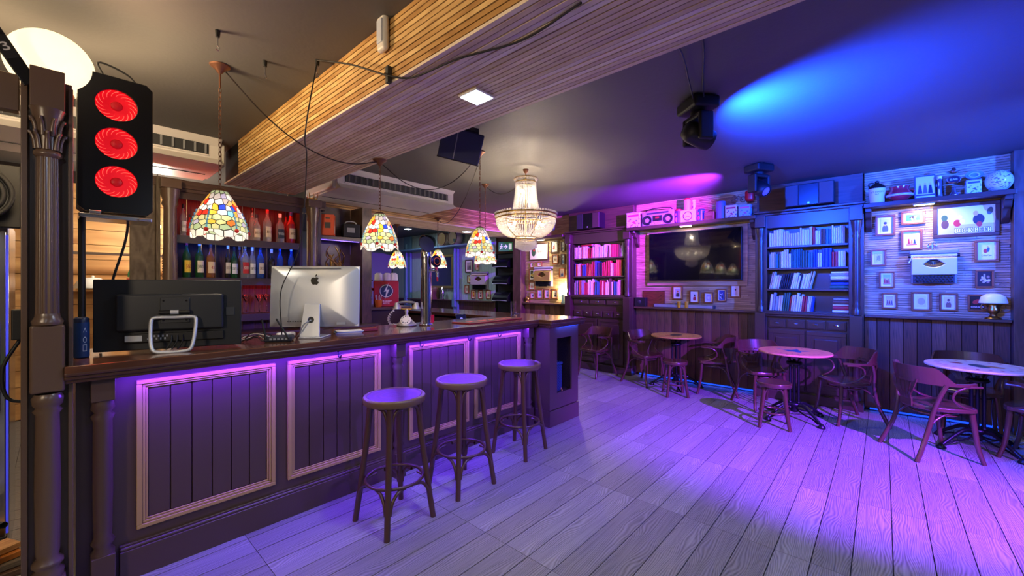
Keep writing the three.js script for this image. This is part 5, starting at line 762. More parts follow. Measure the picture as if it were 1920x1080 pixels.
// ================================================================ things on the bar top
{ // monitor seen from behind
  const t = thing('monitor', 'wide black computer monitor with silver loop stand seen from behind', 'monitor', [0.43, TOP, -2.955], Math.atan2(-0.31, 0.95)), W = 0.65, H = 0.385, y0 = 0.012;
  part('shell', rb(W, H, 0.022, 0.006, 0, y0 + H / 2, -0.02), std(0x1b1e22, 0.42), t); part('screen', b2(-W / 2 + 0.008, W / 2 - 0.008, y0 + 0.015, y0 + H - 0.008, -0.034, -0.031), M.blackGloss, t);
  part('back_housing', rb(0.47, 0.20, 0.035, 0.012, 0.005, y0 + 0.205, 0.008), std(0x1f2329, 0.4), t); part('mount_plate', rb(0.13, 0.14, 0.006, 0.006, 0.02, y0 + 0.215, 0.028), std(0x24282e, 0.45), t);
  for (const x of [-0.03, 0.07]) for (const y of [0.16, 0.268]) part('screw', cyl(0.005, 0.005, 0.004, 0, 0, 0, 10).rotateX(Math.PI / 2).translate(x, y0 + y, 0.032), M.blackGloss, t);
  part('hinge', [rot(cyl(0.011, 0.011, 0.135, 0, 0, 0, 16), 0, 0, Math.PI / 2).translate(0.02, y0 + 0.205, 0.04)], M.black, t); part('hinge_clamp', rot(cyl(0.0125, 0.0125, 0.036, 0, 0, 0, 16), 0, 0, Math.PI / 2).translate(0.02, y0 + 0.205, 0.04), M.alu, t);
  part('loop_stand', tube([[-0.072, 0.185, 0.05], [0.02, 0.188, 0.05], [0.112, 0.185, 0.05], [0.116, 0.17, 0.054], [0.1, 0.02, 0.1], [0.085, 0.009, 0.103], [-0.045, 0.009, 0.103], [-0.062, 0.02, 0.1], [-0.077, 0.17, 0.054]], 0.0095, 80, true), M.alu, t);
  const sp = part('connector_bay', rb(0.44, 0.05, 0.02, 0.006, 0.02, y0 + 0.065, -0.003), M.black, t); part('rating_sticker', bx(0.07, 0.03, 0.001, -0.16, y0 + 0.065, 0.0075), std(0xb8bcc0, 0.6), sp); for (let i = 0; i < 10; i++) part('port_sticker', bx(0.007, 0.011, 0.001, -0.1 + i * 0.009, y0 + 0.06 + (i % 2) * 0.014, 0.0075), M.greyP, sp);
  for (const x of [0.0, 0.025, 0.05]) part('lead', tube([[x, y0 + 0.075, 0.01], [x, y0 + 0.04, 0.02], [x - 0.02, 0.01, 0.03]], 0.004, 10), M.black, t); part('recess_patch', rb(0.045, 0.05, 0.006, 0.003, 0.27, y0 + 0.2, -0.007), std(0x2e3236, 0.5), t);  // last piece: grey plate drawn for a dark recess in the shell
}
{ // all-in-one computer seen from behind
  const t = thing('silver_computer', 'silver all in one computer on a wedge stand seen from behind', 'computer', [1.235, TOP, -2.99], Math.atan2(-CA, SA) + 0.06), W = 0.61, H = 0.425, y0 = 0.075;
  const g = new THREE.SphereGeometry(1, 48, 32), p = g.attributes.position; for (let i = 0; i < p.count; i++) { const x = p.getX(i), y = p.getY(i), z = p.getZ(i), k = v => Math.sign(v) * Math.pow(Math.abs(v), 0.16); const m = Math.max(Math.abs(x), Math.abs(y), 1e-4), rxy = Math.hypot(x, y); const sx = k(x / (rxy || 1)) * Math.min(1, rxy * 1.15), sy = k(y / (rxy || 1)) * Math.min(1, rxy * 1.15); const e = Math.max(Math.abs(sx), Math.abs(sy)); p.setXYZ(i, sx * W / 2, sy * H / 2, z > 0 ? 0.034 * (1 - Math.pow(e, 4)) : -0.006); } g.computeVertexNormals();
  const tilt = new THREE.Group(); tilt.name = 'display'; tilt.position.set(0, y0 + H / 2, 0.02); tilt.rotation.x = -0.06; t.add(tilt);
  part('rear_shell', g, M.alu, tilt); part('side_band', rb(W + 0.004, H + 0.004, 0.012, 0.006, 0, 0, -0.008), M.alu, tilt); part('screen_glass', b2(-W / 2 + 0.004, W / 2 - 0.004, -H / 2 + 0.07, H / 2 - 0.004, -0.0165, -0.0145), M.blackGloss, tilt);
  part('vent_slot', bx(0.36, 0.004, 0.004, 0, H / 2 - 0.016, 0.018), M.black, tilt);
  const lg = new THREE.Shape(); lg.moveTo(0, 0.012); lg.bezierCurveTo(0.008, 0.02, 0.02, 0.018, 0.024, 0.008); lg.bezierCurveTo(0.012, 0.0, 0.014, -0.012, 0.027, -0.016); lg.bezierCurveTo(0.022, -0.03, 0.014, -0.04, 0.002, -0.033); lg.bezierCurveTo(-0.012, -0.04, -0.026, -0.03, -0.028, -0.006); lg.bezierCurveTo(-0.028, 0.016, -0.01, 0.02, 0, 0.012);
  const lf = new THREE.Shape(); lf.moveTo(0, 0.02); lf.quadraticCurveTo(0.002, 0.036, 0.014, 0.04); lf.quadraticCurveTo(0.014, 0.024, 0, 0.02);
  part('emblem', [ext(lg, 0.002, 0, 10), ext(lf, 0.002, 0, 8)].map(q => q.scale(1.0, 1.0, 1).translate(0.01, 0.115, 0.0335)), M.blackGloss, tilt);
  for (let i = 0; i < 6; i++) part('port', bx(0.006 + (i % 2) * 0.004, 0.006, 0.003, -0.17 + i * 0.017, -0.175, 0.024), M.black, tilt); part('rating_sticker', bx(0.06, 0.018, 0.001, 0.19, -0.19, 0.0215), M.greyP, tilt);
  const hs = new THREE.Shape([[-0.065, 0], [0.065, 0], [0.05, 0.225], [-0.05, 0.225]].map(q => new THREE.Vector2(...q))); const hp = new THREE.Path(); hp.absarc(0, 0.115, 0.023, 0, Math.PI * 2); hs.holes.push(hp);
  part('stand_neck', rot(ext(hs, 0.008, 0.002, 16), -0.2).translate(0, 0.012, 0.105), M.alu, t); part('stand_foot', rb(0.15, 0.01, 0.2, 0.005, 0, 0.005, 0.02), M.alu, t);
  part('hole_lining', rot(new THREE.CircleGeometry(0.026, 20), -0.2).translate(0, 0.125, 0.082), M.grille, t);
  part('power_lead', tube([[0, 0.125, 0.088], [-0.03, 0.1, 0.13], [-0.06, 0.04, 0.12], [-0.1, 0.008, 0.08]], 0.0045, 20), M.greyP, t);
}
{ // router
  const t = thing('router', 'black wireless router with two upright antennas on the bar', 'router', [0.975, TOP, -2.93], -0.5); part('body', rb(0.16, 0.032, 0.11, 0.008, 0, 0.02, 0), std(0x1a2034, 0.4), t); for (let i = 0; i < 5; i++) part('socket', bx(0.014, 0.012, 0.003, -0.04 + i * 0.022, 0.02, 0.056), M.greyP, t);
  for (const s of [-1, 1]) part('antenna', rod([s * 0.065, 0.02, 0.058], [s * 0.04 - 0.05, 0.15, 0.05], 0.0065, 0.005), M.black, t); part('foot', [rb(0.15, 0.006, 0.1, 0.003, 0, 0.003, 0)], M.black, t);
  for (let i = 0; i < 5; i++) solo('loose_cable', tube([[0.80 + rr(-0.05, 0.02), TOP + 0.006, -3.05], [0.83 + rr(-0.03, 0.05), TOP + 0.03 + 0.008 * i, -2.98 + rr(-0.04, 0.04)], [0.88 + rr(-0.03, 0.05), TOP + 0.012 + 0.01 * i, -2.92], [0.95, TOP + 0.012, -2.96]], 0.003, 24), i % 2 ? M.white : M.black, i % 2 ? 'thin white cable in the tangle behind the router' : 'thin black cable in the tangle behind the router', 'cable', 'tangled cables by the router');
  solo('telephone_charger', rb(0.12, 0.035, 0.05, 0.015, 1.08, TOP + 0.0185, -3.12), M.white, 'white rounded charger box behind the router', 'charger');
  const pap = thing('paper_stack', 'small stack of papers with red tray beside the silver computer', 'papers', [1.50, TOP, -3.06], -0.3); for (let i = 0; i < 3; i++) part('sheet', rb(0.19, 0.005, 0.13, 0.001, i * 0.006, 0.0035 + i * 0.006, i * 0.004), i === 1 ? std(0x7aa0c8, 0.7) : M.paper, pap); part('tray', rb(0.12, 0.022, 0.1, 0.004, 0.17, 0.012, -0.06), M.darkRed, pap);
}
{ const t = thing('tall_can', 'tall blue drinks can beside the bar post', 'can', [0.082, TOP, -3.0]); part('body', lathe([[0, 0], [0.026, 0], [0.03, 0.006], [0.03, 0.175], [0.027, 0.182]], 24), std(0x16386e, 0.35), t); part('cap', lathe([[0.0285, 0.172], [0.0285, 0.198], [0.02, 0.205], [0, 0.206]], 24), std(0x101c3c, 0.35), t);
  const tx = canvasTex(64, 128, (x) => { x.fillStyle = '#16386e'; x.fillRect(0, 0, 64, 128); x.strokeStyle = '#d8e0ec'; x.lineWidth = 3; x.beginPath(); x.moveTo(22, 30); x.lineTo(32, 12); x.lineTo(42, 30); x.stroke(); x.beginPath(); x.arc(32, 62, 11, 0, 7); x.stroke(); x.strokeRect(20, 84, 24, 26); }); const g = new THREE.CylinderGeometry(0.0304, 0.0304, 0.15, 20, 1, true, -0.2, 1.2); part('print', g.translate(0, 0.09, 0), new THREE.MeshPhysicalMaterial({ map: tx, roughness: 0.4 }), t); }
{ // antique telephone
  const t = thing('antique_telephone', 'antique cradle telephone with coiled cream cord on the bar', 'telephone', [2.12, TOP, -3.20], -0.75); const s = std(0xa8a294, 0.35, { metalness: 0.5 });
  part('base', lathe([[0, 0], [0.085, 0], [0.09, 0.012], [0.07, 0.03], [0.045, 0.055], [0.03, 0.075], [0, 0.078]], 28), s, t); part('dial', rot(lathe([[0, 0.006], [0.045, 0.005], [0.048, 0]], 28), 0.9).translate(0, 0.055, 0.05), M.cream, t); for (let i = 0; i < 9; i++) { const a = i * 0.6 + 0.4; part('finger_hole', rot(cyl(0.0055, 0.0055, 0.002, Math.cos(a) * 0.034, 0.0066, Math.sin(a) * 0.034, 10), 0.9).translate(0, 0.055, 0.05), M.grille, t); }
  part('pillar', lathe([[0.014, 0.075], [0.02, 0.09], [0.012, 0.11], [0.018, 0.13], [0.01, 0.15]], 16), s, t); part('cradle', [tube([[-0.06, 0.185, 0], [-0.05, 0.155, 0], [0, 0.148, 0], [0.05, 0.155, 0], [0.06, 0.185, 0]], 0.007, 18)], M.brass, t);
  const h = part('handset', tube([[-0.075, 0.205, 0], [-0.04, 0.212, 0], [0.04, 0.212, 0], [0.075, 0.205, 0]], 0.012, 18), std(0x6a665e, 0.4), t); for (const x of [-0.085, 0.085]) part('ear_cup', lathe([[0, 0.01], [0.018, 0.008], [0.024, -0.02], [0.036, -0.045], [0.034, -0.052], [0, -0.046]], 18, x, 0.2, 0), s, h);
  const co = []; for (let i = 0; i <= 120; i++) { const k = i / 120, a = k * 60, cx = -0.1 - 0.05 * Math.sin(k * 3.14), cy = 0.15 - 0.135 * Math.min(1, k * 1.25), cz = 0.02 + k * 0.04; co.push([cx + Math.cos(a) * 0.009 + Math.max(0, k - 0.8) * 0.3, cy + Math.max(0, Math.sin(a)) * 0.006 + (k > 0.8 ? 0.004 : 0), cz + Math.sin(a) * 0.009]); } part('coiled_cord', tube(co, 0.0035, 240, false, undefined, 5), M.cream, t);
}
{ // beer tower
  const t = thing('beer_tower', 'chrome beer tap column with dark round badge on the bar', 'beer tap', [2.26, TOP, -3.10]); part('column', lathe([[0, 0], [0.062, 0], [0.062, 0.012], [0.048, 0.02], [0.048, 0.60], [0.05, 0.62], [0.05, 0.66], [0.04, 0.69], [0, 0.70]], 32), M.chrome, t);
  const d = dirOf(797, 500); part('spout', [rot(cyl(0.014, 0.014, 0.09, 0, 0, 0, 12), Math.PI / 2).translate(0.03, 0.50, 0.06), tube([[0.03, 0.5, 0.1], [0.03, 0.48, 0.125], [0.03, 0.44, 0.13]], 0.011, 12)], M.chrome, t);
  part('badge', rot(lathe([[0, 0.012], [0.052, 0.01], [0.056, 0], [0.05, -0.01], [0, -0.012]], 28), Math.PI / 2, 0.0).translate(0.055, 0.585, 0.075), M.blackGloss, t); part('badge_ring', rot(new THREE.TorusGeometry(0.032, 0.004, 8, 24), 0).translate(0.055, 0.585, 0.09), M.orange, t); part('tap_lever', [rod([0.055, 0.53, 0.08], [0.065, 0.40, 0.085], 0.011, 0.007)], M.red, t); part('upper_badge', rot(lathe([[0, 0.01], [0.07, 0.008], [0.074, 0], [0, -0.01]], 28), 1.2, 0, 0.6).translate(-0.01, 0.74, 0.02), M.grille, t); part('name_plate', rb(0.03, 0.07, 0.008, 0.003, 0.045, 0.06, 0.04), M.red, t);
}
{ const t = thing('bar_mat', 'long black and red rubber bar mat with raised red script', 'mat', [2.97, TOP, -3.0], 0.07); part('pad', rb(0.82, 0.012, 0.24, 0.005, 0, 0.006, 0), M.darkRed, t); const tx = canvasTex(512, 128, (x, w, h) => { x.fillStyle = '#2a1416'; x.fillRect(0, 0, w, h); x.strokeStyle = '#d8423c'; x.lineWidth = 17; for (let i = 0; i < 13; i++) { x.beginPath(); x.moveTo(44 + i * 33, 96 - (i % 3) * 6); x.quadraticCurveTo(52 + i * 33, 20 + (i % 4) * 9, 70 + i * 33, 86 - (i % 2) * 26); x.stroke(); } }); const g = new THREE.PlaneGeometry(0.78, 0.2); g.rotateX(-Math.PI / 2); part('print', g.translate(0, 0.0128, 0), new THREE.MeshPhysicalMaterial({ map: tx, roughness: 0.6 }), t); }
function tumbler(label, x, y, z, h, r, group, up = true) { const t = thing('glass_tumbler', label, 'glass', [x, y, z], 0, group); part('wall', lathe([[0, 0], [r * 0.86, 0], [r, h], [r * 0.92, h], [r * 0.8, 0.012], [0, 0.012]], 20), M.glassClear, t); return t; }
tumbler('tall cut glass tumbler on the bar corner', 3.75, TOP, -3.36, 0.17, 0.04);
{ const k = thing('key_bunch', 'small bunch of keys beside the tall glass', 'keys', [3.84, TOP, -3.40]); part('ring', rot(new THREE.TorusGeometry(0.016, 0.002, 6, 18), 1.57).translate(0, 0.003, 0), M.steel, k); part('key', [rb(0.05, 0.004, 0.012, 0.001, 0.03, 0.006, 0.0), rb(0.045, 0.004, 0.012, 0.001, 0.02, 0.010, 0.02)], M.steel, k); part('fob', ball(0.016, -0.02, 0.016, 0, 12), M.navy, k); }
for (let i = 0; i < 4; i++) tumbler('clear straight tumbler in the row behind the beer tap', 2.62 + i * 0.075, 1.0, -3.56 - i * 0.01, 0.14, 0.034, 'clear tumblers behind the beer tap');
for (let i = 0; i < 5; i++) tumbler('clear tumbler in the row on the back counter by the recess', 2.24 + i * 0.07, 1.01, -4.92, 0.13, 0.03, 'tumblers on the back counter');
{ const c = solo('under_counter', [b2(0.4, 3.46, 0.98, 1.0, -3.62, -3.41), b2(0.4, 3.46, 0, 0.98, -3.43, -3.41)], M.steel, 'steel working shelf behind the bar', 'shelf'); }
{ const t = thing('menu_holder', 'small black sign holder standing on the inner bar edge', 'sign', [3.05, 1.0, -3.52], -0.2); part('board', rot(rb(0.13, 0.16, 0.012, 0.004), -0.35).translate(0, 0.1, 0), M.blackGloss, t); part('foot', rb(0.13, 0.01, 0.08, 0.003, 0, 0.005, 0), M.black, t); part('emblem', rot(new THREE.CircleGeometry(0.02, 18), -0.35).translate(0, 0.12, 0.002), M.alu, t); }
// ================================================================ red dispenser and neighbours on the service counter
{
  const t = thing('drink_dispenser', 'red drinks dispenser with blue lightning badge on the service counter', 'dispenser', [3.20, 1.20, -5.36], -0.5);
  part('cabinet', rb(0.34, 0.36, 0.34, 0.012, 0, 0.18, 0), std(0xb8102a, 0.35), t); part('badge', [rot(lathe([[0, 0.004], [0.095, 0.004], [0.098, 0]], 32), Math.PI / 2).translate(0, 0.22, 0.171)], std(0x1c2c5a, 0.4), t); part('badge_ring', new THREE.TorusGeometry(0.085, 0.006, 6, 36).translate(0, 0.22, 0.177), M.paper, t);
  const z = new THREE.Shape([[0.03, 0.11], [-0.035, -0.01], [0, -0.005], [-0.02, -0.12], [0.04, 0.02], [0.005, 0.015]].map(p => new THREE.Vector2(...p))); part('lightning_bolt', ext(z, 0.004, 0).translate(0, 0.22, 0.178), M.white, t);
  const tx = canvasTex(128, 64, (x) => { x.fillStyle = '#b8102a'; x.fillRect(0, 0, 128, 64); x.fillStyle = '#f0e4e4'; x.textAlign = 'center'; x.font = 'italic bold 30px serif'; x.fillText('Thunder', 64, 30, 116); x.font = 'bold 22px serif'; x.fillText('BITCH', 64, 56, 80); }); part('lettering', new THREE.PlaneGeometry(0.16, 0.075).translate(0, 0.065, 0.1712), new THREE.MeshPhysicalMaterial({ map: tx, roughness: 0.4 }), t);
  for (const [x, c] of [[-0.1, 'white'], [0.02, 'paper'], [0.11, 'white']]) part('candy_jar', lathe([[0, 0.36], [0.055, 0.36], [0.06, 0.38], [0.055, 0.46], [0.03, 0.48], [0, 0.482]], 18, x, 0, 0), M[c], t); part('tap', [rod([-0.2, 0.22, 0.1], [-0.2, 0.1, 0.12], 0.014), rod([-0.17, 0.24, 0.08], [-0.22, 0.26, 0.12], 0.02)], M.chrome, t);
  const c = thing('straw_cup', 'orange cup holding white straws before the red dispenser', 'cup', [2.98, 1.20, -5.18]); part('cup', lathe([[0, 0], [0.04, 0], [0.05, 0.1], [0.045, 0.1]], 20), M.orange, c); for (let i = 0; i < 7; i++) { const a = i * 0.9; part('straw', rod([Math.cos(a) * 0.02, 0.02, Math.sin(a) * 0.02], [Math.cos(a) * 0.04, 0.15 + (i % 3) * 0.01, Math.sin(a) * 0.04], 0.005), M.white, c); }
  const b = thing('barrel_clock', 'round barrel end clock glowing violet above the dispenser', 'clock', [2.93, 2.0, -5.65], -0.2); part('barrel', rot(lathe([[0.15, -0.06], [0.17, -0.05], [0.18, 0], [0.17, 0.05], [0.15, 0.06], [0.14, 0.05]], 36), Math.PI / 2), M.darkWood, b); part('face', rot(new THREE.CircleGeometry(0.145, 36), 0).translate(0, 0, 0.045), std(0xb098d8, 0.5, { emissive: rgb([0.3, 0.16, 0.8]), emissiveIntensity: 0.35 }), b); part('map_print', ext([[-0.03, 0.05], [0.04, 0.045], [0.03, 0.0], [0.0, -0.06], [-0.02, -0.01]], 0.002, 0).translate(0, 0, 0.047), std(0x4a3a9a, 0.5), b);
  for (let i = 0; i < 7; i++) solo('snack_packet', rot(rb(0.12, 0.028, 0.06, 0.008), 0, 0.3 * (i % 2), 0).translate(2.86, 1.60 + i * 0.032, -5.30), [M.cream, M.brown2, M.darkRed, M.white][i % 4], ['cream snack packet in the pile beside the dispenser', 'brown snack packet in the pile beside the dispenser', 'dark red snack packet in the pile beside the dispenser', 'white snack packet in the pile beside the dispenser'][i % 4], 'packet', 'snack packets beside the dispenser');
  const w = thing('packet_stand', 'dark stand carrying the pile of snack packets', 'stand', [2.86, 1.2, -5.32]); part('post', rb(0.12, 0.34, 0.1, 0.006, 0, 0.17, 0), M.black, w); part('shelf', rb(0.15, 0.02, 0.14, 0.004, 0, 0.37, 0), M.black, w);
}
// ================================================================ bottles
const bottleGlass = {}; const bg = (k, c, tr = 0.6) => bottleGlass[k] = std(c, 0.08, { transmission: tr, thickness: 0.02, ior: 1.5 });
bg('green', 0x2f6a3a); bg('amber', 0xb8763a); bg('clear', 0xe8eef4, 0.85); bg('blue', 0x3a66c8); bg('red', 0xd83a3a); bg('dark', 0x2a2620, 0.2);
function labelTex(bgc, fg, word, band) { return new THREE.MeshPhysicalMaterial({ roughness: 0.6, map: canvasTex(96, 96, (x) => { x.fillStyle = bgc; x.fillRect(0, 0, 96, 96); if (band) { x.fillStyle = band; x.fillRect(0, 30, 96, 30); } x.fillStyle = fg; x.textAlign = 'center'; x.font = 'bold 34px serif'; x.fillText(word, 48, 60, 86); }) }); }
const labs = { jb: labelTex('#e2c03a', '#a81e1c', 'J&B'), jam: labelTex('#e4dcc0', '#2a3a2c', 'JAMESON'), six: labelTex('#e0c8a0', '#a81e24', '43'), red: labelTex('#c8242c', '#f0e4d4', 'JOHNNIE', '#a81820'), white: labelTex('#dfe2e4', '#2a2e34', 'DRY GIN'), navy: labelTex('#24304e', '#c8d4e4', 'VODKA'), plain: labelTex('#d8cdb4', '#6a4a30', 'RUM') };
function bottle(px, top, bot, w, shelfY, z, glass, cap, lab, label) {
  const a = atZ(px, bot, z), l = atZ(px - w / 2, bot, z), r0 = atZ(px + w / 2, bot, z), R = Math.min(0.05, Math.max(0.026, (r0.x - l.x) / 2 * 0.86)), Hh = Math.min(0.37, atZ(px, top, z).y - shelfY);
  const t = thing('liquor_bottle', label, 'bottle', [a.x, shelfY, z], rr(-0.2, 0.2) + 0.5, 'liquor bottles on the back bar'), H = Hh;
  part('glass', lathe([[0, 0.004], [R * 0.9, 0], [R, 0.01], [R, H * 0.56], [R * 0.9, H * 0.63], [R * 0.42, H * 0.74], [R * 0.34, H * 0.8], [R * 0.34, H * 0.9], [0, H * 0.9]], 22), bottleGlass[glass], t);
  part('cap', lathe([[R * 0.38, H * 0.86], [R * 0.4, H * 0.99], [R * 0.36, H], [0, H]], 14), cap, t);
  if (lab) { const g = new THREE.CylinderGeometry(R * 1.015, R * 1.015, H * 0.32, 20, 1, true, -1.2, 2.4); part('label', g.translate(0, H * 0.3, 0), labs[lab], t); }
  return t;
}
const Y1 = 1.98, Y2 = 1.575, BB = -5.06;
[[343.5, 382, 439, 15, 'clear', M.blackGloss, 'white', 'clear gin bottle with white label at the left end of the top shelf'], [356, 402, 440, 12, 'red', M.black, null, 'red bottle partly behind the first stained glass lamp'], [473, 386, 445, 14, 'clear', M.blackGloss, null, 'tall clear bottle with black cap right of the lamp'], [481, 402, 446, 16, 'clear', M.black, 'plain', 'short square whiskey bottle with pale label on the top shelf'], [501, 392, 446, 18, 'clear', M.darkRed, 'plain', 'clear gin bottle with dark red cap on the top shelf'], [525, 401, 448, 18, 'clear', M.white, 'navy', 'round clear bottle with navy label and white stopper'], [545, 388, 450, 22, 'red', M.blueP, 'plain', 'big red lit vodka bottle with blue cap at the column'], [536, 391, 447, 13, 'red', M.navy, null, 'red lit bottle with navy cap behind the big vodka bottle']].forEach((b, i) => bottle(b[0], b[1], b[2], b[3], Y1, BB - (i === 7 ? 0.1 : i === 2 ? 0.09 : 0), b[4], b[5], b[6], b[7]));
[[350, 446, 512, 19, 'green', M.red, 'jb', 'green whisky bottle with yellow label and red cap'], [374, 451, 514, 19, 'green', M.cream, 'jam', 'green whiskey bottle with cream label and pale cap'], [395, 456, 514, 19, 'amber', M.frameDark, 'six', 'amber liqueur bottle with brown cap and tan label'], [427, 458, 514, 12, 'dark', M.white, 'plain', 'slim dark bottle with white cap on the middle shelf'], [439, 463, 514, 15, 'green', M.black, 'white', 'slim green bottle with white label and black cap'], [449, 460, 512, 14, 'amber', M.cream, null, 'amber bottle peeking out behind the red labelled whisky'], [459, 457, 512, 19, 'clear', M.gold, 'red', 'whisky bottle with slanted red label and gold cap'], [473, 462, 514, 15, 'clear', M.white, 'white', 'clear bottle with white cap beside the red labelled whisky'], [488, 460, 514, 17, 'blue', M.black, 'plain', 'blue lit bottle with pale label left of the computer'], [509, 467, 514, 15, 'dark', M.cream, null, 'dark bottle with cream cap above the silver computer'], [525, 461, 514, 14, 'blue', M.blueP, null, 'blue lit bottle near the right column'], [546, 461, 514, 14, 'blue', M.white, null, 'blue lit bottle with pale cap at the right end of the middle shelf']].forEach((b, i) => bottle(b[0], b[1], b[2], b[3], Y2, BB - (i === 5 ? 0.1 : 0), b[4], b[5], b[6], b[7]));
for (let i = 0; i < 5; i++) { const t = thing('cocktail_glass', 'stemmed cocktail glass on the lower shelf of the back bar', 'glass', [1.28 + i * 0.1, 1.2, -5.05 - (i % 2) * 0.09], 0, 'cocktail glasses on the back bar'); part('bowl', lathe([[0, 0], [0.035, 0.003], [0.005, 0.01], [0.005, 0.11], [0.05, 0.2], [0.048, 0.2], [0, 0.115]], 18), M.glassClear, t); }
{ const t = thing('gift_box', 'orange liquor gift box on the ledge beside the right column', 'box', [2.20, 2.10, -4.98], -0.55); part('carton', rb(0.14, 0.25, 0.12, 0.003, 0, 0.125, 0), std(0xd8481c, 0.5), t); part('panel_print', bx(0.065, 0.07, 0.001, 0, 0.12, 0.0605), M.grille, t); part('title_print', bx(0.05, 0.014, 0.001, 0, 0.205, 0.0605), M.grille, t); part('bottle_print', [bx(0.001, 0.1, 0.06, 0.0705, 0.07, 0), bx(0.001, 0.07, 0.02, 0.0705, 0.155, 0)], M.cream, t);
  const s = thing('bronze_figure', 'gnarled bronze tree sculpture before the back bar recess', 'sculpture', [2.22, 1.01, -4.84]), L = []; for (let i = 0; i < 26; i++) { const a = i * 2.4, k = i / 26, y = 0.35 + k * 0.5; L.push(tube([[0.02 * Math.cos(a), y * 0.6, 0.02 * Math.sin(a)], [0.06 * Math.cos(a), y, 0.06 * Math.sin(a)], [0.11 * Math.cos(a + 0.5), y + 0.06, 0.08 * Math.sin(a + 0.5)], [0.09 * Math.cos(a + 1), y + 0.13, 0.1 * Math.sin(a + 1)]], 0.014, 12, false, 0.006, 6)); } part('branches', L, M.brass, s); part('trunk', lathe([[0.07, 0], [0.08, 0.02], [0.05, 0.06], [0.04, 0.3], [0.055, 0.5], [0.03, 0.75], [0, 0.8]], 14), M.bronze, s);
  const c = thing('gilt_crown', 'small gilt crown ornament on top of the right column', 'ornament', [1.98, 2.48, -4.89]); part('band', cyl(0.05, 0.05, 0.02, 0, 0.01, 0, 18), M.gold, c); for (let i = 0; i < 7; i++) { const a = i * 0.9; part('spike', rod([Math.cos(a) * 0.048, 0.015, Math.sin(a) * 0.048], [Math.cos(a) * 0.06, 0.075 + (i % 2) * 0.015, Math.sin(a) * 0.06], 0.005, 0.002), M.gold, c); }
  const k = thing('old_camera', 'black boxy old projector on the ledge above the violet recess', 'projector', [2.50, 2.10, -5.02], -0.3); part('body', rb(0.2, 0.17, 0.16, 0.01, 0, 0.085, 0), M.black, k); part('window', bx(0.09, 0.06, 0.002, -0.01, 0.09, 0.081), M.greyP, k); part('handle', tube([[-0.07, 0.17, 0], [-0.05, 0.2, 0], [0.05, 0.2, 0], [0.07, 0.17, 0]], 0.008, 12), M.alu, k); }
// ================================================================ typewriters on the wall
function typewriter(label, b, col, X = XW) {
  const q = onX(...b, X), t = thing('wall_typewriter', label, 'typewriter', [X, q.yc, q.z], -Math.PI / 2, 'typewriters hung on the walls'), w = q.w, h = q.h, m = std(col, 0.4);
  part('base_shell', rb(w * 0.92, h * 0.9, 0.06, 0.012, 0, -h * 0.05, 0.03), std(0x8a8478, 0.45), t);
  const s = new THREE.Shape([[-w * 0.44, -h * 0.22], [w * 0.44, -h * 0.22], [w * 0.44, h * 0.24], [-w * 0.44, h * 0.24]].map(p => new THREE.Vector2(...p))), fan = k => { const p = new THREE.Path(); p.moveTo(-w * 0.08, h * 0.225 * k); p.lineTo(-w * 0.24, h * 0.07); p.quadraticCurveTo(0, -h * 0.14, w * 0.24, h * 0.07); p.lineTo(w * 0.08, h * 0.225 * k); p.closePath(); return p; };
  s.holes.push(fan(1)); part('front_cover', ext(s, 0.05, 0.006, 14).translate(0, 0, 0.06), m, t);
  const gold = new THREE.Shape(); gold.moveTo(-w * 0.19, h * 0.08); gold.quadraticCurveTo(0, -h * 0.08, w * 0.19, h * 0.08); gold.lineTo(w * 0.14, h * 0.13); gold.quadraticCurveTo(0, h * 0.0, -w * 0.14, h * 0.13); part('type_segment', ext(gold, 0.012, 0.001, 14).translate(0, 0, 0.08), M.brass, t); part('type_well', bx(w * 0.5, h * 0.4, 0.004, 0, h * 0.05, 0.062), M.grille, t);
  const bk = []; for (let i = 0; i < 11; i++) { const a = (i - 5) * 0.22; bk.push(rod([Math.sin(a) * w * 0.05, h * 0.16, 0.092], [Math.sin(a) * w * 0.2, h * 0.16 - Math.cos(a) * h * 0.13, 0.096], 0.0018, undefined, 4)); } part('type_bars', bk, M.brass, t);
  part('platen', rot(cyl(0.017, 0.017, w * 0.94, 0, 0, 0, 18), 0, 0, Math.PI / 2).translate(0, h * 0.33, 0.06), M.cream, t); part('carriage', rb(w * 0.99, h * 0.1, 0.06, 0.008, 0, h * 0.44, 0.05), M.greyP, t); part('paper_rail', rb(w * 0.9, h * 0.025, 0.02, 0.003, 0, h * 0.265, 0.09), M.brass, t);
  for (const k of [-1, 1]) part('knob', rot(cyl(0.02, 0.02, 0.02, 0, 0, 0, 18), 0, 0, Math.PI / 2).translate(k * w * 0.49, h * 0.33, 0.06), M.black, t); part('return_lever', rb(0.012, h * 0.22, 0.008, 0.003, 0, 0, 0).rotateZ(-0.4).translate(-w * 0.47, h * 0.22, 0.1), M.white, t);
  part('keyboard_bed', rb(w * 0.84, h * 0.25, 0.02, 0.006, 0, -h * 0.355, 0.06), M.grille, t);
  for (let r = 0; r < 4; r++) for (let i = 0; i < 11; i++) part('key', cyl(w * 0.024, w * 0.021, 0.014, 0, 0, 0, 8).rotateX(Math.PI / 2).translate((i - 5 + (r % 2) * 0.4 - 0.2) * w * 0.07, -h * 0.262 - r * h * 0.058, 0.078), M.blackGloss, t); part('space_bar', rb(w * 0.45, h * 0.03, 0.01, 0.003, 0, -h * 0.485, 0.07), M.blackGloss, t);
}
typewriter('cream portable typewriter hung on the laths below the beer poster', [1704, 469, 1797, 532], 0xd8c9a4);
typewriter('gold green typewriter hung on the laths near the bar corner', [1005, 500, 1039, 537], 0x9a8a34);
typewriter('grey typewriter hung on the blue beadboard', [887, 509, 918, 543], 0xb0aca0, XW);
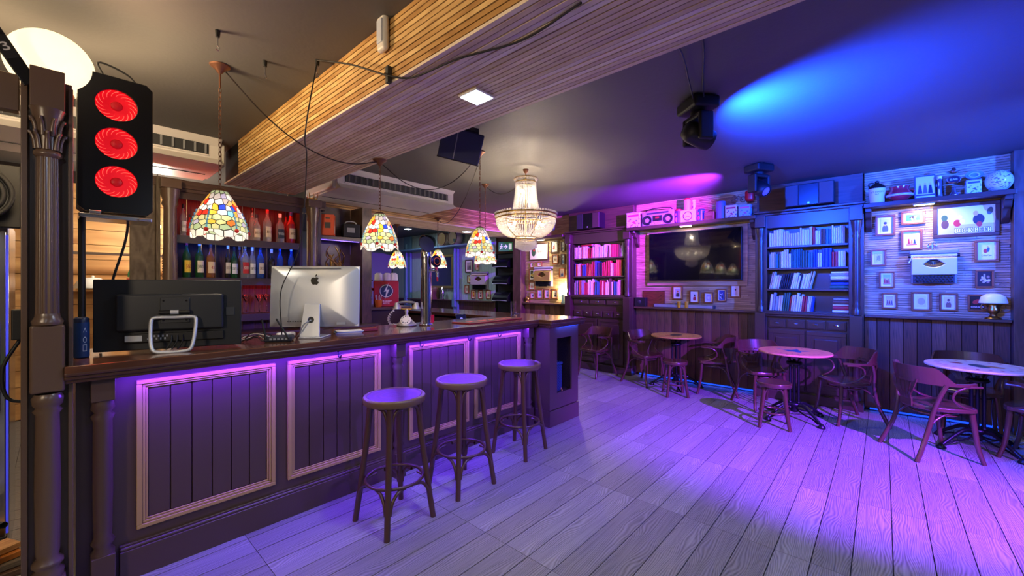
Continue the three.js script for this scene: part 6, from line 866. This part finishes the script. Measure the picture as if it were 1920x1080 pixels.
{ const q = atX(1748, 461, 6.53), t = thing('wire_ornament', 'small wire ring ornament above the cream typewriter', 'ornament', [6.535, q.y, q.z], -Math.PI / 2); part('rings', [new THREE.TorusGeometry(0.035, 0.004, 6, 24), rot(new THREE.TorusGeometry(0.035, 0.003, 6, 24), 0, 1.2), rod([0, 0.03, 0], [0, -0.1, 0], 0.004)], M.steel, t); }
// ================================================================ small lamps on the ledges
function tableLamp(label, z, lit) {
  const t = thing('table_lamp', label, 'lamp', [XW - 0.06, 1.15, z]);
  part('base', lathe([[0, 0], [0.06, 0], [0.062, 0.01], [0.03, 0.03], [0.022, 0.05], [0.045, 0.075], [0.05, 0.1], [0.03, 0.13], [0.04, 0.145], [0.03, 0.16], [0, 0.16]], 22), M.brass, t);
  part('handle', [tube([[0, 0.13, 0.045], [0, 0.15, 0.075], [0, 0.11, 0.085], [0, 0.09, 0.05]], 0.004, 14), tube([[0, 0.13, -0.045], [0, 0.15, -0.075], [0, 0.11, -0.085], [0, 0.09, -0.05]], 0.004, 14)], M.brass, t);
  part('shade', lathe([[0.1, 0.165], [0.104, 0.17], [0.098, 0.19], [0.085, 0.235], [0.05, 0.26], [0.02, 0.265], [0, 0.265]], 28), std(0xf2eee4, 0.35, lit ? { emissive: 0xffe8c0, emissiveIntensity: 1.5 } : {}), t); part('burner', cyl(0.02, 0.02, 0.04, 0, 0.175, 0, 14), M.brass, t);
  if (lit) scene.add(bulbLight(0xffe0b0, 1.5, [XW - 0.2, 1.42, z], 2));
}
tableLamp('brass table lamp with white glass shade on the ledge right of the typewriter', atX(1862, 590, 6.5).z);
{ const z = atX(1056, 560, 6.5).z, t = thing('lit_lamp', 'small lit lamp with pale blue base on the ledge by the bookcase', 'lamp', [XW - 0.05, 1.15, z]); part('base', lathe([[0, 0], [0.035, 0], [0.04, 0.02], [0.03, 0.1], [0.036, 0.16], [0.02, 0.19], [0, 0.19]], 20), std(0x8ab8c4, 0.4), t); part('bulb', lathe([[0.012, 0.19], [0.03, 0.23], [0.03, 0.27], [0.012, 0.32], [0, 0.325]], 18), std(0xffffff, 0.4, { emissive: 0xfff0d0, emissiveIntensity: 7 }), t); scene.add(bulbLight(0xffe6c0, 2.2, [XW - 0.05, 1.40, z], 1)); }
{ const z = atX(989, 560, 6.5).z, t = thing('oil_lamp', 'brass oil lamp with clear chimney on the ledge by the upright', 'lamp', [XW - 0.05, 1.15, z]); part('font', lathe([[0, 0], [0.045, 0], [0.05, 0.015], [0.02, 0.03], [0.045, 0.06], [0.045, 0.09], [0.02, 0.12], [0, 0.12]], 20), M.brass, t); part('chimney', lathe([[0.026, 0.12], [0.04, 0.16], [0.03, 0.22], [0.02, 0.28], [0.018, 0.28]], 18), M.pane, t); }
{ const t = thing('domed_chest', 'small domed wooden chest on the long ledge below the gilt mirror', 'chest', [6.42, 1.15, -8.55], -Math.PI / 2); const s = new THREE.Shape(); s.moveTo(-0.16, 0); s.lineTo(0.16, 0); s.lineTo(0.16, 0.16); s.absarc(0, 0.16, 0.16, 0, Math.PI); part('chest', ext(s, 0.2, 0.006, 14).translate(0, 0, -0.1), M.brown, t); part('strap', [rb(0.03, 0.16, 0.012, 0.003, -0.1, 0.08, 0.108), rb(0.03, 0.16, 0.012, 0.003, 0.1, 0.08, 0.108)], M.bronze, t); const v = thing('silver_urn', 'small silver urn on the long ledge beside the wooden chest', 'urn', [6.44, 1.15, -8.15]); part('body', lathe([[0, 0], [0.05, 0], [0.02, 0.04], [0.06, 0.12], [0.065, 0.18], [0.04, 0.23], [0.05, 0.25]], 20), M.steel, v); part('lid', lathe([[0.05, 0.25], [0.03, 0.28], [0.01, 0.31], [0, 0.33]], 18), M.steel, v); }
for (const [px, l, c] of [[837, 'round cream basket on top of the beadboard shelf', M.cream], [857, 'second round woven basket on top of the beadboard shelf', M.paper], [802, 'dark box on top of the beadboard shelf', M.black]]) { const p = atX(px, 437, 6.4), t = thing('shelf_basket', l, 'basket', [6.4, 2.46, p.z]); part('drum', rot(lathe([[0, 0], [0.15, 0], [0.165, 0.1], [0.15, 0.2], [0.14, 0.2]], 24), 0, 0, Math.PI / 2).translate(0.05, 0.165, 0), c, t); part('rim', rot(new THREE.TorusGeometry(0.155, 0.012, 6, 28), 0, Math.PI / 2).translate(-0.15, 0.165, 0), M.brown, t); }
solo('high_shelf', rb(0.3, 0.04, 3.6, 0.006, 6.4, 2.44, -8.25), M.bluePaint, 'light blue high shelf over the beadboard', 'shelf');
// ================================================================ radio and bits under the television
{ const t = thing('old_radio', 'small black box radio with round dial on the ledge under the television', 'radio', [XW - 0.05, 1.15, -2.98], -Math.PI / 2); part('case', rb(0.19, 0.15, 0.11, 0.006, 0, 0.075, 0.0), M.black, t); part('dial', rot(lathe([[0, 0.008], [0.026, 0.007], [0.03, 0]], 20), Math.PI / 2).translate(-0.01, 0.08, 0.056), M.grille, t); part('antenna', rod([-0.05, 0.15, 0], [-0.05, 0.24, 0], 0.002), M.steel, t);
  const b = thing('wood_board', 'red brown wooden board leaning on the laths behind the radio', 'board', [XW - 0.012, 1.15, -2.78], -Math.PI / 2); part('panel', rb(0.36, 0.25, 0.014, 0.003, 0, 0.125, 0), wood(W_.brown, 0.4, 0.0005, { color: 0xffb8a0 }), b); part('edge', rb(0.37, 0.012, 0.018, 0.003, 0, 0.256, 0), M.caseDark, b);
  const k = thing('sound_bar', 'low grey sound bar on the ledge under the television', 'sound bar', [XW - 0.055, 1.15, -2.30], -Math.PI / 2); part('case', rb(0.92, 0.055, 0.08, 0.01, 0, 0.0275, 0), M.grille, k); part('grille', rb(0.88, 0.045, 0.006, 0.003, 0, 0.0275, 0.04), M.greyP, k); part('end_light', rb(0.02, 0.02, 0.004, 0.002, -0.1, 0.062, 0.02), M.blueP, k);
  for (const [px, l] of [[1273, 'yellow cup on the ledge left of its twin'], [1287, 'yellow cup on the ledge right of its twin']]) { const p = atX(px, 572, XW - 0.11), c = thing('yellow_cup', l, 'cup', [XW - 0.098, 1.15, p.z]); part('cup', lathe([[0, 0], [0.022, 0], [0.03, 0.1], [0.027, 0.1], [0.02, 0.006]], 18), M.yellow, c); part('rim', rot(new THREE.TorusGeometry(0.029, 0.002, 6, 20), Math.PI / 2).translate(0, 0.1, 0), M.yellow, c); } }
// ================================================================ collectibles on the display shelves
const DS = 2.442, DX = 6.36;
function place(name, label, cat, b) { const q = onX(...b, DX - 0.03); const t = thing(name, label, cat, [DX, DS, q.z], -Math.PI / 2, undefined); return [t, q.w, Math.min(q.h, 0.36)]; }
const Z1 = (x0, y0, x1, y1) => [1170 + x0 / 7.385, 340 + y0 / 7.385, 1170 + x1 / 7.385, 340 + y1 / 7.385], Z2 = (x0, y0, x1, y1) => [1600 + x0 / 6, 270 + y0 / 6, 1600 + x1 / 6, 270 + y1 / 6];
const tinTex = (a, b, c) => new THREE.MeshPhysicalMaterial({ roughness: 0.4, map: canvasTex(96, 96, (x) => { x.fillStyle = a; x.fillRect(0, 0, 96, 96); x.fillStyle = b; x.fillRect(8, 8, 80, 14); for (let i = 0; i < 26; i++) { x.fillStyle = i % 2 ? b : c; x.beginPath(); x.arc(hash(i, 3, 17) * 90 + 3, 28 + hash(i, 5, 19) * 64, 2 + i % 5, 0, 7); x.fill(); } }) });
function tin(label, b, mat, d = 0.12, lid = true) { const [t, w, h] = place('storage_tin', label, 'tin', b); part('body', rb(w, h * 0.92, d, 0.008, 0, h * 0.46, 0), mat, t); if (lid) part('lid', rb(w * 1.02, h * 0.09, d * 1.03, 0.006, 0, h * 0.955, 0), mat, t); return t; }
function can(label, b, mat, cap, y = 0) { const [t, w, h] = place('round_canister', label, 'canister', b), r = w / 2; t.position.y += y; part('body', lathe([[0, 0], [r * 0.96, 0], [r, 0.006], [r, h * 0.84], [r * 0.92, h * 0.88]], 24), mat, t); part('lid', lathe([[r * 0.94, h * 0.85], [r * 0.96, h * 0.97], [r * 0.8, h], [0, h]], 24), cap, t); return t; }
tin('square white and red patterned tin at the left end of the shelf above the television', Z1(45, 390, 230, 600), tinTex('#d8dcea', '#b83a5a', '#5a6ab0'));
{ const [t, w, h] = place('boombox', 'silver twin speaker boombox on the shelf above the television', 'radio', Z1(258, 360, 695, 590)); part('case', rb(w, h * 0.86, 0.11, 0.008, 0, h * 0.43, 0), M.greyP, t); for (const s of [-1, 1]) { const p = part('speaker', rot(lathe([[0, -0.004], [w * 0.06, 0.0], [w * 0.13, 0.006], [w * 0.15, 0.01], [w * 0.155, 0]], 28), Math.PI / 2).translate(s * w * 0.33, h * 0.34, 0.054), M.black, t); } part('cassette_door', rb(w * 0.3, h * 0.34, 0.012, 0.004, 0, h * 0.42, 0.056), M.black, t); part('cassette', rb(w * 0.12, h * 0.1, 0.004, 0.002, 0, h * 0.46, 0.063), M.darkRed, t); part('tuner', rb(w * 0.7, h * 0.1, 0.01, 0.002, 0, h * 0.74, 0.055), M.grille, t); for (let i = 0; i < 6; i++) part('button', rb(w * 0.07, 0.012, 0.01, 0.003, (i - 2.5) * w * 0.09, h * 0.12, 0.056), M.alu, t); part('handle', tube([[-w * 0.42, h * 0.84, 0], [-w * 0.4, h * 0.98, 0], [w * 0.4, h * 0.98, 0], [w * 0.42, h * 0.84, 0]], 0.007, 24), M.black, t); for (const x of [0.36, 0.45]) part('knob', cyl(0.014, 0.014, 0.02, x * w, h * 0.87, 0.02, 14), M.steel, t); }
can('patterned pink and dark canister beside the boombox', Z1(697, 345, 790, 545), tinTex('#3a2a4a', '#e088b0', '#e8d4e4'), M.darkRed);
{ const [t, w, h] = place('clock_box', 'pale box with round clock face on the shelf above the television', 'clock', Z1(790, 365, 995, 535)); part('box', rb(w, h, 0.12, 0.005, 0, h / 2, 0), std(0xe4c8c8, 0.5), t); part('clock_ring', new THREE.TorusGeometry(h * 0.34, 0.006, 8, 32).translate(0, h * 0.5, 0.062), M.black, t); part('clock_hand', [rod([0, h * 0.5, 0.063], [h * 0.16, h * 0.42, 0.063], 0.003), rod([0, h * 0.5, 0.063], [-h * 0.18, h * 0.38, 0.063], 0.003)], M.black, t);
  can('red capped glass jar on top of the clock box', Z1(820, 205, 915, 370), std(0xd8a0a8, 0.3), M.red, h + 0.002); can('patterned slim tin on top of the clock box', Z1(930, 232, 985, 365), tinTex('#e0c8e4', '#5a3a7a', '#c88ab0'), M.paper, h + 0.002); }
can('blue drinks barrel shaped canister with red print', Z1(1003, 340, 1110, 510), tinTex('#1f58c8', '#c83448', '#1f58c8'), M.blueP);
{ const [t, w, h] = place('coffee_mill', 'violet lit wooden box mill with top crank', 'mill', Z1(1118, 330, 1255, 490)); part('box', rb(w, h * 0.72, 0.12, 0.006, 0, h * 0.36, 0), M.brown, t); part('drawer', rb(w * 0.8, h * 0.28, 0.01, 0.003, 0, h * 0.24, 0.06), M.brown2, t); part('crank', [lathe([[0.03, 0], [0.035, 0.01], [0.012, 0.03]], 16, 0, h * 0.72, 0), rod([0, h * 0.8, 0], [w * 0.3, h * 0.86, 0.02], 0.005), ball(0.012, w * 0.3, h * 0.88, 0.02)], M.bronze, t); }
can('tall plain slate blue cylinder on the shelf above the television', Z1(1262, 225, 1400, 475), std(0x5a6484, 0.5), std(0x5a6484, 0.5));
tin('house shaped red and cream tin with window print', Z1(1405, 285, 1565, 465), tinTex('#e0cfd4', '#c83a5a', '#3a4a8a'), 0.1);
tin('square blue and pink landscape tin at the right end of the shelf', Z1(1590, 275, 1755, 440), tinTex('#8ab8e0', '#d85a78', '#4a6ab0'), 0.1);
{ const [t, w, h] = place('wire_bicycle', 'small twisted metal bicycle ornament on the tins', 'ornament', Z1(1470, 115, 1680, 265)); t.position.y = DS + 0.205; const s = 0.045; part('wheel', new THREE.TorusGeometry(s, 0.006, 6, 24).translate(-0.05, s + 0.006, 0), M.bronze, t); part('wheel', new THREE.TorusGeometry(s * 0.8, 0.006, 6, 24).translate(0.06, s * 0.8 + 0.006, 0), M.bronze, t); part('frame', [rod([-0.05, s, 0], [0.0, 0.1, 0], 0.005), rod([0, 0.1, 0], [0.06, s * 0.8, 0], 0.005), rod([-0.05, s, 0], [0.06, s * 0.8, 0], 0.005), rod([-0.05, 0.11, -0.02], [-0.05, 0.11, 0.02], 0.005), rod([-0.05, s, 0], [-0.05, 0.11, 0], 0.005)], M.bronze, t); }
{ const t = thing('red_lantern', 'red ornament at the corner above the bookcase', 'ornament', [DX, DS + 0.21, -1.36], -Math.PI / 2); part('body', lathe([[0, 0], [0.04, 0], [0.055, 0.03], [0.055, 0.13], [0.03, 0.15], [0, 0.15]], 18), M.red, t); part('top_ring', rot(new THREE.TorusGeometry(0.02, 0.004, 6, 16), 0).translate(0, 0.165, 0), M.gold, t); }
// right hand shelf
{ const [t, w, h] = place('stoneware_jug', 'cream and dark stoneware whiskey jug at the left of the shelf', 'jug', Z2(165, 372, 370, 635)), r = w / 2; part('body', lathe([[0, 0], [r * 0.78, 0], [r * 0.8, 0.006], [r * 0.98, h * 0.6], [r, h * 0.64]], 28), M.cream, t); part('shoulder', lathe([[r, h * 0.64], [r * 0.95, h * 0.72], [r * 0.5, h * 0.84], [r * 0.25, h * 0.87], [r * 0.25, h * 0.93], [r * 0.32, h * 0.95], [0, h]], 28), std(0x2a1c16, 0.3), t); part('handle', tube([[-r * 0.3, h * 0.9, 0], [-r * 0.8, h * 0.9, 0], [-r * 0.92, h * 0.75, 0]], 0.009, 14), std(0x2a1c16, 0.3), t);
  const tx = canvasTex(128, 64, (x) => { x.fillStyle = '#d8ccae'; x.fillRect(0, 0, 128, 64); x.fillStyle = '#2a2420'; x.textAlign = 'center'; x.font = 'bold 20px serif'; x.fillText("JACK DANIEL'S", 64, 26, 116); x.font = 'bold 16px serif'; x.fillText('No 7', 64, 48); }); const g = new THREE.CylinderGeometry(r * 0.985, r * 0.9, h * 0.28, 20, 1, true, -0.9, 1.8); part('lettering', g.translate(0, h * 0.42, 0), new THREE.MeshPhysicalMaterial({ map: tx, roughness: 0.5 }), t); }
{ const [t, w, h] = place('glazed_bowl', 'red glazed footed bowl with cream relief beside the jug', 'bowl', Z2(375, 435, 670, 600)), r = w / 2; part('bowl', lathe([[0, 0], [r * 0.5, 0], [r * 0.55, h * 0.08], [r * 0.95, h * 0.32], [r, h * 0.5], [r * 0.8, h * 0.72], [r * 0.72, h * 0.9], [r * 0.82, h], [r * 0.74, h], [r * 0.6, h * 0.7]], 28), std(0xa82430, 0.2, { clearcoat: 0.6 }), t); part('relief_band', rot(new THREE.TorusGeometry(r * 0.97, 0.014, 8, 28), Math.PI / 2).translate(0, h * 0.42, 0), std(0xc8c0d0, 0.3), t); for (const s of [-1, 1]) part('handle', new THREE.TorusGeometry(0.022, 0.007, 8, 18).translate(s * r * 0.92, h * 0.62, 0), std(0xa82430, 0.2), t); }
{ const [t, w, h] = place('tin_tray', 'upright metal tray with printed street scene', 'tray', Z2(680, 290, 945, 575)); t.rotation.y = -Math.PI / 2 + 0.12; const tx = artTex('figures', '#d8ccc8', ['#4a3a48', '#6a5a70', '#2a2a3a']); const p = new THREE.Group(); p.name = 'tray_body'; p.rotation.x = -0.12; t.add(p); part('rim', rb(w * 0.95, h * 0.97, 0.02, 0.02, 0, h * 0.49, 0, 3), std(0x6a7080, 0.35, { metalness: 0.5 }), p); part('print', bx(w * 0.8, h * 0.84, 0.002, 0, h * 0.49, 0.0108), new THREE.MeshPhysicalMaterial({ map: tx, roughness: 0.35 }), p); }
can('slim patterned tin tube beside the upright tray', Z2(945, 300, 1005, 545), tinTex('#3a2a3a', '#e4dce0', '#c8a0b0'), M.paper);
{ const [t, w, h] = place('oval_sign_stand', 'chrome oval bar sign on a pedestal foot', 'sign', Z2(1035, 215, 1230, 540)); part('foot', lathe([[0, 0], [w * 0.32, 0], [w * 0.3, 0.02], [0.02, 0.04], [0.014, h * 0.3]], 22), M.chrome, t); part('oval', rot(lathe([[0, 0.016], [w * 0.4, 0.014], [w * 0.47, 0.004], [w * 0.44, -0.01], [0, -0.012]], 36), Math.PI / 2).scale(1, 0.72, 1).translate(0, h * 0.58, 0), M.chrome, t); const tx = canvasTex(128, 96, (x) => { x.fillStyle = '#1c2030'; x.fillRect(0, 0, 128, 96); x.fillStyle = '#b8c0d8'; x.font = 'bold 44px sans-serif'; x.textAlign = 'center'; x.fillText('BAR', 64, 64); }); part('face', rot(new THREE.CircleGeometry(w * 0.36, 32), 0).scale(1, 0.66, 1).translate(0, h * 0.58, 0.018), new THREE.MeshPhysicalMaterial({ map: tx, roughness: 0.3 }), t); part('finial', [lathe([[0.02, h * 0.8], [0.03, h * 0.83], [0.06, h * 0.86], [0.02, h * 0.9], [0.012, h]], 18)], M.chrome, t); }
{ const [t, w, h] = place('round_tin', 'square patterned tin carrying a blue ornamented plate', 'tin', Z2(1265, 355, 1440, 515)); part('body', rb(w, h * 0.94, 0.11, 0.006, 0, h * 0.47, 0), tinTex('#c8d0e8', '#3a4a8a', '#8a9ad0'), t); part('lid', rb(w * 1.02, h * 0.1, 0.115, 0.006, 0, h * 0.95, 0), M.greyP, t);
  const [p, w2, h2] = place('ornament_plate', 'blue relief plate leaning on top of the patterned tin', 'plate', Z2(1250, 200, 1480, 355)); p.position.y = DS + h + 0.004; part('plate', rot(lathe([[0, 0.004], [w2 * 0.34, 0.006], [w2 * 0.46, 0.02], [w2 * 0.47, 0.012], [w2 * 0.35, 0], [0, 0]], 36), Math.PI / 2 - 0.2).scale(1, 0.7, 1).translate(0, w2 * 0.34, 0), std(0x6a80c8, 0.25, { clearcoat: 0.5 }), p); part('relief', rot(new THREE.TorusGeometry(w2 * 0.25, 0.008, 6, 24), -0.2).scale(1, 0.7, 1).translate(0, w2 * 0.34, 0.008), std(0xa8b4e0, 0.3), p); }
{ const [t, w, h] = place('giant_egg', 'large speckled ceramic egg at the right end of the shelf', 'egg', Z2(1455, 232, 1845, 485)); const g = new THREE.SphereGeometry(0.5, 36, 24); g.scale(w * 0.86, h * 0.96, h * 0.9); const tx = dataTex(128, 128, (u, v) => { const n = vnoise(u * 50, v * 34, 50, 34, 91) * (0.5 + vnoise(u * 6, v * 6, 6, 6, 92)); return n > 0.78 ? [120, 104, 96] : [214, 206, 200]; }); part('shell', g.translate(0, h * 0.49, 0.0), new THREE.MeshPhysicalMaterial({ map: tx, roughness: 0.2, clearcoat: 0.5 }), t); part('stand', lathe([[0.05, 0], [0.055, 0.006], [0.045, 0.016]], 20), M.caseDark, t); }
// ================================================================ left margin behind the post
{
  const f = thing('steel_fridge', 'tall stainless steel fridge behind the bar post', 'fridge', [-0.30, 0, -3.9]); part('cabinet', rb(0.28, 1.85, 0.5, 0.01, -0.02, 0.925, 0), M.steel, f); part('door', rb(0.26, 1.7, 0.03, 0.006, -0.02, 0.95, 0.265), M.steel, f); part('handle', rod([0.08, 0.8, 0.3], [0.08, 1.3, 0.3], 0.01), M.chrome, f);
  const s = thing('turned_spindle', 'dark turned wooden spindle post at the picture edge', 'post', [-0.27, 0, -2.98]); part('spindle', lathe(Array.from({ length: 44 }, (_, i) => [0.022 + 0.012 * Math.sin(i * 0.9), i * 0.045]), 18), M.postPaint, s); part('foot', rb(0.08, 0.06, 0.08, 0.006, 0, 0.03, 0), M.postPaint, s);
  const c = thing('coiled_hose', 'grey coiled hose on the boards behind the post', 'hose', [-0.36, 0.16, -3.35]); const hp = []; for (let i = 0; i <= 90; i++) { const a = i / 90 * 6.283 * 4; hp.push([Math.cos(a) * 0.15, 0.02 + i * 0.0011, Math.sin(a) * 0.15]); } part('coil', tube(hp, 0.013, 200, false, undefined, 7), M.greyP, c); part('nozzle', rod([0.15, 0.12, 0], [0.18, 0.13, 0.06], 0.016), M.black, c);
  for (let i = 0; i < 4; i++) { const t = solo('loose_plank', rot(rb(0.55, 0.03, 0.12, 0.004), 0, 0.1 + i * 0.12, 0).translate(-0.40, 0.018 + i * 0.033, -3.35), [M.darkWood, M.greyWood, M.orange, M.pine][i], ['dark plank at the bottom of the pile under the hose', 'grey plank in the pile under the hose', 'orange painted plank in the pile under the hose', 'pale pine plank on top of the pile under the hose'][i], 'plank'); if (i === 2) t.material = std(0xa86424, 0.5); }
  const b = thing('green_bag', 'green bag hanging beside the fridge', 'bag', [-0.235, 0.95, -3.15]); part('sack', (() => { const g = new THREE.SphereGeometry(0.06, 18, 14); g.scale(0.8, 1.6, 0.8); return g; })(), M.green, b); part('strap', tube([[-0.03, 0.07, 0], [0, 0.16, 0], [0.03, 0.07, 0]], 0.006, 12), M.green, b);
  const k = thing('wall_loudspeaker', 'dark round loudspeaker cone behind the bar post', 'loudspeaker', [-0.30, 1.98, -3.5]); part('ring', [0.05, 0.08, 0.11, 0.14].map(r => new THREE.TorusGeometry(r, 0.012, 8, 32).translate(0, 0, 0.02 + r * 0.2)), M.black, k); part('cone', rot(lathe([[0, 0], [0.05, 0.01], [0.15, 0.05]], 30), Math.PI / 2), M.grille, k); part('frame', rb(0.34, 0.34, 0.03, 0.01, 0, 0, -0.02), M.black, k);
  const pb = thing('power_brick', 'small black power box hanging on the back of the post', 'power supply', [-0.115, 1.32, -2.95]); part('box', rb(0.05, 0.14, 0.05, 0.006), M.black, pb); part('lead', tube([[0, -0.07, 0], [-0.05, -0.2, 0], [-0.03, -0.34, 0], [0.03, -0.36, 0]], 0.007, 20), M.black, pb);
  const sg = thing('number_sign', 'tilted black sign with white numeral above the bar post', 'sign', [-0.155, 2.52, -2.74]); sg.rotation.z = 0.5; part('plate', rb(0.05, 0.34, 0.012, 0.003), M.blackGloss, sg); const tx = canvasTex(32, 64, (x) => { x.fillStyle = '#101114'; x.fillRect(0, 0, 32, 64); x.fillStyle = '#c8c8c8'; x.font = 'bold 34px sans-serif'; x.textAlign = 'center'; x.fillText('3', 16, 42); }); part('numeral', new THREE.PlaneGeometry(0.045, 0.09).translate(0, -0.02, 0.0066), new THREE.MeshPhysicalMaterial({ map: tx, roughness: 0.4 }), sg);
  solo('cross_rail', b2(-1.6, -0.11, 2.26, 2.42, -2.86, -2.80, 0.005), M.postPaint, 'dark painted rail joining the bar post to the left', 'rail');
  solo('bar_gate', b2(-1.2, -0.62, 0, 1.0, -3.4, -3.36, 0.005), M.barPaint, 'low dark gate beside the bar post', 'gate');
  solo('light_strip', b2(-0.19, -0.182, 0.12, 1.78, -3.634, -3.622), std(0x3040ff, 0.5, { emissive: rgb([0.1, 0.1, 1]), emissiveIntensity: 0.3 }), 'added blue glowing strip standing in for the sheen on the fridge edge', 'light strip');  // glowing strip stands in for a blue sheen on the steel
  // room behind: lit shelf with white cloche
  const sh = thing('pine_shelf', 'pale shelf with white dome behind the fan box', 'shelf', [0.5, 1.45, -6.9]); part('board', rb(1.0, 0.03, 0.3, 0.005, 0, 0, 0), M.pine, sh); part('rail', [rb(0.9, 0.03, 0.03, 0.004, 0, 0.42, 0.1), rb(0.03, 0.42, 0.03, 0.004, 0.42, 0.21, 0.1)], M.caseDark, sh);
  const dm = thing('white_dome', 'white dish dome on the pale shelf', 'dome', [0.28, 1.466, -6.85]); part('dome', lathe([[0.16, 0], [0.16, 0.02], [0.13, 0.08], [0.06, 0.12], [0, 0.125]], 26), M.white, dm); part('knob', ball(0.015, 0, 0.135, 0), M.white, dm);
  const pl = thing('small_plant', 'small red striped pot with green plant on the pale shelf', 'plant', [0.62, 1.466, -6.82]); part('pot', lathe([[0, 0], [0.04, 0], [0.055, 0.12], [0.05, 0.12]], 18), M.red, pl); for (let i = 0; i < 9; i++) { const a = i * 0.7; part('leaf', (() => { const g = new THREE.SphereGeometry(0.04, 8, 6); g.scale(0.35, 1.3, 0.15); g.rotateZ(0.4); g.rotateY(a); g.translate(Math.cos(a) * 0.025, 0.16 + (i % 3) * 0.02, Math.sin(a) * 0.025); return g; })(), M.green, pl); }
  scene.add(bulbLight(0xfff0dc, 2.6, [0.8, 2.2, -6.4], 2)); const bl = thing('bare_bulb', 'bare warm bulb hanging before the pine board wall', 'lamp', [0.8, 2.2, -6.4]); part('bulb', ball(0.035), std(0xffffff, 0.4, { emissive: 0xffdca8, emissiveIntensity: 6 }), bl); part('flex', cyl(0.004, 0.004, 0.62, 0, 0.34, 0, 6), M.black, bl);
}
renderer.render(scene, camera);
